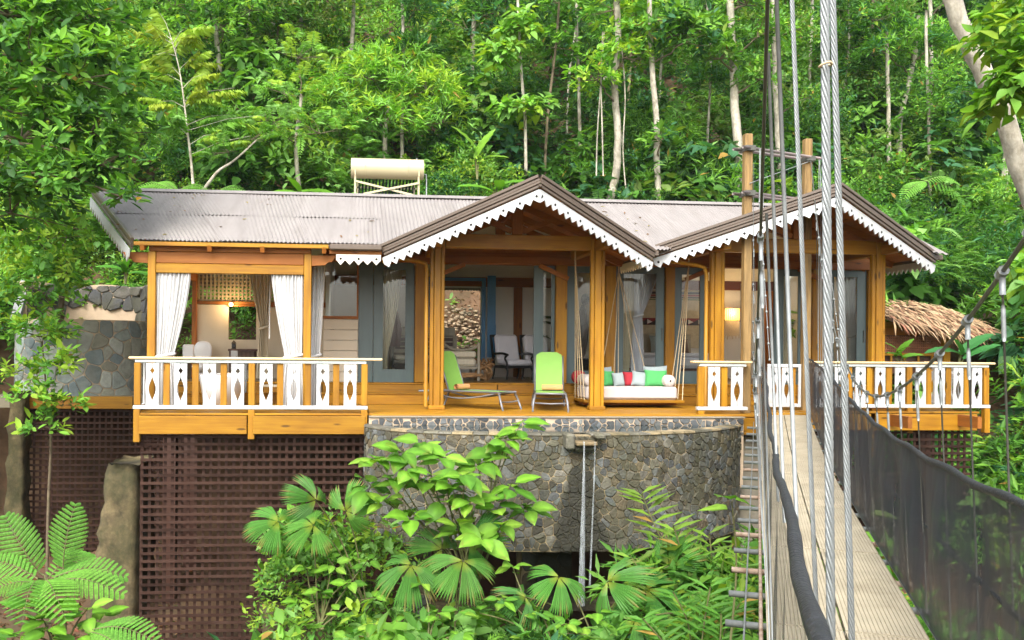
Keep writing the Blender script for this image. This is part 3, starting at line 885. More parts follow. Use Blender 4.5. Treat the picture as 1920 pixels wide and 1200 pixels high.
def gable(apex, cl, cr, yback, ridge_back):
    apex, cl, cr = V(apex), V(cl), V(cr)
    for c, s in ((cl, -1), (cr, 1)):
        def edge_f(v): return apex + (c - apex) * v
        def edge_b(v): return V((apex.x, ridge_back, apex.z)) + (V((c.x, yback, c.z)) - V((apex.x, ridge_back, apex.z))) * v
        corr_sheet("roof_sheet", edge_f, edge_b, parent=roof, nv=4)
        # dark fascia and white trim along the prow edge
        outw = (s * 0.3, -1, 0)
        top = apex + V((0, -0.02, -0.035)); bot = c + (c - apex) * 0.01 + V((0, -0.02, -0.035))
        fascia(top, bot, roof, outw)
        t2 = top + V((0, 0.03, -0.185)); b2 = bot + V((0, 0.03, -0.185))
        mb = MB(); mb.bar(t2 + V((0, 0.012, -0.03)), b2 + V((0, 0.012, -0.03)), 0.03, 0.10); mb.build("barge_board", wood_x, roof)
        fret("scalloped_trim", t2 + V((0, 0.0, 0.02)), b2 + V((0, 0.0, 0.02)), house, outward=outw, head=0.125, tooth=0.085, pitch=0.16)
        # soffit boards, along the ridge
        for i in range(11):
            v0, v1 = 0.02 + i * 0.088, 0.02 + (i + 1) * 0.088 - 0.006
            A0, A1 = edge_f(v0) + V((0, 0.07, -0.055)), edge_f(v1) + V((0, 0.07, -0.055))
            B0, B1 = edge_b(v0) + V((0, 0.4, -0.055)), edge_b(v1) + V((0, 0.4, -0.055))
            d = V((0, 0, -0.014))
            mb = MB(); mb.add([A0, A1, B1, B0, A0 + d, A1 + d, B1 + d, B0 + d], [(0, 1, 2, 3), (4, 5, 6, 7), (0, 1, 5, 4), (3, 2, 6, 7)])
            mb.build("soffit_board", wood_red_y, roof)
        for y in (-0.0, 1.0, 2.0):
            A = V((apex.x, y, apex.z - 0.13)); B = V((c.x, y, c.z - 0.13)); B = B + (A - B) * 0.03
            mb = MB(); mb.bar(A, B, 0.07, 0.13); mb.build("rafter", wood_red_x, roof)
    mb = MB(); mb.bar(apex + V((0, 0.1, -0.16)), (apex.x, ridge_back, apex.z - 0.16), 0.06, 0.18); mb.build("ridge_beam", wood_red_y, roof)
    mb = MB()   # ridge cap
    for s in (-1, 1):
        c = cl if s < 0 else cr
        sl = (apex.z - c.z) / abs(apex.x - c.x)
        mb.add([(apex.x, apex.y - 0.05, apex.z + 0.035), (apex.x, ridge_back, apex.z + 0.035), (apex.x + s * 0.2, ridge_back, apex.z + 0.03 - 0.2 * sl), (apex.x + s * 0.2, apex.y + 0.07, apex.z + 0.03 - 0.2 * sl)], [(0, 1, 2, 3)])
    mb.build("ridge_cap", roof_m, roof)
gable((3.10, -2.05, 4.03), (0.56, -0.6, 2.99), (5.52, -0.6, 2.99), 0.5, 1.75)
gable((8.58, -1.6, 4.11), (5.68, -0.30, 3.09), (11.28, -0.25, 3.06), 0.6, 1.95)
# side eaves of the gables: gutter and trim going back
for (x, y0, z, s) in ((5.72, -0.25, 3.02, -1), (11.30, -0.2, 3.0, 1), (5.52, -0.5, 2.95, 1)):
    mb = MB(); mb.bar((x + s * 0.05, y0, z + 0.01), (x + s * 0.05, 1.4, z + 0.01), 0.11, 0.10, ch=0.02); mb.build("gutter", fascia_m, roof)
    mb = MB(); mb.cbox(x - 0.14 if s < 0 else x - 0.02, x + 0.02 if s < 0 else x + 0.14, y0 - 0.10, y0 - 0.05, z - 0.05, z + 0.06, 0.015); mb.build("gutter_stop", fascia_m, roof)
    fret("scalloped_trim", (x, y0 + 0.05, z - 0.04), (x, 1.4, z - 0.04), house, m=white_shade if x < 9 else white_paint, outward=(s, 0, 0), dots=False, pitch=0.16, head=0.10)
# prow bargeboard at the pavilion end of the main roof
fascia((XL0 + 0.02, 2.6, 4.38), (XL1 + 0.02, -0.6, 2.98), roof, (-1, -0.4, 0))
fret("scalloped_trim", (XL0 - 0.03, 2.58, 4.25), (XL1 - 0.03, -0.63, 2.85), house, outward=(-1, -0.4, 0), head=0.14, tooth=0.13, pitch=0.22, dots=False)
# downpipes
for pts in ([(0.62, -0.62, 2.9), (0.66, -0.5, 2.80), (1.2, -0.1, 2.78), (1.36, -0.02, 2.74), (1.385, 0.0, 2.6), (1.385, 0.0, 0.05)],
            [(5.75, -0.3, 2.95), (5.9, -0.2, 2.86), (6.6, 0.0, 2.80), (6.78, 0.02, 2.76), (6.82, 0.02, 2.6), (6.82, 0.02, 0.05)]):
    mb = MB(); mb.tube(pts, 0.038, 8); mb.build("downpipe", wood_z, house, smooth=True)

# ---- railings
def baluster(w=0.215, z0=0.0, z1=0.72, t=0.028):
    """flat fretted board made of two mirrored halves: a diamond over a pointed oval"""
    mb = MB()
    H = z1 - z0
    for s in (-1, 1):
        pr = [(0.004, z0), (w / 2, z0), (w / 2, z1), (0.004, z1)]
        inner = [(0.004, z0 + H * 0.895), (w * 0.19, z0 + H * 0.825), (0.004, z0 + H * 0.755), (0.004, z0 + H * 0.66)]
        for k in range(1, 9):
            a = math.pi * k / 9
            inner.append((w * 0.265 * math.sin(a) ** 1.15 + 0.004, z0 + H * (0.66 - 0.54 * k / 9)))
        inner.append((0.004, z0 + H * 0.12))
        poly = pr + inner
        poly = [(s * x, -t / 2, z) for x, z in poly]
        if s < 0: poly = poly[::-1]
        mb.prism(poly, (0, t, 0))
    return mb.mesh("baluster", white_paint)
BAL = baluster()
BALN = baluster(w=0.20)

def railing(label, y, x0, x1, bx, sx, posts, cap=(None, None), zc=0.965, me=BAL):
    r = MB(); c0, c1 = cap if cap[0] is not None else (x0 - 0.09, x1 + 0.09)
    r.cbox(c0, c1, y - 0.085, y + 0.085, zc - 0.042, zc, 0.012)
    r = r.build("railing", wood_cap, house); r["label"] = label
    mb = MB(); mb.cbox(x0, x1, y - 0.05, y + 0.05, zc - 0.10, zc - 0.046, 0.008); mb.build("top_rail", grey_rail, r)
    mb = MB(); mb.cbox(x0 - 0.03, x1 + 0.03, y - 0.06, y + 0.05, 0.065, 0.13, 0.01); mb.build("bottom_rail", white_paint, r)
    for x in bx: link("baluster", me, r, (x, y - 0.03, 0.133))
    for x in sx:
        mb = MB(); mb.cbox(x - 0.055, x + 0.055, y - 0.01, y + 0.02, 0.133, zc - 0.104, 0.005); mb.build("slat", wood_z, r)
    for x, zb in posts:
        mb = MB(); mb.cbox(x - 0.055, x + 0.055, y - 0.075, y + 0.045, zb, 0.06, 0.008); mb.cbox(x - 0.055, x + 0.055, y - 0.045, y + 0.045, 0.134, zc - 0.104, 0.008); mb.build("rail_post", wood_z, r)
    return r
YL = -1.06
railing("white fretted railing in front of the bathroom pavilion", YL, -3.70, 0.25, [-3.409, -2.933, -2.445, -1.964, -1.48, -1.003, -0.504, -0.031],
        [-3.176, -2.689, -2.209, -1.242, -0.763, -0.273],
        [(-3.66, -0.50), (-1.727, -0.45), (0.22, -0.36)], (-3.80, 0.53))
railing("short white fretted railing beside the bridge landing", -0.95, 6.295, 7.182, [6.577, 7.01], [6.788], [(6.336, -0.35)], (6.165, 7.283))
railing("long white fretted railing along the bedroom deck", -0.12, 8.967, 12.503, [9.032, 9.432, 9.856, 10.26, 10.665, 11.094, 11.48, 11.868, 12.257],
        [9.238, 9.65, 10.063, 10.457, 11.281, 11.691, 12.068],
        [(10.863, -0.42), (12.458, -0.42)], (8.838, 12.615), me=BALN)
# side returns of the railings
for (x, y0, y1, lb) in ((-3.70, -0.95, 1.25, "railing down the open side of the pavilion"), (12.18, 0.02, 1.3, "railing down the far end of the bedroom deck")):
    r = MB(); r.cbox(x - 0.07, x + 0.07, y0, y1, 0.92, 0.96, 0.01); r = r.build("railing", wood_cap, house); r["label"] = lb
    mb = MB(); mb.cbox(x - 0.05, x + 0.05, y0, y1, 0.07, 0.12, 0.008); mb.build("bottom_rail", white_paint, r)
    for i in range(5):
        o = link("baluster", BAL, r, (x, y0 + 0.2 + i * (y1 - y0 - 0.3) / 4.4, 0.12), (0, 0, R(90)), (1, 1, 1.1))
gt = thing("gate", "white framed gate with fretted boards at the end of the bridge", "gate", (0, 0, 0))
GY = 0.05
a, b = 8.071, 8.753
mb = MB(); mb.cbox(a, a + 0.05, GY - 0.02, GY + 0.02, 0.06, 0.90, 0.006); mb.cbox(b - 0.05, b, GY - 0.02, GY + 0.02, 0.06, 0.90, 0.006)
mb.cbox(a + 0.051, b - 0.051, GY - 0.02, GY + 0.02, 0.84, 0.90, 0.006); mb.cbox(a + 0.051, b - 0.051, GY - 0.02, GY + 0.02, 0.06, 0.13, 0.006)
mb.build("gate_frame", white_paint, gt)
for x in (8.211, 8.46): link("baluster", BALN, gt, (x, GY, 0.132), None, (0.9, 1, 0.975))
for x in (8.33, 8.612):
    mb = MB(); mb.box(x - 0.045, x + 0.045, GY + 0.021, GY + 0.04, 0.10, 0.86); mb.build("slat", wood_z, gt)

# ---- lattice skirts: every slat is its own piece
def lattice(label, y, x0, x1, z0, z1, px=0.13, pz=0.135, w=0.048, zfun=None):
    r = thing("lattice_skirt", label, "lattice", (x0, y, z1))
    W, H = x1 - x0, z1 - z0
    for i in range(int(W / px) + 1):
        x = i * px + 0.02
        if x > W: break
        zb = zfun(x0 + x) if zfun else z0
        mb = MB(); mb.box(-w / 2, w / 2, 0.0, 0.02, 0, 1); 
        me = mb.mesh("slat", lattice_m)
        link("slat", me, r, (x + rnd.uniform(-0.004, 0.004), 0.022, zb - z1), (0, rnd.uniform(-0.002, 0.002), 0), (1, 1, z1 - zb))
    me = MB().box(0, W, -0.02, 0.0, -w / 2, w / 2).mesh("slat", lattice_m)
    for j in range(int(H / pz)):
        xs = 0.0
        link("slat", me, r, (0, rnd.uniform(-0.003, 0.003), -j * pz - 0.05), (0, rnd.uniform(-0.0015, 0.0015), 0))
    return r
lattice("tall dark brown lattice skirt under the bathroom pavilion", -0.98, -3.62, 0.28, -4.7, -0.362)
lattice("dark brown lattice skirt under the stone shower terrace", 3.95, -7.216, -3.66, -3.6, -0.28)
lattice("dark brown lattice skirt under the bedroom deck", -0.16, 8.5, 12.12, -1.75, -0.365)
mb = MB(); mb.bar((-7.214, 3.86, -0.14), (-4.876 - 0.02, 3.86, -0.14), 0.06, 0.28, ch=0.01); mb.build("edge_beam", wood_x, house)

# ---- footings and retaining blocks
def block(name, label, cat, pts_top, pts_bot, m=concrete, nseg=16):
    """irregular cast block between a top and a bottom outline"""
    n = len(pts_top); mb = MB(); vs = []
    for k in range(nseg + 1):
        t = k / nseg
        for a, b in zip(pts_top, pts_bot):
            p = V(a) + (V(b) - V(a)) * t
            q = p * 3.1
            d = 0.035 * math.sin(q.x * 1.9 + q.z * 2.3) + 0.03 * math.sin(q.z * 5.1 + q.y * 3.7 + q.x * 4.0) + rnd.uniform(-0.018, 0.018)
            cx_ = sum(V(a2).x for a2 in pts_top) / n; cy_ = sum(V(a2).y for a2 in pts_top) / n
            o_ = V((p.x - cx_, p.y - cy_, 0)).normalized()
            vs.append(p + o_ * d + V((0, 0, rnd.uniform(-0.03, 0.02) if k == 0 else 0)))
    fs = [tuple(range(n)), tuple(range(nseg * n, (nseg + 1) * n))[::-1]]
    for k in range(nseg):
        for i in range(n): fs.append((k * n + i, k * n + (i + 1) % n, (k + 1) * n + (i + 1) % n, (k + 1) * n + i))
    mb.add(vs, fs)
    return tag(mb.build(name, m, smooth=True), label, cat)
def oct_(x0, x1, y0, y1, z, c=0.08):
    cs = [(x0 + c, y0, z), (x1 - c, y0, z), (x1, y0 + c, z), (x1, y1 - c, z), (x1 - c, y1, z), (x0 + c, y1, z), (x0, y1 - c, z), (x0, y0 + c, z)]
    out = []
    for i in range(8):
        a, b = V(cs[i]), V(cs[(i + 1) % 8])
        k = 4 if i % 2 == 0 else 1
        out += [a + (b - a) * (j / k) for j in range(k)]
    return out
block("footing", "mossy concrete footing leaning beside the tall lattice", "footing", oct_(-4.504, -3.943, 0.2, 1.6, -1.05), oct_(-4.754, -3.904, -0.15, 1.8, -3.9))
block("pillar", "weathered concrete pillar at the end of the shower terrace", "pillar", oct_(-7.456, -7.14, 3.5, 3.9, 0.12, 0.04), oct_(-7.49, -7.118, 3.4, 4.0, -3.0, 0.04))
block("retaining_block", "low yellowish concrete block below the pool", "block", oct_(-1.402, -0.179, -2.3, -1.2, -2.95, 0.03), oct_(-1.489, -0.091, -2.5, -1.1, -5.2, 0.03))
block("bridge_abutment", "grey concrete abutment under the bridge landing", "abutment", oct_(6.95, 8.6, -1.0, -0.3, -0.42, 0.03), oct_(6.9, 8.7, -1.05, -0.3, -5.0, 0.03), concrete_g)

# ================================================================== stone shower enclosure on the terrace
sh = thing("stone_shower", "round shower enclosure of grey slab stone with a broken top course", "shower", (0, 0, 0))
SX, SY, SR = -6.336, 5.55, 1.62
def ring(s, z, out, r=SR, a0=0.0):
    a = a0 + s / r
    return (SX + (r + out) * math.cos(a), SY + (r + out) * math.sin(a), z)
def arc_wall(name, r0, r1, a0, a1, z0, ztop, m, n=48):
    mb = MB(); vs = []
    for i in range(n + 1):
        a = a0 + (a1 - a0) * i / n
        zt = ztop(a)
        for r, z in ((r0, z0), (r1, z0), (r1, zt), (r0, zt)): vs.append((SX + r * math.cos(a), SY + r * math.sin(a), z))
    fs = []
    for i in range(n):
        for k in range(4): fs.append((i * 4 + k, i * 4 + (k + 1) % 4, (i + 1) * 4 + (k + 1) % 4, (i + 1) * 4 + k))
    fs += [(0, 1, 2, 3), (n * 4, n * 4 + 1, n * 4 + 2, n * 4 + 3)]
    mb.add(vs, fs)
    return mb.build(name, m, sh)
arc_wall("front_wall", SR - 0.22, SR, R(185), R(375), -0.25, lambda a: 1.72, tan_plaster)
arc_wall("back_wall", SR - 0.2, SR + 0.02, R(15), R(186), -0.25, lambda a: 2.66 + 0.04 * math.sin(a * 5), tan_plaster)
SLAB = [(0.33, 0.38, 0.37), (0.40, 0.45, 0.43), (0.24, 0.29, 0.30), (0.44, 0.46, 0.41), (0.33, 0.33, 0.27), (0.50, 0.53, 0.50), (0.20, 0.25, 0.27)]
stone_facing(sh, SR * R(185), 1.95, 120, 5, lambda s, z, o: ring(s, z - 0.24, o, SR, R(188)), gap=0.011, depth=0.022, tints=SLAB, aspect=0.8, m=slab_m)
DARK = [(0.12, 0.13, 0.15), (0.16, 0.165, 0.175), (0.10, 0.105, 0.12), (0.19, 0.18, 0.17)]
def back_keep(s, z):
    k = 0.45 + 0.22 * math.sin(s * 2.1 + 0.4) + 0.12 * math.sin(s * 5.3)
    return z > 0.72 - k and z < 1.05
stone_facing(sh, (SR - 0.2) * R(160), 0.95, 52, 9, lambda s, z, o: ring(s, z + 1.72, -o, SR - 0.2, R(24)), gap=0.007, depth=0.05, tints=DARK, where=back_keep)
# pale stone edge at the side of the high wall
mb = MB(); mb.prism([(SX - SR - 0.05, SY - 0.5, 1.74), (SX - SR + 0.16, SY - 0.5, 1.74), (SX - SR + 0.22, SY + 0.0, 2.70), (SX - SR + 0.02, SY + 0.0, 2.70)], (0, 0.16, 0)); mb.build("edge_stone", mat("pale_slab", (0.20, 0.21, 0.21), 0.7, var=0.2, bump=0.3), sh)
mb = MB(); mb.box(-8.1, -3.7, 3.9, 7.0, -0.26, 0.0); mb.build("terrace_slab", concrete_g, house)

# ================================================================== the raised pool
pool = thing("plunge_pool", "raised plunge pool with bowed stone wall hanging in front of the deck", "pool")
PC = catmull([(0.30, -1.17, 0), (0.24, -1.4, 0), (0.34, -1.7, 0), (0.80, -2.35, 0), (1.7, -2.78, 0), (2.84, -2.95, 0), (3.8, -2.98, 0), (4.75, -2.82, 0), (5.7, -2.42, 0), (6.45, -1.85, 0), (6.90, -1.35, 0), (6.95, -1.17, 0)], 10)
acc = [0.0]
for i in range(1, len(PC)): acc.append(acc[-1] + (PC[i] - PC[i - 1]).length)
PLEN = acc[-1]
_ax, _ay = [p.x for p in PC], [p.y for p in PC]
def pool_pt(s, z, out):
    s = min(max(s, 0.0), PLEN)
    x, y = np.interp(s, acc, _ax), np.interp(s, acc, _ay)
    d = 0.06
    tx = np.interp(min(s + d, PLEN), acc, _ax) - np.interp(max(s - d, 0), acc, _ax)
    ty = np.interp(min(s + d, PLEN), acc, _ay) - np.interp(max(s - d, 0), acc, _ay)
    l = math.hypot(tx, ty)
    # outward normal = away from the deck
    return (float(x + ty / l * out), float(y - tx / l * out), z)
ZT, ZB = -0.200, -2.03
SPX = 3.62                                # spout
def rim_z(s):
    x = float(np.interp(s, acc, _ax))
    return ZT
mb = MB(); n = 110; vs = []
for i in range(n + 1):
    s = PLEN * i / n
    bul = 0.0
    vs += [pool_pt(s, ZB, 0.0), pool_pt(s, ZT, 0.0), pool_pt(s, ZT, -0.24), pool_pt(s, -1.2, -0.24), pool_pt(s, ZB, -0.24)]
fs = []
for i in range(n):
    for k in range(5): fs.append((i * 5 + k, i * 5 + (k + 1) % 5, (i + 1) * 5 + (k + 1) % 5, (i + 1) * 5 + k))
mb.add(vs, fs); mb.build("basin_wall", mortar, pool)
def wet_and_tone(s, z):  # wet below the spout; also darker lower down and in two side patches
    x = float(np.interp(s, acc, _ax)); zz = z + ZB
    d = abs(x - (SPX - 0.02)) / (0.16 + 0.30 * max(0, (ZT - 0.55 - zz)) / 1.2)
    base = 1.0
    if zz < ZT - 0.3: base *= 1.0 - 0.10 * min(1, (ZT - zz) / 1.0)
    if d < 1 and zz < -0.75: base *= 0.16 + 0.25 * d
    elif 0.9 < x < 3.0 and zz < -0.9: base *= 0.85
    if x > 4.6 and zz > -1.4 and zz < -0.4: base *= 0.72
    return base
stone_facing(pool, PLEN, ZT - ZB - 0.02, 1180, 21, lambda s, z, o: pool_pt(s, ZB + 0.01 + z, o), gap=0.0068, depth=0.018, shade=wet_and_tone, keep=300)
# coping stones of the rim
rg = np.random.default_rng(4)
s = 0.0
while s < PLEN - 0.05:
    l = rg.uniform(0.16, 0.34)
    e = min(s + l, PLEN)
    x = float(np.interp((s + e) / 2, acc, _ax))
    if not (SPX - 0.26 < x < SPX + 0.26):
        mb = MB(); q = 3; dz = rg.uniform(-0.006, 0.008)
        vs = []
        for i in range(q + 1):
            t = s + 0.006 + (e - s - 0.012) * i / q
            vs += [pool_pt(t, ZT + 0.002, 0.03), pool_pt(t, ZT + 0.03 + dz, 0.022), pool_pt(t, ZT + 0.032 + dz, -0.235), pool_pt(t, ZT + 0.002, -0.25)]
        fs = [(0, 1, 2, 3), (q * 4, q * 4 + 1, q * 4 + 2, q * 4 + 3)]
        for i in range(q):
            for k in range(4): fs.append((i * 4 + k, i * 4 + (k + 1) % 4, (i + 1) * 4 + (k + 1) % 4, (i + 1) * 4 + k))
        mb.add(vs, fs); mb.build("coping_stone", mortar if rg.random() < 0.45 else stone_m, pool, tint=np.array((0.27, 0.26, 0.22)) * rg.uniform(0.7, 1.15))
    s = e
# inner back wall under the deck edge
stone_back = MB(); stone_back.box(0.30, 7.0, -1.30, -1.19, -1.3, -0.055); stone_back.build("back_wall", tan_plaster, pool)
stone_facing(pool, 6.66, 0.30, 150, 33, lambda s, z, o: (0.34 + s, -1.30 - o, -0.36 + z), gap=0.012, depth=0.02, tints=[(0.10, 0.11, 0.12), (0.06, 0.065, 0.07), (0.14, 0.15, 0.16)], keep=160, m=slab_m)
mb = MB(); mb.cbox(0.30, 7.02, -1.33, -1.19, -0.053, -0.03, 0.004); mb.build("back_coping", concrete_g, pool)
mb = MB(); mb.add([pool_pt(PLEN * i / 60, -1.25, -0.2) for i in range(61)], [tuple(range(61))]); mb.build("basin_floor", concrete_g, pool)
wt = MB(); wt.add([pool_pt(PLEN * i / 60, -0.184, -0.235) for i in range(61)] + [(6.95, -1.29, -0.184), (0.36, -1.29, -0.184)], [tuple(range(63))])
struct(wt.build("water", water_m), label="still dark water in the plunge pool")
# spout: two cheek stones, a lip and a channel floor
sy = float(np.interp(SPX, _ax, _ay))
for x0, x1, y0, z0 in ((SPX - 0.31, SPX - 0.17, sy - 0.26, -0.40), (SPX + 0.17, SPX + 0.32, sy - 0.26, -0.24)):
    mb = MB(); mb.cbox(x0, x1, y0, sy + 0.2, z0, ZT + 0.05, 0.03); mb.build("spout_cheek", stone_m, pool, tint=(0.24, 0.23, 0.19))
mb = MB(); mb.cbox(SPX - 0.168, SPX + 0.168, sy - 0.32, sy + 0.2, ZT - 0.13, ZT - 0.07, 0.015); mb.build("spout_lip", stone_m, pool, tint=(0.34, 0.25, 0.13))
mb = MB(); mb.cbox(SPX - 0.165, SPX + 0.165, sy - 0.2, sy + 0.02, ZT - 0.24, ZT - 0.132, 0.04); mb.build("spout_corbel", stone_m, pool, tint=(0.09, 0.09, 0.07))
mb = MB()
for k, (xo, w0, w1, L) in enumerate(((-0.05, 0.012, 0.055, 2.5), (0.12, 0.006, 0.016, 2.2))):
    def fall(u, v):
        t = v
        y = sy - 0.33 - 0.12 * math.sqrt(t) * (1 if k != 2 else 0.6)
        wd = w0 + (w1 - w0) * t
        x = SPX + xo + (-0.05 if k in (0, 3) else -0.09 if k == 1 else -0.03) * t + wd * (u - 0.5) * 2
        return (x, y + 0.03 * (2 * u - 1) ** 2, ZT - 0.06 - L * t)
    mb.grid(fall, 4, 24)
struct(mb.build("falling_water", stream_m, smooth=True), label="thin streams of water falling from the pool spout")
# piers and cross walls below the basin
for (x0, x1, y0) in ((0.86, 1.35, -1.9), (3.0, 3.9, -1.25), (5.9, 6.5, -1.5)):
    p = MB(); p.box(x0, x1, y0, y0 + 0.5, -5.4, ZB - 0.003); p = p.build("pier", mortar, pool)
    stone_facing(p, x1 - x0, 3.3, int((x1 - x0) * 3.3 / 0.05), int(x0 * 10), lambda s, z, o: (x0 + s, y0 - o, -5.35 + z), gap=0.014, depth=0.02, keep=90)
mb = MB(); mb.box(1.36, 2.95, -1.75, -1.45, -3.6, -3.05); mb.build("tie_wall", dark_brown, pool)  # concrete coloured dark for the shade under the pool
mb = MB(); mb.box(1.3, 6.0, -2.0, -1.6, -3.25, -3.12); mb.build("ledge", concrete, pool)
mb = MB(); mb.add([pool_pt(PLEN * i / 60, ZB, -0.05) for i in range(61)], [tuple(range(61))[::-1]]); mb.build("basin_underside", dark_brown, pool)  # dark colour stands for the shade below the basin
mb = MB(); mb.box(0.4, 7.0, 0.6, 0.9, -5.4, -0.4); mb.build("void_shade_wall", dark_brown, pool)  # dark sheet standing for the black, shaded void under the pool

# ================================================================== solar water heater behind the ridge
sw = thing("solar_water_heater", "cream cylindrical solar water tank on a stand behind the roof ridge", "water tank")
TX0, TX1, TY, TZ, TR_ = -0.066, 1.628, 4.2, 5.319, 0.235
mb = MB()
prof = [(TX0, 0.0), (TX0, TR_ * 0.96), (TX0 + 0.01, TR_), (TX1 - 0.01, TR_), (TX1, TR_ * 0.96), (TX1, 0.0)]
vs = [(x, TY + r * math.cos(2 * math.pi * k / 32), TZ + r * math.sin(2 * math.pi * k / 32)) for x, r in prof for k in range(32)]
mb.add(vs, [(j * 32 + k, j * 32 + (k + 1) % 32, (j + 1) * 32 + (k + 1) % 32, (j + 1) * 32 + k) for j in range(5) for k in range(32)])
mb.build("tank", tank_m, sw, smooth=True).modifiers.new("e", 'EDGE_SPLIT').split_angle = R(40)
zf = 3.75
for x in (TX0 + 0.1, TX1 - 0.12):
    mb = MB(); mb.bar((x, TY - 0.12, zf), (x, TY - 0.12, TZ - 0.17), 0.045, 0.045); mb.build("leg", tank_m, sw)
    mb = MB(); mb.bar((x + (0.06 if x < 0.5 else -0.06), TY + 0.5, zf - 0.3), (x + (0.06 if x < 0.5 else -0.06), TY + 0.5, TZ - 0.25), 0.03, 0.03); mb.build("leg", tank_m, sw)
    mb = MB(); mb.bar((x, TY - 0.245, TZ - 0.2), (x, TY - 0.245, TZ - 0.08), 0.03, 0.02); mb.build("strap", tank_m, sw)
mb = MB(); mb.bar((TX0 + 0.1, TY - 0.15, TZ - 0.32), (TX1 - 0.25, TY - 0.15, TZ - 0.62), 0.03, 0.045); mb.build("cross_brace", tank_m, sw)
mb = MB(); mb.bar((TX1 - 0.12, TY - 0.18, TZ - 0.34), (TX0 + 0.3, TY - 0.18, TZ - 0.62), 0.03, 0.045); mb.build("cross_brace", tank_m, sw)
mb = MB(); mb.bar((TX0 + 0.1, TY + 0.5, TZ - 0.36), (TX1 - 0.12, TY + 0.5, TZ - 0.36), 0.03, 0.04); mb.build("cross_brace", tank_m, sw)
for i in range(17):
    x = TX0 + 0.2 + i * (TX1 - TX0 - 0.42) / 16
    mb = MB(); mb.tube([(x, TY + 0.1, TZ - 0.22), (x, TY + 1.1, TZ - 0.75)], 0.025, 8); mb.build("collector_tube", mat("dark_glass_tube", (0.02, 0.05, 0.06), 0.1) if i == 0 else bpy.data.materials["dark_glass_tube"], sw, smooth=True)
mb = MB(); mb.tube([(TX1 - 0.16, TY, TZ + TR_ - 0.01), (TX1 - 0.16, TY, TZ + TR_ + 0.04)], 0.015, 8); mb.build("valve", steel, sw)
mb = MB(); mb.tube([(TX1 - 0.02, TY - 0.05, TZ - 0.1), (TX1 + 0.06, TY - 0.05, TZ - 0.12), (TX1 + 0.07, TY - 0.05, TZ - 0.3), (TX1 + 0.07, TY - 0.05, 3.8)], 0.016, 8); mb.build("pipe", steel, sw, smooth=True)
for x in (TX0 + 0.33, TX1 - 0.36):
    mb = MB(); mb.tube([(x, TY + (TR_ + 0.003) * math.cos(a), TZ + (TR_ + 0.003) * math.sin(a)) for a in [k * 2 * math.pi / 32 for k in range(32)]], 0.006, 5, closed=True); mb.build("band", tank_m, sw, smooth=True)

# ================================================================== thatched hut beyond the bedroom deck
hut = thing("thatched_hut", "small open hut roofed with dry palm thatch beyond the bedroom deck", "hut")
HX0, HX1, HY = 12.846, 14.392, 4.0
mb = MB(); mb.cbox(HX0, HX1 + 0.1, HY - 0.04, HY + 0.04, 1.729, 1.885, 0.01); mb.build("beam", wood_x, hut)
mb = MB(); mb.box(HX0, HX1, HY + 0.05, HY + 0.08, 1.56, 1.729); mb.build("board", wood_red_x, hut)
mb = MB(); mb.cbox(HX1 - 0.02, HX1 + 0.16, HY - 0.06, HY + 0.06, -1.4, 1.885 - 0.002, 0.01); mb.build("post", wood_z, hut)
mb = MB(); mb.cbox(HX0 - 0.3, HX0 - 0.14, HY - 0.06, HY + 0.06, -1.4, 1.885, 0.01); mb.build("post", wood_z, hut)
zw0, zw1 = 1.131, 1.547
mb = MB()
for i in range(int((HX1 - HX0) / 0.055)):
    x = HX0 + i * 0.055; mb.box(x, x + 0.035, HY + 0.06, HY + 0.072, zw0, zw1)
for j in range(7):
    z = zw0 + (zw1 - zw0) * j / 7; mb.box(HX0, HX1 - 0.03, HY + 0.045, HY + 0.06, z, z + 0.035)
o = mb.build("woven_panel", mat("brown_weave", (0.26, 0.10, 0.05), 0.8, var=0.3), hut); o["kind"] = "stuff"
mb = MB(); mb.box(HX0, HX1 - 0.03, HY + 0.09, HY + 0.11, zw0 - 0.5, zw1 + 0.02); mb.build("back_board", dark_brown, hut)
mb = MB(); mb.cbox(HX0, HX1, HY - 0.02, HY + 0.04, zw0 - 0.07, zw0 - 0.004, 0.008); mb.build("rail", wood_x, hut)
for i in range(4):
    x = HX0 + 0.2 + i * 0.35; mb = MB(); mb.box(x, x + 0.05, HY, HY + 0.03, -0.4, zw0 - 0.075); mb.build("slat", wood_z, hut)
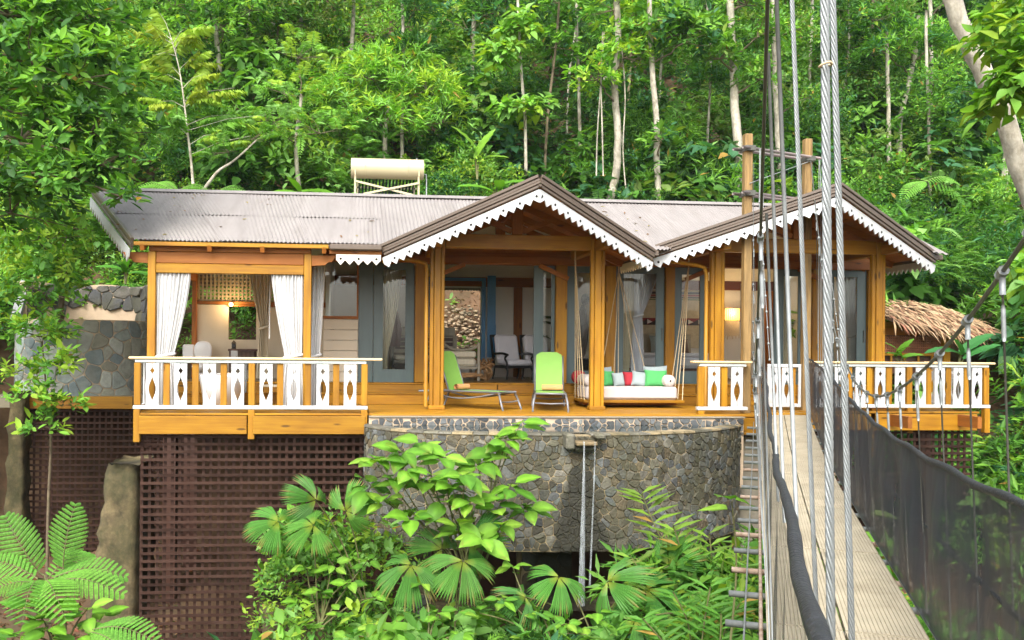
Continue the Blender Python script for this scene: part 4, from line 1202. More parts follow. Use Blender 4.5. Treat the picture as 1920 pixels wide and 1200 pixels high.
# thatch: a mass of hanging palm blades over a sloping roof
def thatch():
    rg = np.random.default_rng(8)
    P, F, T = [], [], []
    x0, x1 = 12.846 - 0.1, 16.209
    def surf(u, v):          # u along, v 0 = crest .. 1 = eave
        x = x0 + (x1 - x0) * u
        crest = interp([0, 0.12, 0.4, 0.62, 0.85, 1.0], [2.24, 2.38, 2.40, 2.24, 1.92, 1.55])(u)
        eave = interp([0, 0.2, 0.5, 0.8, 1.0], [1.88, 1.74, 1.58, 1.48, 1.32])(u)
        return np.array((x, 4.9 - 1.5 * v, crest + (eave - crest) * v ** 1.25))
    for row in range(11):
        v = row / 10
        for i in range(115):
            u = rg.random()
            p = surf(u, v * 0.95)
            dn = surf(min(u + 0.02, 1), min(v + 0.12, 1.0)) - p
            d = dn / np.linalg.norm(dn) + np.array((rg.normal(0.12, 0.35), rg.normal(-0.05, 0.2), rg.normal(-0.12 - 0.4 * (v > 0.85), 0.14)))
            d /= np.linalg.norm(d)
            L = rg.uniform(0.28, 0.55); wd = rg.uniform(0.018, 0.042)
            sd = np.cross(d, (0.2, -0.6, 1.0)); sd /= np.linalg.norm(sd)
            base = p + np.array((0, 0, rg.uniform(0.0, 0.09)))
            k = len(P)
            mid = base + d * L * 0.5 + np.array((0, -0.02, 0.025)); tip = base + d * L + np.array((0, 0, -0.06 * rg.random()))
            P += [base - sd * wd * 0.4, base + sd * wd * 0.4, mid - sd * wd, mid + sd * wd, tip]
            F += [(k, k + 1, k + 3, k + 2), (k + 2, k + 3, k + 4)]
            c = np.array([(1.15, 1.0, 0.85), (0.95, 0.8, 0.62), (0.85, 0.48, 0.42), (1.3, 1.2, 1.0), (0.6, 0.42, 0.3)][rg.choice(5, p=[0.35, 0.25, 0.16, 0.16, 0.08])]) * rg.uniform(0.75, 1.2)
            T += [tuple(c)] * 5
    m = MB(); m.add(P, F)
    o = m.build("thatch", thatch_m, hut, tint=np.array(T)); o["kind"] = "stuff"
    m = MB(); m.grid(lambda u, v: surf(u, v) + np.array((0, 0, -0.03)), 14, 6); m.build("roof_deck", dark_brown, hut)
thatch()

# ================================================================== cobble bank behind the back door
mb = MB(); rt = []
rg = np.random.default_rng(12)
for i in range(1700):
    x = rg.uniform(0.3, 6.5); z0 = rg.uniform(0.4, 2.35)
    y = 7.75 + (z0 - 0.4) * 0.5 + rg.uniform(-0.06, 0.06)
    r = rg.uniform(0.03, 0.07)
    k = len(mb.v); mb.ball((x, y, z0), (r * rg.uniform(0.9, 1.5), r, r * rg.uniform(0.6, 0.9)), 6, 4)
    rt += [tuple(np.array((0.62, 0.46, 0.30)) * rg.uniform(0.5, 1.35))] * (len(mb.v) - k)
o = mb.build("cobble_bank", stone_m, tint=np.array(rt), smooth=True); struct(o, "stuff", "bank of tan cobbles seen through the back door")

# ================================================================== curtains
def curtain(label, top, tie, bot, zt, ztie, zb, y, m=cloth_w, folds=9, amp=0.026, direction=(1, 0), tie_band=True, group=None):
    """top, tie, bot: (a, b) extents along the rail; gathered at ztie"""
    mb = MB()
    dx, dy = direction
    def f(u, v):
        z = zt + (zb - zt) * v
        tv = (zt - ztie) / (zt - zb) if ztie is not None else 2
        if ztie is None:
            a, b = top[0] + (bot[0] - top[0]) * v, top[1] + (bot[1] - top[1]) * v; k = 1
        elif v < tv:
            t = v / tv; s = t ** 1.35
            a, b = top[0] + (tie[0] - top[0]) * s, top[1] + (tie[1] - top[1]) * s
            k = 1 - 0.25 * t
        else:
            t = (v - tv) / (1 - tv); s = t ** 0.6
            a, b = tie[0] + (bot[0] - tie[0]) * s, tie[1] + (bot[1] - tie[1]) * s
            k = 0.75 + 0.35 * t
        w = a + (b - a) * (u + 0.012 * math.sin(u * 31 + v * 5))
        off = amp * k * (math.sin(u * folds * 2 * math.pi + 0.8 * math.sin(v * 3 + u * 7)) + 0.35 * math.sin(u * folds * 5.1 + v * 4))
        return (w * dx + (0 if dx else y) - off * dy * 1.0, (y if dx else 0) + w * dy + off * dx, z) if dx else (y + off, w, z)
    mb.grid(f, folds * 12, 26)
    c = tag(mb.build("curtain", m, smooth=True), label, "curtain", group)
    if ztie is not None and tie_band:
        t = MB(); n = 14
        cx, wx = (tie[0] + tie[1]) / 2, (tie[1] - tie[0]) / 2 + 0.015
        pts = []
        for i in range(n):
            a = 2 * math.pi * i / n
            p = (cx + wx * math.cos(a), y + (amp + 0.03) * math.sin(a)) if dx else (y + (amp + 0.03) * math.sin(a), cx + wx * math.cos(a))
            pts.append((p[0], p[1], ztie + 0.03 * math.cos(a)))
        t.tube(pts, 0.028, 8, closed=True); t.build("tie_back", m, c, smooth=True)
    return c
FY = -0.35
curtain("white cotton curtain tied back at the outer corner of the bathroom pavilion", (-3.514, -2.903), (-3.505, -3.195), (-3.533, -3.082), 2.50, 0.98, 0.03, FY)
curtain("white cotton curtain tied to the pavilion post beside the lounge", (-1.479, -0.893), (-1.22, -0.913), (-1.335, -0.865), 2.49, 0.98, 0.03, FY)
curtain("narrow white curtain on the inner side of the pavilion", (-0.764, -0.524), (-0.794, -0.604), (-0.813, -0.564), 2.66, 0.98, 0.03, 0.2, folds=4, amp=0.03)
curtain("beige shaded curtain gathered in the middle at the back of the bathroom", (-2.247, -1.719), (-2.006, -1.845), (-2.086, -1.822), 2.85, 1.554, 0.45, 3.0, m=cloth_b, folds=6, amp=0.04)
curtain("ivory curtain behind the lounge door glass beside the floor lamp", (0.629, 1.06), (0.629, 0.742), (0.629, 0.765), 2.85, 0.95, 0.45, 2.3, m=cloth_b, folds=7, amp=0.03, tie_band=False)
curtain("ivory curtain hanging straight behind the swing bed", (5.893, 6.253), None, (5.893, 6.037), 2.85, None, 0.45, 2.45, m=cloth_b, folds=6, amp=0.03)
curtain("white sheer curtain gathered in front of the bed", (6.109, 6.634), (6.121, 6.288), (6.05, 6.347), 2.85, 1.895, 0.45, 2.3, m=cloth_l, folds=7, amp=0.035)
curtain("pale curtain drawn to the edge of the last bedroom door", (10.698, 11.17), (11.021, 11.17), (10.996, 11.195), 2.82, 1.478, 0.45, 2.3, m=cloth_w, folds=6, amp=0.03)
curtain("grey shaded curtain inside the bedroom door behind the bridge cables", (9.515, 9.663), None, (9.515, 9.614), 2.82, None, 0.45, 2.4, m=cloth_b, folds=3, amp=0.03)
curtain("pale curtain seen beside the bedroom wall lamp", (8.911, 9.089), None, (8.937, 9.089), 2.7, None, 0.45, 3.2, m=cloth_w, folds=4, amp=0.03)

# ================================================================== bathroom
tub = thing("bathtub", "white freestanding bathtub behind the pavilion railing", "bathtub", (-2.462, 0.55, 0.0))
prof = [(0.0, 0.02), (0.30, 0.02), (0.33, 0.05), (0.41, 0.60), (0.40, 0.625), (0.36, 0.61), (0.30, 0.15), (0.0, 0.12)]
mb = MB(); n = 36
vs = [(r * math.cos(2 * math.pi * k / n), r * 2.0 * math.sin(2 * math.pi * k / n) * (1 if r else 1), z) for r, z in prof for k in range(n)]
mb.add(vs, [(j * n + k, j * n + (k + 1) % n, (j + 1) * n + (k + 1) % n, (j + 1) * n + k) for j in range(len(prof) - 1) for k in range(n)])
mb.build("shell", tub_m, tub, smooth=True)
mb = MB(); mb.tube([(0.34, 0.9, 0), (0.34, 0.9, 0.85), (0.30, 0.88, 0.92), (0.22, 0.84, 0.9)], 0.018, 8); mb.build("standing_tap", steel, tub, smooth=True)
toi = thing("toilet", "white toilet with raised lid against the bathroom wall", "toilet", (-3.315, 3.45, 0.42))
mb = MB(); mb.ball((0, -0.15, 0.28), (0.19, 0.28, 0.14), 16, 8); mb.build("bowl", tub_m, toi, smooth=True)
mb = MB(); mb.ball((0, 0.16, 0.62), (0.20, 0.035, 0.22), 18, 10, 0.8); mb.build("lid", tub_m, toi, smooth=True)
mb = MB(); mb.cbox(-0.46, -0.20, 0.2, 0.40, 0.40, 0.76, 0.03); mb.build("cistern", tub_m, toi)
mb = MB(); mb.cbox(-0.09, 0.09, -0.2, 0.2, 0.0, 0.2, 0.03); mb.build("foot", tub_m, toi)
van = thing("vanity", "dark slatted washstand under the bathroom mirror opening", "washstand", (-2.761, 3.55, 0.42))
vw = -2.125 - -2.761
mb = MB(); mb.cbox(0, vw, 0, 0.45, 0.62, 0.67, 0.006); mb.build("counter", dark_brown, van)
for i in range(14):
    x = vw * 0.36 + i * vw * 0.045; mb = MB(); mb.box(x, x + vw * 0.025, 0.02, 0.05, 0.2, 0.615); mb.build("slat", dark_brown, van)
for x in (0.02, vw - 0.06):
    mb = MB(); mb.box(x, x + 0.04, 0.02, 0.06, 0.0, 0.618); mb.build("leg", dark_brown, van)
tag(MB().cbox(-2.689, -2.537, 3.50, 3.54, 0.62, 1.05, 0.008).build("hand_towel", cloth_w), "white towel hanging on the dark washstand", "towel")
lan = thing("lantern", "small dark lantern standing on the washstand", "lantern", (-2.657, 3.75, 1.09))
mb = MB(); mb.cbox(-0.05, 0.05, -0.05, 0.05, 0.0, 0.02, 0.004); mb.cbox(-0.045, 0.045, -0.045, 0.045, 0.02, 0.12, 0.01); mb.build("body", black_wood, lan)
mb = MB(); mb.add([(-0.06, -0.06, 0.12), (0.06, -0.06, 0.12), (0.06, 0.06, 0.12), (-0.06, 0.06, 0.12), (0, 0, 0.2)], [(0, 1, 4), (1, 2, 4), (2, 3, 4), (3, 0, 4)]); mb.build("cap", black_wood, lan)
bl = thing("wall_bulb", "lit bare bulb on the bathroom wall", "lamp", (-2.741, 3.88, 2.095))
mb = MB(); mb.ball((0, -0.02, 0), 0.045, 12, 8); mb.build("bulb", bulb_m, bl, smooth=True)
mb = MB(); mb.tube([(0, 0.03, 0.0), (0, 0.10, 0.03)], 0.03, 10); mb.build("holder", steel_dark, bl)
def lamp(name, loc, watts, col, r=0.05):
    l = bpy.data.lights.new(name, 'POINT'); l.energy = watts; l.color = col; l.shadow_soft_size = r
    o = bpy.data.objects.new(name, l); COL.objects.link(o); o.location = loc
lamp("bulb_light", (-2.741, 3.78, 2.095 - 0.02), 7, (1.0, 0.66, 0.32))
tag(MB().cbox(-1.594, -1.573, 0.58, 0.60, 1.30, 2.55, 0.003).build("blind_wand", cloth_w), "thin white wand hanging beside the pavilion curtain", "wand")
st = thing("bath_stool", "grey slatted stool inside the bathroom near the post", "stool", (-1.6, 1.1, 0.0))
mb = MB(); mb.cbox(-0.2, 0.2, -0.15, 0.15, 0.36, 0.40, 0.006); mb.build("seat", grey_wood, st)
for sx in (-0.17, 0.17):
    for sy_ in (-0.12, 0.12):
        mb = MB(); mb.cbox(sx - 0.02, sx + 0.02, sy_ - 0.02, sy_ + 0.02, 0, 0.358, 0.004); mb.build("leg", grey_wood, st)

# ================================================================== lounge
def make_settee():
    t = thing("settee", "grey limed wooden settee with fretted back and pale cushions", "settee", (2.366, 3.3, 0.42))
    # seen from its side: arm facing the deck
    a = MB()
    arm = catmull([(-0.36, 0, 0.88), (-0.30, 0, 0.82), (-0.1, 0, 0.70), (0.25, 0, 0.70), (0.42, 0, 0.76), (0.48, 0, 0.84)], 6)
    a.tube(arm, 0.032, 8); a.build("arm", grey_wood, t, smooth=True)
    for x, z in ((-0.36, 1.0), (0.48, 0.86)):
        mb = MB(); mb.cbox(x - 0.03, x + 0.03, -0.03, 0.03, 0, z, 0.006); mb.build("leg", grey_wood, t)
    for x, z in ((-0.36, 1.0), (0.48, 0.5)):
        mb = MB(); mb.cbox(x - 0.03, x + 0.03, 1.37, 1.43, 0, z, 0.006); mb.build("leg", grey_wood, t)
    mb = MB(); mb.cbox(-0.33, 0.45, 0.0, 1.4, 0.26, 0.32, 0.006); mb.build("seat_frame", grey_wood, t)
    mb = MB(); mb.cbox(-0.32, 0.44, 0.04, 1.36, 0.322, 0.50, 0.05); mb.build("seat_cushion", cloth_b, t)
    mb = MB(); mb.cbox(-0.30, 0.42, -0.02, 0.05, 0.52, 0.66, 0.03); mb.build("arm_cushion", cloth_b, t)
    mb = MB(); mb.cbox(-0.40, -0.34, 0.0, 1.4, 0.95, 1.06, 0.008); mb.cbox(-0.40, -0.34, 0.0, 1.4, 0.50, 0.56, 0.008); mb.build("back_rail", grey_wood, t)
    for i in range(6):
        mb = MB(); mb.cbox(-0.385, -0.355, 0.06 + i * 0.24, 0.14 + i * 0.24, 0.56, 0.95, 0.006); mb.build("back_slat", grey_wood, t)
    return t
make_settee()
fb = thing("fretted_bench", "long grey bench with carved dark red cut-outs behind the lounge post", "bench", (0, 0, 0.42))
fx0, fx1 = 0.97, 2.453
for z0, z1 in ((1.02, 1.22), (0.60, 0.70)):
    mb = MB(); mb.cbox(fx0, fx1, 4.6, 4.66, z0, z1, 0.008); mb.build("back_rail", grey_wood, fb)
for i in range(5):
    a = fx0 + i * (fx1 - fx0) / 4.0; mb = MB(); mb.cbox(a - 0.05, a + 0.05, 4.601, 4.659, 0.0, 1.02, 0.006); mb.build("leg", grey_wood, fb)
for i in range(4):
    a = fx0 + (i + 0.5) * (fx1 - fx0) / 4.0
    mb = MB()
    for dz in (0.74, 0.86, 0.97): mb.box(a - 0.13, a + 0.13, 4.605, 4.655, dz, dz + 0.035)
    mb.build("fret", grey_wood, fb)
mb = MB(); mb.box(fx0, fx1, 4.66, 4.68, 0.70, 1.02); mb.build("backing", dark_brown, fb)
mb = MB(); mb.cbox(fx0, fx1, 4.1, 4.6, 0.36, 0.44, 0.01); mb.build("seat", grey_wood, fb)
mb = MB(); mb.cbox(fx0 + 0.02, fx1 - 0.02, 4.12, 4.58, 0.442, 0.56, 0.03); mb.build("seat_cushion", cloth_b, fb)

def armchair(label, x, y, rz):
    t = thing("armchair", label, "armchair", (x, y, 0.42), rz, "black armchairs with white cushions in the lounge")
    mb = MB()
    vs = lambda p: p
    b = MB(); b.cbox(-0.30, 0.30, -0.09, 0.06, 0.0, 0.66, 0.05); o = b.build("back_cushion", cloth_l, t); o.location = (0, 0.24, 0.42); o.rotation_euler = (R(-16), 0, 0)
    b = MB(); b.cbox(-0.30, 0.30, -0.36, 0.26, 0.34, 0.47, 0.045); b.build("seat_cushion", cloth_l, t)
    b = MB(); b.cbox(-0.34, 0.34, -0.38, 0.34, 0.27, 0.335, 0.01); b.build("seat_frame", black_wood, t)
    b = MB(); b.bar((-0.33, 0.33, 0.3), (-0.33, 0.52, 1.05), 0.045, 0.05); b.bar((0.33, 0.33, 0.3), (0.33, 0.52, 1.05), 0.045, 0.05); b.bar((-0.33, 0.52, 1.03), (0.33, 0.52, 1.03), 0.05, 0.07); b.build("back_frame", black_wood, t)
    for s in (-1, 1):
        b = MB(); b.tube(catmull([(s * 0.34, -0.38, 0.58), (s * 0.35, -0.1, 0.62), (s * 0.34, 0.38, 0.60)], 5), 0.03, 6); b.tube(catmull([(s * 0.34, -0.36, 0.58), (s * 0.35, -0.26, 0.50), (s * 0.34, -0.34, 0.40), (s * 0.34, -0.34, 0.3)], 5), 0.025, 6); b.build("arm", black_wood, t, smooth=True)
        b = MB(); b.tube(catmull([(s * 0.33, -0.28, 0.28), (s * 0.33, -0.36, 0.22), (s * 0.33, -0.35, 0.10), (s * 0.33, -0.33, 0.0)], 5), 0.024, 6); b.build("leg", black_wood, t, smooth=True)
        b = MB(); b.tube([(s * 0.33, 0.30, 0.28), (s * 0.33, 0.34, 0.12), (s * 0.33, 0.40, 0.0)], 0.022, 6); b.build("leg", black_wood, t, smooth=True)
    return t
armchair("black armchair with white cushions next to the blue back door", 3.791, 4.2, R(18))
armchair("black armchair with white cushions half hidden by the slate door", 4.44, 4.05, R(10))
dt = thing("driftwood_table", "low table of tangled driftwood between settee and armchairs", "table", (3.031, 3.7, 0.42))
rg = random.Random(5)
for i in range(16):
    a = rg.uniform(0, 6.28); r0, r1 = rg.uniform(0.05, 0.25), rg.uniform(0.05, 0.28)
    p = [(r0 * math.cos(a), r0 * math.sin(a), 0.0), (rg.uniform(-0.2, 0.2), rg.uniform(-0.2, 0.2), 0.2), (r1 * math.cos(a + 1), r1 * math.sin(a + 1), rg.uniform(0.36, 0.5))]
    mb = MB(); mb.tube(catmull(p, 4), rg.uniform(0.018, 0.035), 6); mb.build("branch", drift, dt, smooth=True)
for i in range(7):
    y = -0.2 + i * 0.05; mb = MB(); mb.tube([(-0.95 + rg.uniform(0, .2), y - 0.3, 0.05 + rg.uniform(0, 0.12)), (-0.1, y - 0.3, 0.06 + rg.uniform(0, 0.1))], 0.025, 6); mb.build("branch", drift, dt, smooth=True)
pl = thing("pendant_lantern", "grey-green pendant lantern hanging in the back doorway", "lantern", (2.508, 6.3, 2.741))
mb = MB(); mb.add([(-0.12, -0.12, 0.28), (0.12, -0.12, 0.28), (0.12, 0.12, 0.28), (-0.12, 0.12, 0.28), (-0.085, -0.085, 0), (0.085, -0.085, 0), (0.085, 0.085, 0), (-0.085, 0.085, 0)], [(0, 1, 2, 3), (4, 5, 6, 7), (0, 1, 5, 4), (1, 2, 6, 5), (2, 3, 7, 6), (3, 0, 4, 7)]); mb.build("shade", mat("lantern_glass", (0.16, 0.17, 0.13), 0.3), pl)
mb = MB(); mb.cbox(-0.135, 0.135, -0.135, 0.135, 0.282, 0.31, 0.004); mb.tube([(0, 0, 0.31), (0, 0, 0.62)], 0.01, 6); mb.build("cap", steel_dark, pl)
fl = thing("floor_lamp", "dark tripod floor lamp with drooping shade behind the lounge door", "lamp", (0.916, 3.4, 0.42))
for k in range(3):
    a = k * 2.1; mb = MB(); mb.tube([(0, 0, 0.35), (0.22 * math.cos(a), 0.22 * math.sin(a), 0.0)], 0.014, 6); mb.build("leg", black_wood, fl, smooth=True)
mb = MB(); mb.tube([(0, 0, 0.3), (0, 0, 1.75)], 0.014, 6); mb.build("pole", black_wood, fl)
mb = MB(); n = 20
mb.add([(r * math.cos(2 * math.pi * k / n), r * math.sin(2 * math.pi * k / n), z) for r, z in ((0.05, 1.70), (0.10, 1.55), (0.20, 1.15), (0.16, 0.75)) for k in range(n)], [(j * n + k, j * n + (k + 1) % n, (j + 1) * n + (k + 1) % n, (j + 1) * n + k) for j in range(3) for k in range(n)])
mb.build("shade", mat("maroon_cloth", (0.10, 0.035, 0.03), 0.9), fl, smooth=True)
# dark ornament figures behind the door glass, framed prints
fg = tag(MB().ball((5.205, 3.2, 1.55), (0.13, 0.10, 0.62), 14, 10).ball((5.254, 3.2, 2.28), (0.09, 0.09, 0.14), 12, 8).tube([(5.094, 3.2, 1.9), (5.032, 3.15, 1.4)], 0.04, 8).cbox(5.106, 5.328, 3.08, 3.32, 0.42, 0.95, 0.02).build("carved_figure", black_wood, smooth=True), "tall dark carving behind the door glass left of the swing bed", "carving")

# ================================================================== bedroom
bed = thing("bed", "white made-up bed against the bedroom back wall", "bed", (7.55, 3.75, 0.42))
mb = MB(); mb.cbox(-1.15, 1.15, 0.0, 2.1, 0.12, 0.30, 0.02); mb.build("frame", dark_brown, bed)
mb = MB(); mb.cbox(-1.1, 1.1, 0.03, 2.05, 0.302, 0.60, 0.07); mb.build("mattress", cloth_l, bed)
mb = MB(); mb.cbox(-1.14, 1.14, -0.02, 1.3, 0.56, 0.66, 0.04); mb.build("duvet", cloth_l, bed)
for sx in (-1, 1):
    for yy in (0.06, 2.0):
        mb = MB(); mb.cbox(sx * 1.05 - 0.05, sx * 1.05 + 0.05, yy - 0.05, yy + 0.05, 0.0, 0.118, 0.006); mb.build("leg", dark_brown, bed)
mb = MB(); mb.cbox(-1.2, 1.2, 2.06, 2.14, 0.1, 1.15, 0.02); mb.build("headboard", grey_wood, bed)

def pillow_mesh(w, h, t, m, name="pillow"):
    mb = MB(); n = 12
    def f(sign):
        def g(u, v):
            a, b = 2 * u - 1, 2 * v - 1
            k = max(0.0, (1 - a ** 4) * (1 - b ** 4)) ** 0.5
            pin = 1 - 0.08 * (1 - abs(a) ** 2) * (abs(b) ** 6)
            pin2 = 1 - 0.08 * (1 - abs(b) ** 2) * (abs(a) ** 6)
            return (a * w / 2 * pin2, sign * (t / 2 * k + 0.004), b * h / 2 * pin)
        return g
    mb.grid(f(1), n, n); mb.grid(f(-1), n, n)
    return mb.mesh(name, m, True)
def cushion(label, w, h, t, m, loc, rot, cat="cushion", name="cushion", group=None):
    return tag(link(name, pillow_mesh(w, h, t, m, name), None, loc, rot), label, cat, group)
cushion("white bed pillow seen between curtain and door frame", 0.75, 0.5, 0.2, cloth_l, (7.05, 5.6, 1.28), (R(-18), 0, 0), "pillow", "bed_pillow")
cushion("grey bed pillow behind the middle bedroom door glass", 0.75, 0.5, 0.2, grey_c, (7.95, 5.6, 1.28), (R(-18), 0, 0), "pillow", "bed_pillow")
cushion("small dark cushion in the middle of the bed", 0.45, 0.4, 0.15, dark_brown, (8.28, 5.36, 1.24), (R(-20), 0, 0), "pillow", "bed_pillow")
wh = thing("wall_hanging", "woven wall hanging with dark, red and white bands above the bed", "wall hanging", (0, 0, 0))
hx0, hx1 = 7.348, 9.269
mb = MB(); mb.box(hx0, hx1, 5.965, 5.985, 1.2, 2.70); mb.build("cloth", mat("oatmeal_weave", (0.50, 0.43, 0.31), 0.95, var=0.12, scale=12), wh)
blk = mat("black_yarn", (0.02, 0.02, 0.03), 0.95); crim = mat("maroon_yarn", (0.22, 0.02, 0.04), 0.95); wyarn = mat("white_yarn", (0.70, 0.68, 0.66), 0.95); gyarn = mat("green_yarn", (0.06, 0.14, 0.06), 0.95)
for (py, m_, hh) in ((549, blk, 0.06), (554, crim, 0.04), (558, blk, 0.035), (562, gyarn, 0.025)):
    z = 2.634 - (py - 549) / 75.0
    mb = MB(); mb.box(hx0, hx1, 5.957, 5.965, z - hh / 2, z + hh / 2); mb.build("band", m_, wh)
zc = 1.887
mb = MB(); mb.box(hx0, hx1, 5.958, 5.964, zc - 0.09, zc + 0.09); mb.build("band", crim, wh)
for i in range(7):
    x = hx0 + i * (hx1 - hx0) / 7; wdt = (hx1 - hx0) / 7
    mb = MB(); mb.prism([(x, 5.956, zc - 0.09), (x + wdt, 5.956, zc - 0.09), (x + wdt, 5.956, zc + 0.07)], (0, 0.002, 0)); mb.build("triangle", blk, wh)
    mb = MB(); mb.prism([(x, 5.954, zc - 0.06), (x + wdt * 0.5, 5.954, zc - 0.01), (x, 5.954, zc + 0.06)], (0, 0.002, 0)); mb.build("triangle", wyarn, wh)
sc = thing("wall_lamp", "lit wall lamp with woven shade and fringe on the bedroom wall", "lamp", (9.771, 5.75, 2.08))
mb = MB(); mb.box(-0.19, 0.19, -0.10, 0.10, -0.15, 0.15); mb.build("shade", shade_m, sc)
mb = MB()
for i in range(9): mb.box(-0.20 + i * 0.048, -0.19 + i * 0.048, -0.112, -0.102, -0.16, 0.16)
for z in (-0.16, 0.15): mb.box(-0.2, 0.2, -0.113, 0.11, z, z + 0.012)
mb.build("cane_frame", drift, sc)
mb = MB(); mb.ball((0, -0.115, 0.03), (0.045, 0.02, 0.05), 10, 8); mb.build("bulb", bulb_m, sc, smooth=True)
for i in range(14):
    x = -0.18 + i * 0.028; mb = MB(); mb.tube([(x, -0.1, -0.16), (x, -0.1, -0.55 - 0.1 * rnd.random())], 0.008, 4); mb.build("tassel", rope_m, sc)
lamp("wall_lamp_light", (9.771, 5.5, 2.08 + 0.05), 9, (1.0, 0.68, 0.34), 0.12)

# ================================================================== deck furniture
def lounger(label, loc, rz):
    t = thing("sun_lounger", label, "sun lounger", loc, rz, "lime sun loungers on the deck")
    # local: foot towards -Y, head towards +Y
    W = 0.275
    sl = MB()
    def seat(u, v): return ((2 * u - 1) * (W - 0.02), -1.0 + 1.15 * v, 0.335 - 0.02 * math.sin(math.pi * v) * (1 - (2 * u - 1) ** 2) + 0.01 * (v < 0.08))
    sl.grid(seat, 8, 14)
    def seat2(u, v): p = seat(u, v); return (p[0], p[1], p[2] - 0.012)
    sl.grid(seat2, 8, 14); sl.build("seat_sling", lime_c, t, smooth=True)
    bk = MB()
    th = R(70)
    def back(o):
        def g(u, v):
            a = 2 * u - 1; rr = 1.0
            wv = W - 0.02 - (0.10 * max(0, (v - 0.90) / 0.10) ** 2)
            d = 0.80 * v
            return (a * wv, 0.17 + d * math.cos(th) + o + 0.02 * (1 - a * a), 0.34 + d * math.sin(th))
        return g
    bk.grid(back(0), 8, 14); bk.grid(back(0.014), 8, 14); bk.build("back_sling", lime_c, t, smooth=True)
    fr = MB()
    for s in (-1, 1):
        fr.tube([(s * W, -1.0, 0.33), (s * W, 0.17, 0.33), (s * W, 0.9, 0.30)], 0.02, 8)
        top = [(s * W, 0.17 + 0.78 * v * math.cos(th) + 0.01, 0.34 + 0.78 * v * math.sin(th)) for v in (0, 0.5, 0.92)]
        fr.tube(top, 0.016, 8)
    fr.tube([(-W, -1.0, 0.33), (W, -1.0, 0.33)], 0.02, 8); fr.tube([(-W, 0.9, 0.30), (W, 0.9, 0.30)], 0.02, 8)
    fr.build("frame", alu, t, smooth=True)
    for s in (-1, 1):
        for (y0, y1) in ((-0.97, -1.10), (0.55, 0.72)):
            lg = MB(); lg.tube([(s * W, y0, 0.33), (s * (W + 0.035), (y0 + y1) / 2, 0.18), (s * (W + 0.05), y1, 0.0)], [0.024, 0.021, 0.018], 8); lg.build("leg", alu, t, smooth=True)
        br = MB(); br.tube(catmull([(s * W, -0.9, 0.31), (s * W, -0.4, 0.22), (s * W, 0.1, 0.20), (s * W, 0.6, 0.30)], 5), 0.016, 6); br.build("side_brace", alu, t, smooth=True)
    for y in (-1.03, 0.62):
        cb = MB(); cb.tube([(-W - 0.03, y, 0.16), (0, y, 0.145), (W + 0.03, y, 0.16)], 0.016, 6); cb.build("cross_bar", alu, t, smooth=True)
    return t
L1 = lounger("lime green sun lounger turned sideways beside the lounge post", (2.186, 0.55, 0), R(48))
L2 = lounger("lime green sun lounger facing the pool, next to the swing bed", (3.836, 0.42, 0), R(-11))
def towel(label, base, rz):
    mb = MB()
    def sp(u, v):
        a = v * 2 * math.pi * 2.6; r = 0.022 + 0.040 * v
        return ((u - 0.5) * 0.40, r * math.cos(a), r * math.sin(a))
    mb.grid(sp, 6, 60)
    o = tag(link("rolled_towel", mb.mesh("rolled_towel", towel_c, True)), label, "towel", "rolled orange towels")
    m = Matrix.Translation(base) @ Matrix.Rotation(rz, 4, 'Z')
    o.matrix_world = m @ Matrix.Translation((0.06, 0.10, 0.40))
    return o
towel("rolled orange towel on the sideways lounger", (2.186, 0.55, 0), R(48))
towel("rolled orange towel on the lounger facing the pool", (3.836, 0.42, 0), R(-11))

# hanging day bed
DX0, DX1, DY0, DY1 = 4.608, 6.566, 0.55, 1.32
db = thing("swing_bed", "hanging day bed with white mattress on an orange plank base", "swing bed", (0, 0, 0))
mb = MB(); mb.cbox(DX0 - 0.05, DX1 + 0.02, DY0 - 0.06, DY1 + 0.06, 0.10, 0.16, 0.01); mb.build("base", wood_x, db)
mb = MB(); mb.cbox(DX0, DX1 - 0.10, DY0, DY1, 0.163, 0.42, 0.045); mb.build("mattress", mat("cream_canvas", (0.56, 0.51, 0.475), 0.9, var=0.03), db)
for y in (0.8, 1.1):
    mb = MB(); mb.cbox(DX0, DX1 - 0.05, y - 0.04, y + 0.04, 0.04, 0.098, 0.006); mb.build("bearer", wood_red_x, db)
hooks = {"lf": (4.411, 0.75, 2.96), "rf": (6.817, 0.95, 2.90), "lb": (5.6, 1.75, 2.80)}
def ropes(h, ends):
    for e in ends:
        mb = MB(); mb.tube([h, tuple(e)], 0.009, 6); mb.build("rope", rope_m, db, smooth=True)
    mb = MB(); hv = V(h); mb.tube([hv + V((0, 0, 0.14)), hv, hv + (V(ends[0]) - hv) * 0.05], 0.016, 6); mb.build("rope_knot", rope_m, db, smooth=True)
ropes(hooks["lf"], [(DX0 - 0.03, DY0 + 0.02, 0.155), (DX0 - 0.03, DY0 + 0.28, 0.155), (DX0 - 0.03, DY0 + 0.5, 0.155), (DX0 - 0.03, DY1, 0.155)])
ropes(hooks["rf"], [(DX1, DY0 + 0.02, 0.155), (DX1, DY0 + 0.28, 0.155), (DX1, DY0 + 0.5, 0.155), (DX1, DY1, 0.155)])
ropes(hooks["lb"], [(5.045, 1.37, 0.155), (5.382, 1.37, 0.155), (5.495, 1.37, 0.155), (5.948, 1.37, 0.155), (6.231, 1.37, 0.155)])
def bolster(label, x, m, y0=DY0 + 0.02, y1=DY1 - 0.02, z=0.535, r=0.12):
    mb = MB(); pts = [(x, y0 + 0.02, z), (x, y0 + 0.021, z), (x, y0 + 0.06, z), (x, (y0 + y1) / 2, z), (x, y1 - 0.06, z), (x, y1 - 0.02, z)]
    mb.tube(pts, [0.02, r * 0.85, r, r, r, r * 0.8], 18)
    return tag(mb.build("bolster", m, smooth=True), label, "bolster", "bolsters of the swing bed")
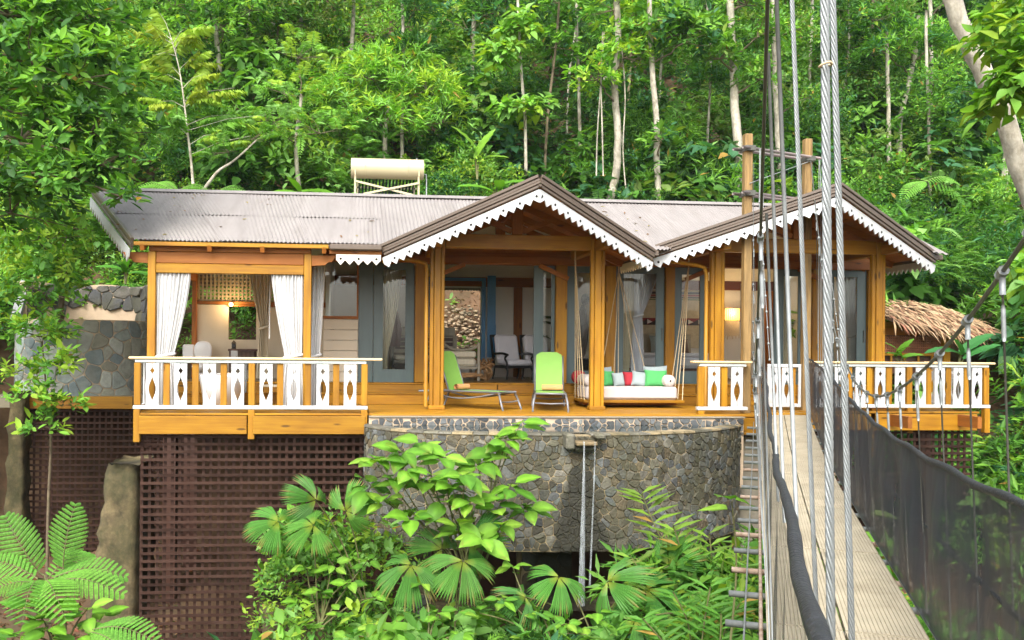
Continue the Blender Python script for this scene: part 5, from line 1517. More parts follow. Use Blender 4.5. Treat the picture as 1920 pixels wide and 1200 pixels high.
CC = bpy.data.materials["cream_canvas"]
bolster("cream bolster at the post end of the swing bed", DX0 + 0.10, CC)
bolster("cream bolster at the railing end of the swing bed", DX1 - 0.24, CC)
bolster("red bolster standing behind the cream one at the post end", DX0 + 0.06, red_c, DY1 - 0.05, DY1 + 0.22, 0.58, 0.14)
zc_ = 0.42
def swc(label, px, w, h, m, y, tz=0.0, lean=-16, roll=0):
    return cushion(label, w, h, 0.15, m, (px, y, zc_ + h / 2 - 0.01), (R(lean), R(roll), R(tz)))
swc("large emerald cushion at the railing end of the swing bed", 6.118, 0.46, 0.34, green_c, 0.86, -4, -14, 2)
swc("smaller emerald cushion leaning by the post on the swing bed", 5.156, 0.30, 0.32, green_c, 0.90, 28, -14, 4)
swc("silver grey cushion in front of the small emerald one", 5.324, 0.24, 0.29, grey_c, 0.80, 12, -14, -4)
swc("red cushion in the middle of the swing bed", 5.604, 0.24, 0.30, red_c, 1.0, 0, -14)
swc("silver grey cushion beside the large emerald one", 5.788, 0.30, 0.31, grey_c, 0.93, -6, -14, 8)
swc("pale grey cushion standing behind the large emerald one", 6.199, 0.50, 0.42, grey_c, 1.08, 0, -12, -2)
swc("pale grey cushion peeping out beside the porch post", 5.14, 0.30, 0.40, grey_c, 1.08, 10, -12)

# ================================================================== suspension footbridge
br = thing("suspension_bridge", "steel cable footbridge with black side nets leading to the deck", "footbridge")
BD, BP = Vector((0.41945, 0.90778, 0)), Vector((0.90778, -0.41945, 0))
B0 = Vector((0.0, -17.0, 0.0))
def bp(t, a, z): return B0 + BD * t + BP * a + Vector((0, 0, z))
deck_z = interp([-4, 0, 3, 5, 7, 9, 11.2, 14, 16.2, 18.4, 19.2], [-0.30, -0.36, -0.39, -0.40, -0.40, -0.41, -0.39, -0.33, -0.20, -0.02, 0.0])
hand_z = interp([-4, 0, 1.5, 2.5, 3.8, 5.1, 6.3, 7.9, 10.3, 11.9, 14.4, 17.0, 19.0], [0.95, 0.80, 0.72, 0.66, 0.61, 0.57, 0.55, 0.55, 0.63, 0.73, 0.86, 0.96, 1.01])
cab_z = interp([-6, -4, -2, 0, 1, 2, 3, 3.8, 4.25, 4.89, 5.58, 6.34, 7.06, 7.69, 8.37, 9.06, 9.69, 10.34, 12.25, 14.2, 16.2, 17.8, 19.1], [6.4, 5.2, 4.1, 3.12, 2.68, 2.27, 1.90, 1.63, 1.50, 1.32, 1.16, 1.02, 0.91, 0.84, 0.79, 0.79, 0.82, 0.88, 1.25, 1.95, 3.0, 4.05, 4.97])
_h0, _d0, _c0 = hand_z, deck_z, cab_z
_sm = np.linspace(-0.9, 0.9, 9)
hand_z = lambda t: float(np.mean([_h0(t + d) for d in _sm]))
deck_z = lambda t: float(np.mean([_d0(t + d) for d in _sm]))
cab_z = lambda t: float(np.mean([_c0(t + d * 0.5) for d in _sm]))
AL, AR = 0.0, 0.93
def cab_aL(t): return 0.035 - 0.145 * max(0.0, t) / 19.1
# deck panels: two lines of ribbed boards
def panel(t0, t1, a0, a1):
    """ribbed grating board that follows the sag"""
    mb = MB(); nr = 18
    sec = []
    for i in range(nr):
        x0, x1 = a0 + (a1 - a0) * i / nr, a0 + (a1 - a0) * (i + 1) / nr
        w_ = x1 - x0
        sec += [(x0, 0.0), (x0 + w_ * 0.66, 0.0), (x0 + w_ * 0.74, -0.007), (x0 + w_ * 0.92, -0.007)]
    sec += [(a1, 0.0), (a1, -0.03), (a0, -0.03)]
    n, k = len(sec), 4
    vs = [bp(t0 + (t1 - t0) * j / k, a, deck_z(t0 + (t1 - t0) * j / k) + z) for j in range(k + 1) for a, z in sec]
    fs = [(j * n + i, j * n + (i + 1) % n, (j + 1) * n + (i + 1) % n, (j + 1) * n + i) for j in range(k) for i in range(n)]
    fs += [tuple(range(n)), tuple(range(k * n, (k + 1) * n))]
    mb.add(vs, fs)
    return mb.build("deck_panel", tan_panel, br)
ts = [-1.2, 1.1, 3.35, 5.6, 7.85, 10.0, 12.3, 14.6, 16.6, 18.35]
for i in range(len(ts) - 1):
    off = 0.55 if True else 0
    panel(ts[i] + 0.018, ts[i + 1] - 0.018, 0.479, 0.90)
    panel(ts[i] + 0.018, ts[i + 1] - 0.018, 0.06, 0.466)
# cross tubes, poking out on both sides
for i in range(27):
    t = -0.6 + i * 0.70
    z = deck_z(t) - 0.055
    rusty = rnd.random() < 0.25
    mb = MB(); mb.tube([bp(t, -0.17, z), bp(t, 1.03, z)], 0.022, 8); mb.build("cross_tube", rust if rusty else steel, br, smooth=True)
for a, r_, zz in ((-0.06, 0.006, -0.02), (0.03, 0.012, -0.03), (0.955, 0.010, -0.03)):
    mb = MB(); mb.tube([bp(-1 + i * 0.6, a, deck_z(-1 + i * 0.6) + zz) for i in range(33)], r_, 6); mb.build("edge_cable", steel if a != 0.03 else rust, br, smooth=True)
# main cables, hangers with clamps
for side in (0, 1):
    fa = cab_aL if side == 0 else (lambda t: AR)
    mb = MB(); mb.tube([bp(t, fa(t), cab_z(t)) for t in np.linspace(-6, 19.1, 90)], 0.0055 if side == 0 else 0.0095, 8); mb.build("main_cable", steel_dark, br, smooth=True)
    hts = [1.55, 2.2, 2.75, 3.3, 3.84, 4.25, 4.89, 5.58, 6.34, 7.06, 7.69, 8.37, 9.06, 9.69, 10.34, 11.0, 11.7, 12.4, 13.1, 13.8, 14.6, 15.4, 16.2, 17.0]
    for t in (hts if side else hts[4::2]):
        zc, zd = cab_z(t), deck_z(t) - 0.03
        a_t = fa(t); a_b = 0.13 if side == 0 else 1.0
        lean = 0.0
        if side == 0: a_b = 0.055 + 0.05 * max(0, (8 - t)) / 8
        top, bot = bp(t, a_t, zc), bp(t, a_b, zd)
        h = MB(); h.tube([top, bot], 0.0048 if side else 0.004, 6); h = h.build("hanger", steel_dark if side else steel, br, smooth=True)
        c = MB(); c.tube([bp(t - 0.03, a_t, cab_z(t - 0.03)), bp(t + 0.03, a_t, cab_z(t + 0.03))], 0.013 if side == 0 else 0.022, 8); c.tube([top + Vector((0, 0, 0.02)), top + (bot - top) * (0.09 / max(0.1, (bot - top).length))], 0.008 if side == 0 else 0.012, 8); c.build("clamp", steel, h, smooth=True)
        if (top - bot).length > 0.5:
            k = (bot - top).normalized()
            c = MB(); c.tube([top + k * 0.13, top + k * 0.15, top + k * 0.26, top + k * 0.28], [0.006, 0.009, 0.009, 0.006], 8); c.build("turnbuckle", steel, h, smooth=True)
# wrapped hand ropes
for a, nm in ((0.10, 0), (0.93, 1)):
    mb = MB(); rs = []
    pts = [bp(t, a + (0.008 * math.sin(t * 2.3) if nm == 0 else 0) - (0.2 * max(0, (t - 14) / 5) if nm == 0 else 0), hand_z(t) + 0.008 * math.sin(t * 5)) for t in np.linspace(-1.5, 18.9, 150)]
    mb.tube(pts, [0.0185 + 0.0015 * math.sin(i * 1.7) for i in range(len(pts))], 10); mb.build("hand_rope", black_wrap, br, smooth=True)
# side nets
def net(a_top, a_bot, folds, name_t0, name_t1, m=net_m):
    mb = MB()
    def f(u, v):
        t = name_t0 + (name_t1 - name_t0) * u
        zt, zb = hand_z(t), deck_z(t) - 0.02
        a = a_top + (a_bot - a_top) * v + folds * math.sin(t * 4.3 + 1.5 * v + math.sin(t * 1.9)) * math.sin(math.pi * min(1, v * 1.1)) + folds * 0.5 * math.sin(t * 11 + v * 3) * v * (1 - v) * 2
        return bp(t, a, zt + (zb - zt) * v)
    mb.grid(f, 260, 12)
    return mb.build("side_net", m, br, smooth=True)
net(0.935, 0.945, 0.04, -1.5, 18.7)
net(0.085, 0.07, 0.012, -1.5, 18.3, net_light)
mb = MB(); mb.tube([bp(t, 0.985, (hand_z(t) + deck_z(t)) / 2 + 0.02) for t in np.linspace(-1, 18, 40)], 0.012, 6); mb.build("mid_rope", black_wrap, br, smooth=True)
# far towers
TLx, TLy, TRx, TRy = 7.29, -0.72, 8.83, 0.02
for x, y, zt in ((TLx, TLy, 5.18), (TRx, TRy, 5.30)):
    mb = MB(); mb.cbox(x - 0.075, x + 0.075, y - 0.075, y + 0.075, -0.5, zt, 0.016); mb.build("tower_post", wood_tower, br)
for z0, z1 in ((4.90, 4.93), (4.07, 4.08)):
    d = Vector((TRx - TLx, TRy - TLy, z1 - z0)).normalized()
    for off in (-0.11, 0.11):
        mb = MB(); n_ = Vector((-d.y, d.x, 0))
        mb.tube([Vector((TLx, TLy, z0)) - d * 0.25 + n_ * off, Vector((TRx, TRy, z1)) + d * 0.25 + n_ * off], 0.03, 8); mb.build("tower_pipe", mat("grey_brown_pipe", (0.22, 0.18, 0.165), 0.5, metal=0.3) if (z0 == 4.90 and off < 0) else bpy.data.materials["grey_brown_pipe"], br, smooth=True)
    for x, y in ((TLx, TLy), (TRx, TRy)):
        mb = MB(); mb.cbox(x - 0.10, x + 0.10, y - 0.15, y + 0.15, z0 - 0.05, z0 + 0.05, 0.01); mb.build("pipe_clamp", steel_dark, br)
# bundle of thin guy wires with crimps hanging off each tower
for (x, y, xo, sgn) in ((TLx, TLy, 0.16, 1), (TRx, TRy, 0.16, 1)):
    for k in range(5):
        a = (x + xo + 0.012 * k, y - 0.14 - 0.02 * k, 4.88 if k < 2 else 4.05)
        b = (x + xo + (0.04 * k if x > 8 else 0.015 * k), y - 0.2, 0.9)
        mb = MB(); mb.tube([a, b], 0.005, 5); mb.build("guy_wire", steel, br)
    a, b = Vector((x + xo, y - 0.16, 4.85)), Vector((x + xo + (0.30 if x > 8 else 0.06), y - 0.5, 1.0))
    mid = a + (b - a) * 0.25 + Vector((-0.05, 0, 0))
    g = MB(); g.tube([a, mid, b], 0.007, 6); g = g.build("guy_wire", steel, br)
    mb = MB()
    for i in range(11):
        p = (mid + (b - mid) * (i / 10)); mb.ball(p, (0.022, 0.022, 0.028), 8, 5)
    mb.build("crimp", steel, g, smooth=True)
mb = MB(); mb.tube([(TLx, TLy - 0.1, 4.25), (TRx, TRy - 0.1, 4.85)], 0.008, 6); mb.build("guy_wire", steel, br)
# landing plank
mb = MB(); mb.cbox(7.6, 8.75, -0.6, -0.30, -0.06, -0.012, 0.006); mb.build("landing_board", wood_x, br)

# thick laid steel cables close by: six strands twisted round a core
def laid_cable(p, q, R0, lay, name="stay_cable"):
    p, q = V(p), V(q)
    L = (q - p).length; e = (q - p).normalized()
    s = e.cross(V((0, 1, 0))).normalized(); u = s.cross(e)
    core = MB(); core.tube([p, q], R0 * 0.55, 8); c = core.build(name, steel, br)
    n = int(L / lay * 10)
    for k in range(6):
        pts = []
        for i in range(n + 1):
            t = i / n; a = 2 * math.pi * (t * L / lay + k / 6)
            pts.append(p + e * (L * t) + (s * math.cos(a) + u * math.sin(a)) * R0 * 0.64)
        mb = MB(); mb.tube(pts, R0 * 0.345, 7); mb.build("strand", steel, c, smooth=True)
def ext(p, q, z0, z1):
    p, q = V(p), V(q); d = (q - p)
    return p + d * ((z0 - p.z) / d.z), p + d * ((z1 - p.z) / d.z)
for (pa, pb, r_, lay) in (((1.264, -14.65, 2.127), (1.298, -14.65, 0.396), 0.0125, 0.18), ((1.396, -14.45, 2.208), (1.473, -14.45, 0.328), 0.0098, 0.13), ((1.247, -14.5, 2.183), (1.333, -14.5, 0.5), 0.0068, 0.085)):
    a, b = ext(pa, pb, 3.4, -0.40)
    laid_cable(a, b, r_, lay)
mb = MB(); c = V((1.26, -14.665, 1.946)); mb.tube([c + V((0.016 * math.cos(k / 10 * 6.28), 0.016 * math.sin(k / 10 * 6.28), 0.004 * math.sin(k))) for k in range(10)], 0.0035, 6, closed=True); mb.build("twine", rope_m, br, smooth=True)
# near hanger rods leaning from the cable to the hand rope
for (pa, pb, y) in (((1.631, -13.6, 2.604), (1.74, -13.6, 0.381), -13.6), ((1.98, -12.8, 2.604), (2.081, -12.8, 0.348), -12.8), ((2.354, -12.0, 1.96), (2.439, -12.0, 0.312), -12.0)):
    mb = MB(); mb.tube([V(pa), V(pb)], 0.0085, 7); mb.build("hanger_rod", steel, br, smooth=True)

# ================================================================== foliage
G_DARK, G_MID, G_LIT, G_YEL, G_PALE = (0.036, 0.112, 0.020), (0.088, 0.235, 0.032), (0.168, 0.365, 0.044), (0.270, 0.415, 0.042), (0.195, 0.385, 0.090)
G_BLUE, G_OLIVE, G_DRY = (0.050, 0.165, 0.065), (0.140, 0.220, 0.048), (0.40, 0.25, 0.06)

def nz(a):
    return a / np.maximum(np.linalg.norm(a, axis=-1, keepdims=True), 1e-9)

LEAF_T = {   # (along, across, lift); faces
    'oval': (np.array([(0, 0, 0), (0.25, 0.36, 0.05), (0.62, 0.40, 0.02), (1, 0, -0.10), (0.62, -0.40, 0.02), (0.25, -0.36, 0.05)]), [(0, 1, 2, 3), (0, 3, 4, 5)]),
    'lance': (np.array([(0, 0, 0), (0.40, 0.5, 0.04), (1, 0, -0.12), (0.40, -0.5, 0.04)]), [(0, 1, 2), (0, 2, 3)]),
    'drop': (np.array([(0, 0, 0.0), (0.22, 0.46, 0.06), (0.5, 0.42, 0.02), (1.0, 0, -0.22), (0.5, -0.42, 0.02), (0.22, -0.46, 0.06)]), [(0, 1, 2, 3), (0, 3, 4, 5)]),
}

class LB:
    """leaf builder: many leaves into one mesh, with a colour per leaf"""
    def __init__(self, seed=1):
        self.rg = np.random.default_rng(seed)
        self.V, self.F, self.T, self.n = [], [], [], 0
    def put(self, pos, d, nrm, L, Wd, tint, kind='oval'):
        tp, fc = LEAF_T[kind]
        N, k = len(pos), len(tp)
        d = nz(d); s = nz(np.cross(d, nrm)); n2 = np.cross(s, d)
        L = np.broadcast_to(np.asarray(L, float), (N,)); Wd = np.broadcast_to(np.asarray(Wd, float), (N,))
        v = (pos[:, None, :] + d[:, None, :] * (tp[None, :, 0, None] * L[:, None, None])
             + s[:, None, :] * (tp[None, :, 1, None] * Wd[:, None, None]) + n2[:, None, :] * (tp[None, :, 2, None] * L[:, None, None]))
        self.V.append(v.reshape(-1, 3))
        base = self.n + np.arange(N) * k
        for f in fc:
            self.F.append(base[:, None] + np.array(f)[None, :])
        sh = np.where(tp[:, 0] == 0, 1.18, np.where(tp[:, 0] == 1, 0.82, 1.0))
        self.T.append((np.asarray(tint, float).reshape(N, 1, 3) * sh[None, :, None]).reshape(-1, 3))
        self.n += N * k
    def rosettes(self, C, A, m, L, ratio, tints, kind='oval', spread=(0.5, 1.25), droop=0.25, jit=0.25, var=0.25, new=0.0):
        """m leaves round each clump centre C with axis A"""
        rg = self.rg
        n = len(C)
        A = nz(A + rg.normal(0, 0.15, (n, 3)))
        ref = np.where(np.abs(A[:, 2:3]) < 0.9, np.array([[0, 0, 1.0]]), np.array([[1.0, 0, 0]]))
        s = nz(np.cross(A, ref)); u = np.cross(A, s)
        az = (np.arange(m)[None, :] / m * 2 * np.pi * 1.0 + rg.uniform(0, 6.28, (n, 1)) + rg.normal(0, 0.35, (n, m)))
        el = rg.uniform(spread[0], spread[1], (n, m))
        d = (A[:, None, :] * np.cos(el)[..., None] + (s[:, None, :] * np.cos(az)[..., None] + u[:, None, :] * np.sin(az)[..., None]) * np.sin(el)[..., None])
        d[..., 2] -= droop * rg.uniform(0.4, 1.4, (n, m))
        Lr = rg.uniform(L[0], L[1], (n, m)) * rg.uniform(0.85, 1.15, (n, 1))
        p = C[:, None, :] + rg.normal(0, jit, (n, m, 3)) * Lr[..., None] + d * Lr[..., None] * 0.12
        nr = A[:, None, :] * 0.6 + np.array((0, -0.15, 0.8)) + rg.normal(0, 0.35, (n, m, 3))
        ti = np.asarray(tints, float)
        base = ti[rg.integers(len(ti), size=n)][:, None, :] * rg.uniform(1 - var, 1 + var, (n, m, 1))
        if new > 0:
            mk = rg.random((n, m, 1)) < new
            base = np.where(mk, np.array(G_YEL) * rg.uniform(0.7, 1.2, (n, m, 1)), base)
        dry = rg.random((n, m, 1)) < 0.006
        base = np.where(dry, np.array(G_DRY), base)
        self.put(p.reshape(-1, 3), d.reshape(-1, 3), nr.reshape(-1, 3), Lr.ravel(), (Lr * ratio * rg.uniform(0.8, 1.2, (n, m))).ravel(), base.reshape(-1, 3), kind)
    def sprays(self, C, D, length, pairs, leafl, tints, ratio=0.33, droop=0.5, kind='lance', hang=0.55, var=0.2):
        """pinnate leaves: a drooping midrib with paired leaflets"""
        rg = self.rg
        n = len(C)
        D = nz(D)
        Ls = rg.uniform(length[0], length[1], (n, 1, 1))
        t = np.linspace(0.12, 1.0, pairs)[None, :, None]
        axis = C[:, None, :] + D[:, None, :] * Ls * t + np.array((0, 0, -1.0)) * Ls * droop * t ** 2
        tan = nz(D[:, None, :] + np.array((0, 0, -1.0)) * 2 * droop * t)
        side = nz(np.cross(tan, np.broadcast_to(np.array((0, 0, 1.0)), tan.shape)) + 1e-6)
        ti = np.asarray(tints, float)[rg.integers(len(tints), size=n)][:, None, :] * np.ones((n, pairs, 1))
        for sg in (-1, 1):
            d = side * sg + tan * 0.55 + np.array((0, 0, -hang)) + rg.normal(0, 0.1, tan.shape)
            ll = leafl * np.sin(np.pi * (0.18 + 0.76 * t)) ** 0.6 * Ls / np.mean(length) * rg.uniform(0.85, 1.15, (n, pairs, 1))
            nr = np.cross(tan, side) * 1.0 + np.array((0, -0.2, 0.6)) + rg.normal(0, 0.2, tan.shape)
            self.put(axis.reshape(-1, 3), d.reshape(-1, 3), nr.reshape(-1, 3), ll.ravel(), (ll * ratio).ravel(), (ti * rg.uniform(1 - var, 1 + var, (n, pairs, 1))).reshape(-1, 3), kind)
    def lump(self, c, r, clumps, style, tints, seed_noise=0.35, lower=-0.35, size=1.0):
        """an uneven mound of foliage"""
        rg = self.rg
        c, r = np.array(c, float), np.array(r, float)
        d = nz(rg.normal(0, 1, (clumps * 2, 3)))
        d = d[d[:, 2] > lower][:clumps]
        n = len(d)
        ph = rg.uniform(0, 6.28, 3)
        bump = 1 + seed_noise * (np.sin(d[:, 0] * 4 + ph[0]) * np.sin(d[:, 1] * 4.7 + ph[1]) + 0.5 * np.sin(d[:, 2] * 7 + ph[2]))
        rad = bump * rg.uniform(0.55, 1.05, n) ** 0.6
        C = c + d * r * rad[:, None]
        A = nz(d * 0.8 + np.array((0, -0.1, 0.7)))
        if style == 'broad': self.rosettes(C, A, 8, (0.17 * size, 0.30 * size), 0.48, tints, 'oval', droop=0.3, new=0.03)
        elif style == 'small': self.rosettes(C, A, 13, (0.09 * size, 0.16 * size), 0.46, tints, 'oval', jit=0.9, spread=(0.2, 1.5), new=0.03)
        elif style == 'long': self.rosettes(C, A, 11, (0.24 * size, 0.42 * size), 0.20, tints, 'lance', spread=(0.35, 1.2), droop=0.35)
        elif style == 'big': self.rosettes(C, A, 6, (0.32 * size, 0.52 * size), 0.60, tints, 'drop', spread=(0.6, 1.3), droop=0.55)
        elif style == 'pinnate': self.sprays(C, A * 0.7 + rg.normal(0, 0.45, (n, 3)) + np.array((0, 0, 0.25)), (0.5 * size, 0.95 * size), 11, 0.19 * size, tints)
        elif style == 'fern': self.sprays(C, A * np.array((1, 1, 0.45)) + rg.normal(0, 0.3, (n, 3)), (0.6 * size, 1.1 * size), 17, 0.16 * size, tints, ratio=0.22, hang=0.15, droop=0.45)
        return C
    def mesh(self, name, m=None):
        me = bpy.data.meshes.new(name)
        V_ = np.concatenate(self.V).astype(np.float32)
        me.vertices.add(len(V_)); me.vertices.foreach_set("co", V_.ravel())
        lt = [f.shape[1] for f in self.F for _ in range(len(f))]
        lv = np.concatenate([f.ravel() for f in self.F]).astype(np.int32)
        me.loops.add(len(lv)); me.loops.foreach_set("vertex_index", lv)
        lt = np.array(lt, np.int32)
        st = np.concatenate([[0], np.cumsum(lt)[:-1]]).astype(np.int32)
        me.polygons.add(len(lt)); me.polygons.foreach_set("loop_start", st); me.polygons.foreach_set("loop_total", lt)
        me.polygons.foreach_set("use_smooth", np.ones(len(lt), bool))
        a = me.attributes.new("tint", 'FLOAT_COLOR', 'POINT')
        T_ = np.ones((len(V_), 4), np.float32); T_[:, :3] = np.concatenate(self.T)
        a.data.foreach_set("color", T_.ravel())
        me.materials.append(m or leaf_m)
        me.update(calc_edges=True); me.validate()
        return me

def limb(mb, p, q, r0, r1, n=6, wob=0.12, sides=7):
    p, q = V(p), V(q)
    L = (q - p).length
    pts = []
    for i in range(n + 1):
        t = i / n
        w_ = wob * L * math.sin(math.pi * t)
        pts.append(p + (q - p) * t + V((rnd.uniform(-1, 1), rnd.uniform(-1, 1), rnd.uniform(-0.3, 0.6))) * w_ * 0.5)
    mb.tube(pts, [r0 + (r1 - r0) * i / n for i in range(n + 1)], sides)

def tree(label, trunk, r0, r1, lumps, style, tints, bark=bark_w, name="forest_tree", size=1.0, seed=None, limbs=True, smoothn=4, cat="tree", group=None):
    """trunk: points from the ground up; lumps: (centre, radii, clumps)"""
    base = V(trunk[0])
    t = thing(name, label, cat, base, 0, group)
    P = catmull([V(p) - base for p in trunk], smoothn)
    n = len(P)
    mb = MB(); mb.tube([p + V((rnd.uniform(-.14, .14) * r0, rnd.uniform(-.14, .14) * r0, 0)) for p in P], [r0 + (r1 - r0) * i / (n - 1) for i in range(n)], 10); mb.build("trunk", bark, t, smooth=True)
    lb = LB(seed or rnd.randrange(10 ** 6))
    for (c, r, k) in lumps:
        lm = MB()
        c = V(c) - base
        C = lb.lump(c, r, k, style, tints, size=size)
        if limbs:
            q = min(P, key=lambda p: (p - c + V((0, 0, 0.5))).length)
            limb(lm, q, c, r1 * 0.45, r1 * 0.18)
            for j in range(0, len(C), max(1, len(C) // 7)):
                limb(lm, c, C[j], r1 * 0.18, 0.006, n=3, sides=5)
            lm.build("limb", bark_d, t, smooth=True)
    if lb.V: link("crown", lb.mesh("crown"), t)
    return t

def pt(p): return np.array(p, float)

# ---- hillside cover: one mass nobody could count
print("veg start")
lbm = LB(101)
rg = np.random.default_rng(77)
def tone(k):
    return [[G_MID, G_LIT, G_MID], [G_LIT, G_YEL, G_PALE], [G_DARK, G_MID, G_BLUE], [G_MID, G_BLUE, G_DARK], [G_OLIVE, G_MID, G_LIT], [G_PALE, G_LIT, G_MID]][k]
cnt = 0
for row, (y0, y1, nn, hh) in enumerate(((7.9, 10.0, 90, 1.2), (10.0, 13.0, 108, 2.4), (13.0, 17.0, 108, 3.6), (17.0, 22.0, 84, 4.8), (22.0, 28.0, 42, 6.0))):
    for i in range(nn):
        y = rg.uniform(y0, y1)
        half = 0.62 * (y + 17)
        x = rg.uniform(-0.46, 0.86) * (y + 17)
        if row == 0 and 0.6 < x < 6.0 and y < 9.4: continue
        if row == 0 and y < 9.0 and -4.0 < x < 10.5: 
            hz = rg.uniform(0.3, 0.9)
        else:
            hz = rg.uniform(0.2, 1.0) * hh
        z = hgt(x, y) + hz
        # brighter leaf tones on the left, darker ones on the right
        left = x / (y + 17) < 0.16
        k = rg.choice(6, p=[0.22, 0.24, 0.10, 0.08, 0.14, 0.22]) if left else rg.choice(6, p=[0.24, 0.10, 0.24, 0.18, 0.12, 0.12])
        st = rg.choice(['broad', 'small', 'long', 'big', 'pinnate', 'fern'], p=[0.33, 0.23, 0.14, 0.09, 0.15, 0.06])
        r = rg.uniform(0.7, 1.35) * (1 + 0.12 * row)
        nc = {'broad': 105, 'small': 125, 'long': 64, 'big': 54, 'pinnate': 46, 'fern': 28}[st]
        lbm.lump((x, y, z), (r, r * 0.9, r * rg.uniform(0.8, 1.3)), nc, st, tone(k), size=0.92 + 0.06 * row)
# low plants creeping over the cut bank and along the back of the roof
for i in range(70):
    x = rg.uniform(-9, 16); y = rg.uniform(7.6, 9.4)
    if 0.5 < x < 5.6 and rg.random() < 0.75: continue
    lbm.lump((x, y, hgt(x, y) + 0.2), (0.6, 0.5, 0.5), 16, rg.choice(['broad', 'fern', 'small']), tone(rg.choice([0, 1, 5, 4])), size=0.9)
for i in range(22):
    x = rg.uniform(0.8, 6.0); y = rg.uniform(9.0, 10.0)
    lbm.lump((x, y, hgt(x, y) + 0.1), (0.3, 0.25, 0.25), 5, 'broad', tone(1), size=0.8)
# knee-high ground cover so that no bare slope shows between the bushes
n = 36000
P = np.zeros((n, 3)); P[:, 1] = rg.uniform(9.6, 34, n); P[:, 0] = rg.uniform(-0.5, 0.9, n) * (P[:, 1] + 17)
P[:, 2] = [hgt(a, b) for a, b in P[:, :2]] + rg.uniform(0.05, 0.5, n)
d = rg.normal(0, 1, (n, 3)); d[:, 2] = d[:, 2] * 0.4 - 0.15; d[:, 1] -= 0.4
c = np.array([G_DARK, G_MID, G_BLUE, G_LIT, G_OLIVE])[rg.choice(5, n, p=[0.35, 0.3, 0.15, 0.12, 0.08])] * rg.uniform(0.7, 1.2, (n, 1))
Ls = rg.uniform(0.28, 0.62, n)
lbm.put(P, d, np.tile(np.array((0, -0.5, 0.8)), (n, 1)) + rg.normal(0, 0.4, (n, 3)), Ls, Ls * rg.uniform(0.35, 0.6, n), c, 'oval')
struct(link("hillside_foliage", lbm.mesh("hillside_foliage")), "stuff", "dense mixed jungle foliage covering the slope behind the cottage")

# deep wood behind, closing the view upslope
lbf = LB(55)
for i in range(85):
    y = rg.uniform(26, 40); x = rg.uniform(-0.5, 0.9) * (y + 17)
    z = hgt(x, y) + rg.uniform(0, 7)
    lbf.lump((x, y, z), (2.4, 2.0, 2.6), 90, rg.choice(['broad', 'big']), tone(rg.choice([0, 2, 3])), size=2.1)
struct(link("distant_forest", lbf.mesh("distant_forest")), "stuff", "far dark wood at the top of the slope")

# ---- individual forest trees
def W(px): return px
tree("tall pale-barked tree rising just right of the middle gable peak", [(7.888, 10.5, 5.607), (8.098, 10.5, 6.686), (8.136, 10.5, 8.01), (8.021, 10.5, 9.494), (8.143, 10.5, 10.986), (7.956, 10.5, 12.961)], 0.13, 0.09,
     [((8.229, 10.2, 10.068), (0.9, 0.8, 0.6), 70), ((7.346, 10.0, 9.324), (0.7, 0.7, 0.5), 45), ((8.789, 10.4, 10.812), (0.9, 0.8, 0.6), 60), ((7.968, 10.5, 11.64), (1.0, 0.9, 0.7), 60)], 'broad', [G_LIT, G_MID, G_YEL], size=0.95)
tree("slim white-barked tree standing behind the valley between the gables", [(9.277, 10.0, 5.447), (9.233, 10.0, 6.619), (9.184, 10.0, 8.247), (9.035, 10.0, 9.871), (8.908, 10.0, 12.797)], 0.105, 0.075,
     [((10.01, 9.8, 10.493), (1.0, 0.8, 0.6), 55), ((9.456, 9.9, 11.155), (0.8, 0.7, 0.5), 45), ((10.619, 10.3, 11.014), (0.8, 0.7, 0.5), 45), ((9.219, 9.6, 7.425), (0.4, 0.4, 0.3), 14)], 'broad', [G_MID, G_BLUE, G_LIT], size=1.2)
tree("mottled white-trunked tree beside the bridge tower", [(12.084, 10.4, 5.569), (12.0, 10.4, 7.101), (11.847, 10.4, 8.764), (11.764, 10.4, 10.26), (11.566, 10.4, 13.084)], 0.155, 0.11,
     [((12.46, 10.2, 10.886), (0.9, 0.8, 0.7), 60), ((11.186, 10.0, 10.113), (0.6, 0.6, 0.4), 30), ((12.466, 10.0, 9.501), (0.6, 0.5, 0.4), 30), ((12.241, 10.5, 11.984), (1.0, 0.8, 0.7), 60)], 'broad', [G_OLIVE, G_MID, G_LIT], size=0.9)
tree("thin pale tree seen between the bridge tower posts", [(13.86, 11.5, 6.331), (13.77, 11.5, 8.244), (13.641, 11.5, 10.502), (13.539, 11.5, 13.63)], 0.10, 0.08,
     [((14.038, 11.3, 11.493), (0.9, 0.8, 0.8), 60), ((14.279, 11.2, 9.225), (0.6, 0.6, 0.5), 30)], 'small', [G_OLIVE, G_LIT, G_MID], size=1.3)
tree("slender tree with a pale green collar of leaves above the middle gable", [(5.461, 11.5, 6.641), (5.41, 11.5, 8.507), (5.255, 11.5, 10.369), (5.092, 11.5, 13.247)], 0.055, 0.04,
     [((5.368, 11.2, 8.682), (0.9, 0.5, 0.28), 40), ((5.175, 11.2, 11.195), (0.6, 0.5, 0.45), 35), ((4.622, 11.4, 10.314), (0.5, 0.5, 0.8), 35)], 'big', [G_YEL, G_PALE, G_LIT], size=0.75)
tree("thin straight tree in the shade behind the middle gable", [(7.605, 13.0, 6.975), (7.547, 13.0, 9.31), (7.454, 13.0, 11.462), (7.395, 13.0, 13.974)], 0.06, 0.05,
     [((7.002, 12.8, 11.735), (0.9, 0.8, 0.8), 50), ((7.737, 12.8, 10.87), (0.7, 0.6, 0.5), 30)], 'broad', [G_MID, G_DARK], size=1.0)
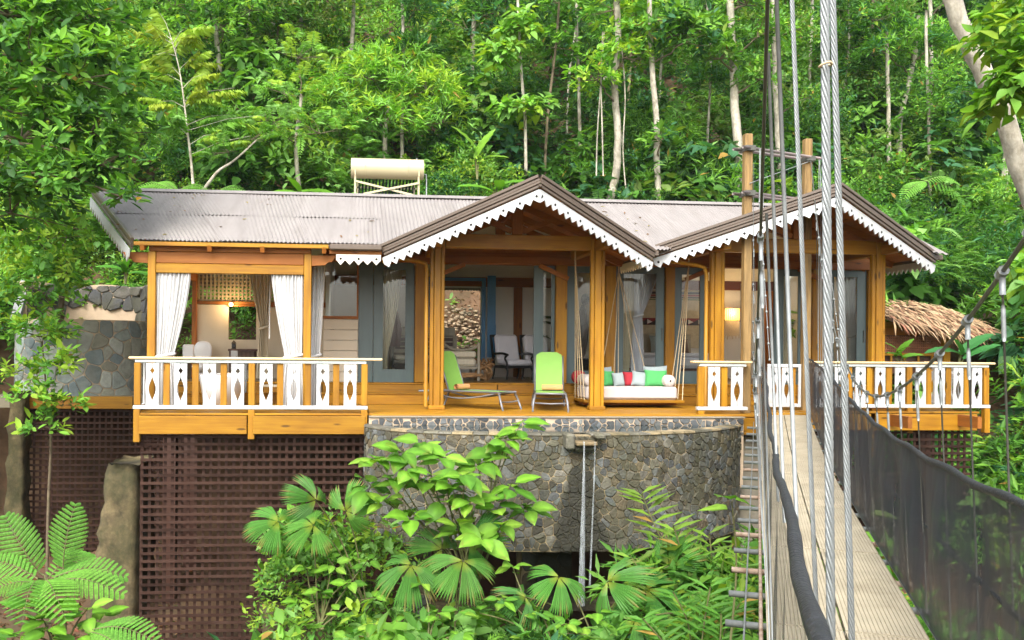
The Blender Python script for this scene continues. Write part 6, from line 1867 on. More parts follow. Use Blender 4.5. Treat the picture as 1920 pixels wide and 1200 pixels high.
tree("forked white-barked tree in the forest right of the steel cables", [(19.294, 13.5, 7.365), (19.199, 13.5, 9.06), (19.426, 13.5, 10.199), (19.769, 13.5, 11.721), (19.876, 13.5, 13.048)], 0.10, 0.07,
     [((19.127, 13.0, 12.094), (1.1, 0.9, 0.6), 60), ((18.476, 13.2, 11.577), (0.9, 0.8, 0.5), 45), ((20.144, 13.2, 11.92), (0.8, 0.7, 0.5), 40)], 'long', [G_MID, G_BLUE, G_LIT], size=0.95)
tree("short pale trunk beside the forked tree", [(18.673, 13.2, 7.293), (18.614, 13.2, 9.344), (18.56, 13.2, 10.927), (18.508, 13.2, 12.324)], 0.075, 0.06, [((17.955, 13.0, 12.603), (0.9, 0.8, 0.6), 50)], 'broad', [G_DARK, G_MID], size=1.0)
tree("ivy-hung thin tree near the edge of the forest on the right", [(19.241, 11.8, 6.153), (19.183, 11.8, 8.295), (19.086, 11.8, 10.614), (19.03, 11.8, 12.575)], 0.06, 0.045,
     [((19.124, 11.5, 9.109), (0.6, 0.5, 0.8), 50), ((19.151, 11.5, 10.171), (0.7, 0.6, 0.4), 35), ((19.764, 11.6, 8.089), (0.45, 0.4, 0.5), 22)], 'small', [G_LIT, G_MID], size=1.3)
tree("grey-barked tree in deep shade right of the roof", [(18.9, 14.5, 8.125), (18.793, 14.5, 10.841), (18.838, 14.5, 14.728)], 0.09, 0.08, [((18.094, 14.2, 10.347), (0.9, 0.8, 0.7), 55), ((19.297, 14.4, 13.544), (1.1, 0.9, 0.8), 60)], 'small', [G_MID, G_OLIVE], size=1.4, bark=bark_d)
tree("dead-straight pale trunk at the dark right side of the forest", [(20.883, 10.5, 4.955), (20.902, 10.5, 6.846), (20.96, 10.5, 8.394), (20.791, 10.5, 10.795)], 0.10, 0.08, [((20.11, 10.3, 9.343), (0.9, 0.8, 0.7), 45)], 'broad', [G_DARK, G_BLUE], size=1.0)
for lab, pts in (("pair of hanging lianas left of the pale-barked tree", [((7.394, 10.2, 6.447), (7.415, 10.2, 7.753), (7.502, 10.2, 9.225), (7.609, 10.4, 10.93)), ((7.582, 10.1, 6.433), (7.536, 10.1, 7.896), (7.517, 10.2, 9.389), (7.659, 10.4, 10.932))]),
                 ("thin liana hanging right of the pale-barked tree", [((8.333, 10.2, 5.98), (8.221, 10.2, 7.286), (8.303, 10.3, 8.952), (8.2, 10.4, 10.624))])):
    t = thing("liana", lab, "liana", pts[0][0])
    for p in pts:
        mb = MB(); mb.tube(catmull([V(q) - V(pts[0][0]) for q in p], 6), 0.022, 6); mb.build("stem", bark_w, t, smooth=True)

# further slim trunks scattered upslope
rgt = np.random.default_rng(19)
marks = [(-0.19, "the yellow sapling"), (0.035, "the water tank"), (0.2, "the middle gable"), (0.33, "the roof valley"), (0.44, "the bridge tower"), (0.53, "the end gable"), (0.66, "the thatched hut")]
spots = sorted((rgt.uniform(0.02, 0.72) if i % 4 else rgt.uniform(-0.2, 0.05), rgt.uniform(11.5, 18)) for i in range(17))
near_ = [min(marks, key=lambda m: abs(m[0] - f))[1] for f, _ in spots]
for i, (f, y) in enumerate(spots):
    k_ = near_[:i].count(near_[i]); tot = near_.count(near_[i])
    where = "" if tot == 1 else ["first", "second", "third", "fourth", "fifth", "sixth", "seventh"][k_] + " from left "
    lab = "slim %s tree, %s leaf tufts, %sabove %s" % ("pale" if i % 3 else "brown", ["broad", "fine", "narrow"][i % 3], where, near_[i])
    x = f * (y + 17); z = hgt(x, y); H = rgt.uniform(6, 9); lx = rgt.normal(0, 0.35)
    r = rgt.uniform(0.04, 0.085)
    tp = [(x, y, z - 0.2), (x + lx * 0.2, y, z + H * 0.35), (x + lx * 0.7 + rgt.normal(0, 0.1), y, z + H * 0.7), (x + lx, y, z + H)]
    lum = [((x + lx * 0.8 + rgt.normal(0, 0.5), y - 0.3, z + H * q), (rgt.uniform(0.5, 0.9), 0.6, rgt.uniform(0.35, 0.6)), 34) for q in (0.62, 0.78, 0.95)]
    tree(lab, tp, r, r * 0.7, lum, ['broad', 'small', 'long'][i % 3], [[G_MID, G_LIT], [G_LIT, G_PALE], [G_MID, G_DARK, G_BLUE]][i % 3], bark=bark_w if i % 3 else bark_d, group="slim forest trees upslope", size=0.95, seed=500 + i)

# yellow-green sapling with hanging pinnate leaves
def sapling():
    trunk = [(-4.534, 9.2, 5.731), (-4.615, 9.2, 6.56), (-4.71, 9.2, 7.238), (-4.807, 9.2, 8.066), (-4.948, 9.2, 8.967), (-5.162, 9.2, 9.789)]
    base = V(trunk[0]); t = thing("sapling", "yellow-green sapling with tiers of drooping pinnate leaves behind the roof", "sapling", base)
    P = catmull([V(p) - base for p in trunk], 5)
    mb = MB(); mb.tube(P, [0.042 - 0.03 * i / (len(P) - 1) for i in range(len(P))], 8); mb.build("trunk", bark_w, t, smooth=True)
    lb = LB(31); lm = MB()
    pos = [(-6.089, 9.559999999999999, 10.409), (-5.567, 9.549999999999999, 10.655), (-4.669, 8.75, 9.999), (-5.805, 8.78, 9.772), (-5.758, 9.45, 9.394), (-4.444, 9.36, 9.338), (-5.647, 9.299999999999999, 8.821), (-4.258, 8.979999999999999, 8.775), (-5.052, 9.25, 9.659), (-5.343, 9.25, 9.044), (-4.826, 9.219999999999999, 9.809), (-4.596, 8.84, 8.199), (-5.448, 9.09, 8.015), (-3.377, 9.049999999999999, 8.449), (-4.089, 9.35, 8.282), (-5.996, 9.6, 7.37), (-3.586, 9.549999999999999, 7.815), (-2.489, 9.19, 7.758), (-3.818, 9.1, 7.165), (-5.119, 8.94, 7.313), (-2.883, 8.729999999999999, 7.032), (-5.368, 8.719999999999999, 7.548)]
    for k in range(len(pos)):
        e = V(pos[k]) - base
        q = min(P, key=lambda p: (p - (e + V((0, 0, -0.25)))).length)
        lm.tube([q, q + (e - q) * 0.5 + V((0, 0, 0.10)), e], [0.010, 0.007, 0.004], 5)
        n = 3
        C = np.array([q + (e - q) * f for f in (0.35, 0.6, 0.15)])
        D = np.array([np.array(e - q) + lb.rg.normal(0, 0.25, 3) + np.array((0, 0, 0.25)) for _ in range(n)])
        lb.sprays(C, D, (0.8, 1.15), 13, 0.36, [G_YEL, (0.28, 0.36, 0.03)] if k < 14 else [G_YEL, G_LIT, G_PALE], droop=0.30, hang=0.95, ratio=0.28)
    lm.build("branch", bark_w, t, smooth=True); link("crown", lb.mesh("crown"), t)
sapling()
tree("leaning grey branchy shrub just above the roof ridge", [(-4.282, 8.6, 5.231), (-3.808, 8.6, 5.938), (-3.301, 8.6, 6.322), (-2.691, 8.6, 6.903)], 0.05, 0.02,
     [((-2.845, 8.4, 6.853), (0.6, 0.5, 0.35), 14), ((-3.422, 8.4, 6.498), (0.5, 0.4, 0.3), 10), ((-2.136, 8.6, 7.247), (0.7, 0.5, 0.4), 16)], 'pinnate', [G_PALE, G_LIT], name="shrub", cat="shrub", size=0.9)
tree("bright rounded tree with whorled narrow leaves above the water tank", [(1.052, 12.0, 6.452), (0.989, 12.0, 7.814), (1.113, 12.0, 9.182)], 0.09, 0.06,
     [((0.589, 11.6, 9.558), (1.3, 1.0, 0.8), 90), ((2.261, 11.4, 9.222), (1.0, 0.9, 0.8), 70), ((-0.405, 11.6, 8.687), (1.0, 0.9, 0.8), 60), ((1.355, 11.9, 10.182), (1.1, 0.9, 0.6), 70), ((0.924, 11.2, 8.127), (1.4, 0.9, 0.8), 80), ((2.755, 11.2, 8.183), (0.8, 0.7, 0.8), 45)], 'long', [G_PALE, G_LIT, G_YEL], size=0.95)
tree("light green bushy tree with fern-like sprays left of the water tank", [(-1.644, 10.5, 5.953), (-1.735, 10.5, 7.233), (-1.589, 10.5, 8.68)], 0.07, 0.05,
     [((-1.964, 10.2, 8.585), (1.0, 0.8, 0.7), 30), ((-1.003, 10.0, 7.458), (1.1, 0.8, 0.7), 34), ((-2.563, 10.0, 7.569), (0.9, 0.8, 0.6), 28), ((-1.685, 10.6, 9.831), (0.9, 0.8, 0.7), 26)], 'pinnate', [G_LIT, G_YEL, G_PALE], size=1.0)
tree("olive round-crowned tree at the upper edge left of centre", [(-1.932, 15.0, 8.786), (-1.952, 15.0, 11.023), (-1.874, 15.0, 12.705)], 0.1, 0.07,
     [((-1.939, 14.6, 12.189), (1.6, 1.3, 1.1), 120), ((-2.842, 14.6, 11.418), (1.0, 0.9, 0.8), 60), ((-1.22, 14.8, 12.845), (1.2, 1.0, 0.9), 80)], 'small', [G_OLIVE, G_MID], size=1.5)
tree("dark leafy tree at the upper edge above the sapling", [(-4.357, 14.0, 8.114), (-4.556, 14.0, 10.619), (-4.748, 14.0, 12.405)], 0.1, 0.07,
     [((-4.332, 13.6, 11.566), (1.4, 1.1, 1.0), 80), ((-5.716, 13.6, 10.983), (1.2, 1.0, 0.9), 70), ((-3.488, 13.8, 12.383), (1.3, 1.0, 0.9), 80), ((-5.94, 13.8, 12.459), (1.2, 1.0, 0.9), 60)], 'broad', [G_MID, G_DARK, G_LIT], size=1.1)
tree("dense dark tree at the upper edge above the middle gable", [(4.212, 16.0, 8.818), (4.285, 16.0, 11.558), (4.366, 16.0, 13.518)], 0.1, 0.08,
     [((4.126, 15.6, 12.588), (1.5, 1.2, 1.2), 90), ((4.503, 15.4, 10.804), (1.2, 1.0, 0.9), 60), ((5.322, 15.8, 13.483), (1.2, 1.0, 1.0), 60)], 'broad', [G_DARK, G_BLUE, G_MID], size=1.1)

# ---- banana-like plants behind the ridge
def paddle_mesh(L, Wd, tint, bend=0.35, name="leaf"):
    mb = MB(); nu, nv = 10, 6
    def f(u, v):
        a = 2 * v - 1
        w_ = Wd / 2 * (math.sin(math.pi * min(1, u * 0.94 + 0.05)) ** 0.55)
        z = -bend * L * u * u + 0.10 * Wd * abs(a) + 0.015 * math.sin(u * 30) * abs(a)
        return (L * u, a * w_, z)
    mb.grid(f, nu, nv)
    me = mb.mesh(name, leaf_gloss, True, tint=tint)
    return me
def orient(o, base, d, up=(0, -0.4, 1), s=1.0):
    d = V(d).normalized(); u = V(up); y = u.cross(d).normalized(); z = d.cross(y)
    m = Matrix((d, y, z)).transposed().to_4x4()
    o.matrix_basis = Matrix.Translation(base) @ m @ Matrix.Scale(s, 4)
def paddle_plant(label, base, leaves, tint, name="banana_plant", cat="banana plant", L=1.1, Wd=0.38):
    b = V(base); t = thing(name, label, cat, b)
    me = paddle_mesh(L, Wd, tint); me2 = paddle_mesh(L, Wd * 1.1, tuple(c * 0.8 for c in tint), 0.55)
    for i, (d, s, h) in enumerate(leaves):
        root = V((rnd.uniform(-.1, .1), rnd.uniform(-.1, .1), h))
        mb = MB(); mb.tube([V((0, 0, -0.1)), root * 0.6, root], [0.03, 0.022, 0.012], 6); mb.build("stalk", stem_m, t, smooth=True)
        o = link("leaf", me if i % 2 else me2, t); orient(o, root, d, s=s)
    return t
paddle_plant("broad-leaved banana plant behind the slope of the middle gable", (3.986, 8.2, 5.358), [((0.5, -0.3, 0.35), 1.0, 0.25), ((-0.6, -0.2, 0.25), 0.9, 0.2), ((0.9, -0.1, 0.12), 0.8, 0.3), ((-0.1, -0.6, 0.3), 0.8, 0.2)], (0.10, 0.26, 0.02))
paddle_plant("pale banana leaf standing above the gable near the water tank", (3.616, 9.4, 6.202), [((-0.25, -0.3, 0.9), 1.0, 0.5), ((0.3, -0.2, 0.9), 0.9, 0.5), ((0.7, -0.3, 0.5), 0.8, 0.4)], (0.17, 0.34, 0.03))
paddle_plant("banana clump behind the left end of the ridge", (-1.491, 8.0, 5.155), [((0.6, -0.4, 0.3), 0.9, 0.15), ((-0.7, -0.3, 0.2), 0.8, 0.15), ((0.9, 0.1, 0.25), 0.8, 0.2), ((-0.2, -0.6, 0.5), 0.7, 0.2)], (0.12, 0.30, 0.02))
paddle_plant("low glossy plant above the broken stone wall", (-5.822, 6.9, 2.822), [((-0.7, -0.3, 0.5), 0.6, 0.2), ((0.5, -0.5, 0.5), 0.6, 0.2), ((0.8, -0.2, 0.3), 0.6, 0.15), ((-0.2, -0.6, 0.6), 0.6, 0.2), ((0.1, -0.5, 0.8), 0.5, 0.2)], (0.09, 0.28, 0.03), "leafy_plant", "plant")
paddle_plant("broad-leaved plant beyond the bedroom railing below the thatch", (13.786, 2.6, 0.801), [((-0.9, -0.3, 0.5), 0.75, 0.3), ((0.8, -0.2, 0.9), 0.8, 0.3), ((-0.3, -0.4, 0.9), 0.6, 0.3), ((0.5, -0.3, 0.5), 0.7, 0.2)], (0.05, 0.20, 0.05), "leafy_plant", "plant")
paddle_plant("small bright plant growing behind the railing by the last porch post", (11.805, 1.6, 0.811), [((-0.5, -0.3, 0.9), 0.42, 0.25), ((0.4, -0.3, 0.9), 0.45, 0.25), ((0.7, -0.2, 0.5), 0.4, 0.2), ((-0.8, -0.2, 0.5), 0.4, 0.2), ((0.1, -0.5, 0.8), 0.35, 0.25)], (0.14, 0.34, 0.03), "leafy_plant", "plant")
paddle_plant("house plant with dark leaves in the lounge behind the slate door", (4.595, 3.2, 0.722), [((-0.8, -0.2, 0.8), 0.42, 0.9), ((-0.5, -0.3, 0.4), 0.4, 0.6), ((0.6, -0.3, 0.7), 0.4, 0.8), ((-0.6, 0.1, 0.2), 0.45, 1.1)], (0.018, 0.05, 0.012), "house_plant", "plant", L=0.9, Wd=0.42)

# ---- the big dark tree leaning in on the left
tree("big dark-leaved tree leaning in front of the left roof end", [(-10.6, 0.6, hgt(-10.6, 0.6)), (-10.2, 0.4, 1.5), (-9.6, 0.2, 3.6), (-9.0, 0.0, 5.6), (-8.4, -0.2, 7.2)], 0.22, 0.10,
     [((-5.721, -0.3, 6.147), (1.5, 1.2, 1.0), 120), ((-4.802, -0.6, 5.806), (1.1, 0.9, 0.7), 80), ((-5.823, -0.5, 4.769), (1.3, 1.0, 0.9), 110), ((-4.64, -0.5, 4.898), (1.0, 0.8, 0.6), 85), ((-5.309, -0.8, 3.932), (0.9, 0.7, 0.45), 70), ((-4.343, -0.9, 4.261), (0.45, 0.4, 0.3), 30), ((-6.204, 0.0, 7.09), (1.2, 1.0, 0.8), 90), ((-5.269, 0.0, 7.032), (1.2, 1.0, 0.7), 85), ((-6.101, -0.2, 3.495), (1.0, 0.9, 0.7), 70), ((-3.973, -1.0, 3.7), (0.22, 0.2, 0.14), 8)],
     'broad', [G_MID, G_DARK, G_MID, G_LIT], bark=bark_d, name="overhanging_tree", size=1.0)
tree("bushy tree filling the gap left of the pavilion roof", [(-6.437, 3.6, 1.224), (-6.388, 3.6, 2.164), (-6.454, 3.6, 3.102)], 0.08, 0.05,
     [((-6.776, 3.2, 3.401), (1.1, 0.9, 0.8), 90), ((-6.231, 3.6, 3.694), (0.7, 0.7, 0.7), 55), ((-6.742, 2.8, 2.342), (1.0, 0.8, 0.7), 80), ((-6.163, 3.4, 2.855), (0.5, 0.5, 0.5), 35), ((-6.989, 2.6, 1.436), (0.9, 0.8, 0.7), 65)], 'broad', [G_LIT, G_YEL, G_MID], bark=bark_d, size=0.85)
tree("young tree with yellow-green shoots in front of the stone shower", [(-5.997, 1.6, hgt(-5.997, 1.6) - 0.1), (-5.988, 1.6, -2.172), (-5.95, 1.6, -0.689), (-5.996, 1.5, 0.164), (-6.074, 1.4, 1.216)], 0.035, 0.015,
     [((-6.09, 1.2, 1.422), (0.55, 0.4, 0.22), 26), ((-5.683, 1.2, 0.752), (0.42, 0.35, 0.22), 22), ((-6.179, 1.2, 0.179), (0.4, 0.35, 0.2), 16), ((-5.576, 1.2, -0.026), (0.35, 0.3, 0.22), 14), ((-5.974, 1.2, -0.442), (0.35, 0.3, 0.2), 12), ((-6.625, 1.6, 0.578), (0.4, 0.4, 0.25), 14)], 'broad', [G_LIT, G_YEL, G_MID], bark=bark_d, name="young_tree", size=0.8)

# ---- leaning white trunk and hanging leaves on the right
tree("leaning white mossy trunk crossing the upper right corner", [(11.232, -3.5, 2.373), (10.63, -3.5, 3.844), (10.106, -3.5, 5.138), (9.597, -3.5, 6.129), (9.216, -3.5, 7.037)], 0.155, 0.125,
     [((9.114, -5.2, 5.608), (0.42, 0.4, 0.5), 40), ((9.045, -5.2, 4.646), (0.34, 0.3, 0.42), 34), ((9.043, -5.4, 4.955), (0.3, 0.3, 0.5), 26)], 'big', [G_LIT, G_YEL, (0.14, 0.34, 0.02)], name="leaning_tree", size=0.55, limbs=False)

# ---- banks beside the cottage
def bank(name, label, spots, seed):
    lb = LB(seed)
    for (c, r, k, st, tn, sz) in spots: lb.lump(c, r, k, st, tn, size=sz)
    return struct(link(name, lb.mesh(name)), "stuff", label)
rg = np.random.default_rng(5)
sp = []
for i in range(58):
    x = rg.uniform(-16, -8.3); y = rg.uniform(1.5, 8)
    sp.append(((x, y, hgt(x, y) + rg.uniform(0.2, 2.6)), (0.9, 0.8, 0.8), 44, rg.choice(['broad', 'broad', 'small', 'long']), tone(rg.choice([0, 1, 2, 5])), 0.95))
for i in range(16):
    x = rg.uniform(-8.2, -5.8); y = rg.uniform(7.2, 8.4)
    sp.append(((x, y, hgt(x, y) + rg.uniform(0.3, 1.6)), (0.7, 0.6, 0.6), 30, rg.choice(['broad', 'small']), tone(rg.choice([0, 1])), 0.9))
bank("terrace_bank_foliage", "leafy undergrowth on the bank beside the stone shower", sp, 61)
sp = []
for i in range(95):
    y = rg.uniform(1.2, 9); x = rg.uniform(12.6, 21) if y < 5.8 else rg.uniform(11.5, 22)
    zlim = 3.4 if y > 4.8 else (0.2 if x < 14.6 else 2.5)
    sp.append(((x, y, hgt(x, y) + rg.uniform(0.1, 1.0) * zlim), (0.85, 0.8, 0.75), 44, rg.choice(['broad', 'small', 'long', 'big', 'fern']), tone(rg.choice([0, 1, 2, 3, 5])), 0.95))
for i in range(46):
    x = rg.uniform(12.3, 17); y = rg.uniform(-4.5, 1.2)
    sp.append(((x, y, hgt(x, y) + rg.uniform(0.0, 0.5)), (0.45, 0.4, 0.35), 13, rg.choice(['broad', 'fern', 'long']), tone(rg.choice([0, 1, 5, 4])), 0.85))
bank("side_bank_foliage", "jungle plants on the bank beyond the bedroom deck", sp, 62)
sp = []
for i in range(120):
    x = rg.uniform(-1.6, 8.2); y = rg.uniform(-6.8, -3.3)
    top = interp([-2, 0.5, 2, 4, 5.5, 8], [-2.7, -2.1, -2.35, -2.75, -2.2, -2.0])(x) - 0.28 * (y + 6.8) * 0.6
    z = top - rg.uniform(0.0, 1.5) - 0.1
    if y > -4.3 and z > -2.6: z -= 0.9
    sp.append(((x, y, z), (0.5, 0.45, 0.42), 20, rg.choice(['broad', 'small', 'long', 'fern', 'big'], p=[0.42, 0.2, 0.16, 0.12, 0.1]), tone(rg.choice([0, 1, 2, 5])), 0.82))
for i in range(30):
    x = rg.uniform(-1.3, 0.7); y = rg.uniform(-3.2, -1.6)
    sp.append(((x, y, rg.uniform(-3.6, -1.9)), (0.35, 0.3, 0.35), 15, rg.choice(['broad', 'small']), tone(rg.choice([0, 1, 5])), 0.75))
for i in range(40):   # beyond the bridge, seen through the net
    t_, a_ = rg.uniform(3, 13), rg.uniform(1.5, 7)
    p = bp(t_, a_, 0)
    z = max(hgt(p.x, p.y) + 0.4, -2.6 - 0.05 * a_) + rg.uniform(-0.5, 0.35)
    sp.append(((p.x, p.y, z), (0.6, 0.6, 0.5), 26, rg.choice(['broad', 'long', 'fern', 'big']), tone(rg.choice([0, 2, 5, 1])), 0.95))
for i in range(26):   # left of the bridge, near
    x = rg.uniform(-7.5, -2.0); y = rg.uniform(-8.5, -4.0)
    sp.append(((x, y, interp([-8, -5.5, -4.2, -2], [-1.75, -2.2, -3.1, -4.2])(x) - rg.uniform(0.1, 1.0)), (0.5, 0.45, 0.4), 18, rg.choice(['broad', 'big']), tone(rg.choice([0, 2])), 0.9))
for i in range(34):
    x = rg.uniform(3.6, 7.6); y = rg.uniform(-5.6, -4.0)
    sp.append(((x, y, rg.uniform(-2.9, -1.9) + 0.12 * (x - 5)), (0.42, 0.38, 0.36), 18, rg.choice(['broad', 'long', 'big']), tone(rg.choice([0, 1, 5, 4])), 0.8))
bank("gully_foliage", "tangled green plants filling the gully below the pool", sp, 63)

# ---- broad-leaved shrub in front of the pool: every leaf a piece of its own
def leaf_mesh(tint, Wd=0.62, bend=0.25, name="leaf"):
    mb = MB(); nu, nv = 6, 4
    def f(u, v):
        a = 2 * v - 1
        w_ = Wd / 2 * (math.sin(math.pi * (u ** 0.75)) ** 0.85 if 0 < u < 1 else 0.0)
        return (u, a * w_, -bend * u * u + 0.16 * w_ * abs(a) + 0.012 * math.sin(u * 16) * abs(a))
    mb.grid(f, nu, nv)
    T_ = []
    for i in range(nu + 1):
        for j in range(nv + 1):
            k_ = 1.45 if j == nv // 2 else (0.88 if j in (0, nv) else 0.97 + 0.12 * ((i + j) % 2))
            c_ = np.array(tint) * k_ * rnd.uniform(0.9, 1.1)
            if i >= nu - 1 and rnd.random() < 0.25: c_ = c_ * 0.5 + np.array((0.16, 0.10, 0.03)) * 0.5
            T_.append(tuple(c_))
    return mb.mesh(name, leaf_gloss, True, tint=np.array(T_))
LEAVES = [leaf_mesh(t_, w_, b_) for t_, w_, b_ in (((0.13, 0.29, 0.025), 0.62, 0.25), ((0.14, 0.29, 0.03), 0.66, 0.35), ((0.075, 0.20, 0.02), 0.60, 0.2), ((0.18, 0.32, 0.035), 0.6, 0.15), ((0.09, 0.22, 0.02), 0.64, 0.45))]
def leaf_shrub(label, base, tips, Lr=(0.24, 0.36), per=7, name="broadleaf_shrub", seed=3, cat="shrub", wt=None):
    rg_ = random.Random(seed)
    b = V(base); t = thing(name, label, cat, b)
    st = MB()
    hub = V((0, 0, 0.55 * (V(tips[0]).z - b.z)))
    for k, tp_ in enumerate(tips):
        e = V(tp_) - b
        mid = e * 0.5 + V((0, 0.1, 0.1)) + V((rg_.uniform(-.1, .1), 0, 0))
        st.tube(catmull([V((rg_.uniform(-.05, .05), 0, 0)), mid, e], 6), [0.018 - 0.012 * i / 12 for i in range(13)], 6)
        for i in range(per):
            a = 2 * math.pi * i / per + rg_.uniform(-0.4, 0.4); el = rg_.uniform(-0.35, 0.5)
            d = V((math.cos(a) * math.cos(el), math.sin(a) * math.cos(el), math.sin(el)))
            root = e + d * 0.05 + V((0, 0, rg_.uniform(-0.12, 0.03)))
            o = link("leaf", LEAVES[rg_.randrange(len(LEAVES))], t)
            orient(o, root, d, (rg_.uniform(-.3, .3), rg_.uniform(-0.7, -0.1), 1), rg_.uniform(*Lr))
    st.build("stem", stem_m, t, smooth=True)
    return t
leaf_shrub("large bright broad-leaved shrub rising in front of the stone pool wall", (1.704, -4.4, -2.326),
           [(0.309, -4.3, -0.408), (0.642, -4.4, -0.641), (0.981, -4.3, -0.207), (0.702, -4.6, -0.284), (1.263, -4.5, -0.356), (1.356, -4.7, -0.673), (1.785, -4.4, -0.444), (2.002, -4.3, -0.23), (2.192, -4.3, -0.095), (2.4, -4.2, 0.086), (1.601, -4.8, -0.876), (2.0, -4.6, -1.023), (2.043, -4.8, -1.241), (1.444, -4.8, -1.236), (0.24, -4.2, -0.744), (1.044, -4.5, -0.665), (2.487, -4.4, -1.061), (1.759, -5.0, -1.378), (1.295, -4.6, -0.908), (0.463, -4.3, -0.916), (0.813, -4.7, -1.07), (1.513, -4.9, -0.536), (2.22, -4.6, -0.692), (0.8, -4.8, -0.404)], (0.26, 0.40), 8)
leaf_shrub("young shrub with oval leaves in front of the concrete block", (-0.433, -3.6, -2.985), [(-0.64, -3.5, -2.066), (-0.247, -3.6, -1.969), (-0.01, -3.7, -2.26), (-0.434, -3.7, -2.409), (0.263, -3.5, -1.998), (-0.742, -3.7, -2.482), (-0.12, -3.9, -2.667), (0.34, -3.8, -2.471), (-0.53, -3.4, -1.774)], (0.16, 0.25), 6, seed=8)
leaf_shrub("broad green leaves under the fern fronds", (-3.342, -6.2, -2.615), [(-3.646, -6.2, -1.871), (-3.349, -6.2, -1.783), (-3.019, -6.2, -1.881), (-3.401, -6.4, -2.059), (-3.049, -6.4, -2.126), (-3.75, -6.4, -2.112), (-2.921, -6.0, -2.066)], (0.22, 0.34), 6, seed=9, name="leafy_plant", cat="plant")
leaf_shrub("low leafy shrub beneath the waterfall", (2.613, -5.6, -2.758), [(2.401, -5.6, -2.209), (2.748, -5.6, -2.351), (2.211, -5.7, -2.412), (3.027, -5.6, -2.493), (1.934, -5.5, -2.026), (1.646, -5.6, -2.197), (2.159, -5.0, -1.739), (3.22, -5.4, -2.282)], (0.14, 0.24), 6, seed=10)
leaf_shrub("tangle of small-leaved shrub under the split palm leaves", (0.957, -5.8, -2.854), [(0.698, -5.6, -2.248), (1.102, -5.6, -2.188), (0.301, -5.4, -2.369), (1.352, -5.8, -2.398), (0.555, -5.8, -2.383), (-0.037, -5.4, -2.499), (0.927, -5.2, -1.884)], (0.15, 0.24), 6, seed=12)
leaf_shrub("spindly plant with two long hanging leaves beside the bridge", (4.575, -6.5, -2.492), [(4.544, -6.5, -0.639)], (0.40, 0.46), 3, seed=15, name="leafy_plant", cat="plant")

# ---- split fan palms (four drooping lobes per leaf)
def fan_mesh(tint, seed=0):
    rg_ = random.Random(seed)
    mb = MB()
    tn = []
    for lobe in range(4):
        c0 = R(-118 + lobe * 66 + rg_.uniform(-5, 5)); half = R(26)
        nseg = 11
        dr = rg_.uniform(0.30, 0.55)
        for i in range(nseg):
            a0, a1 = c0 - half + 2 * half * i / nseg, c0 - half + 2 * half * (i + 1) / nseg
            am = (a0 + a1) / 2
            Rl = 1.0 - 0.10 * abs((i + 0.5) / nseg - 0.5) * 2 + rg_.uniform(-0.03, 0.03)
            pts = []
            for rr in (0.04, 0.35, 0.62, 0.80):
                z = -dr * rr ** 2
                for a, up in ((a0, 0.0), (am, 0.022), (a1, 0.0)):
                    pts.append((rr * Rl * math.cos(a), rr * Rl * math.sin(a) * (0.9 if rr > 0.5 else 1), z + up * (0.3 + rr)))
            tip = (Rl * math.cos(am), Rl * math.sin(am) * 0.9, -dr * 1.05 - 0.06 * rg_.random())
            k = len(mb.v)
            mb.v += pts + [tip]
            for r_ in range(3):
                b = k + r_ * 3
                mb.f += [(b, b + 1, b + 4, b + 3), (b + 1, b + 2, b + 5, b + 4)]
            b = k + 9
            mb.f += [(b, b + 1, k + 12), (b + 1, b + 2, k + 12)]
            sh_ = rg_.uniform(0.85, 1.15)
            body = tuple(c * sh_ for c in tint)
            yel = (0.28, 0.33, 0.05)
            brown = (0.30, 0.20, 0.07) if rg_.random() < 0.3 else body
            tn += [yel] * 3 + [body] * 6 + [tuple(0.7 * a + 0.3 * b for a, b in zip(body, brown))] * 3 + [brown]
    return mb.mesh("leaf", leaf_gloss, False, tint=np.array(tn))
FANS = [fan_mesh((0.075, 0.215, 0.035), 1), fan_mesh((0.095, 0.245, 0.04), 2), fan_mesh((0.06, 0.185, 0.035), 3)]
def fan_palm(label, base, leaves, seed=1):
    rg_ = random.Random(seed)
    b = V(base); t = thing("fan_palm", label, "palm", b)
    for (hub, size, d) in leaves:
        e = V(hub) - b
        mb = MB(); mb.tube(catmull([V((0, 0, 0)), e * 0.55 + V((0, 0.15, 0.18)), e], 6), [0.014 - 0.007 * i / 12 for i in range(13)], 6); mb.build("stalk", stem_m, t, smooth=True)
        o = link("leaf", FANS[rg_.randrange(3)], t); orient(o, e, d, (rg_.uniform(-.2, .2), -0.75, 0.75), size)
fan_palm("split-leaved fan palm in front of the tall lattice", (0.276, -3.2, -2.879), [((-1.051, -3.6, -1.398), 0.52, (-0.95, -0.1, 0.15)), ((-0.516, -3.5, -1.106), 0.50, (-0.5, -0.3, 0.5)), ((-0.532, -3.8, -1.417), 0.5, (-0.7, -0.3, -0.3)), ((-0.076, -3.3, -1.303), 0.50, (0.35, -0.2, 0.8))], 1)
fan_palm("split-leaved fan palm below the big shrub", (1.379, -5.0, -2.937), [((0.793, -5.1, -1.698), 0.58, (-0.35, -0.7, -0.45)), ((1.472, -5.2, -1.626), 0.56, (0.1, -0.7, -0.5)), ((1.634, -4.7, -1.477), 0.55, (0.5, -0.2, 0.6)), ((1.25, -4.6, -1.604), 0.5, (-0.6, 0.0, 0.3))], 2)
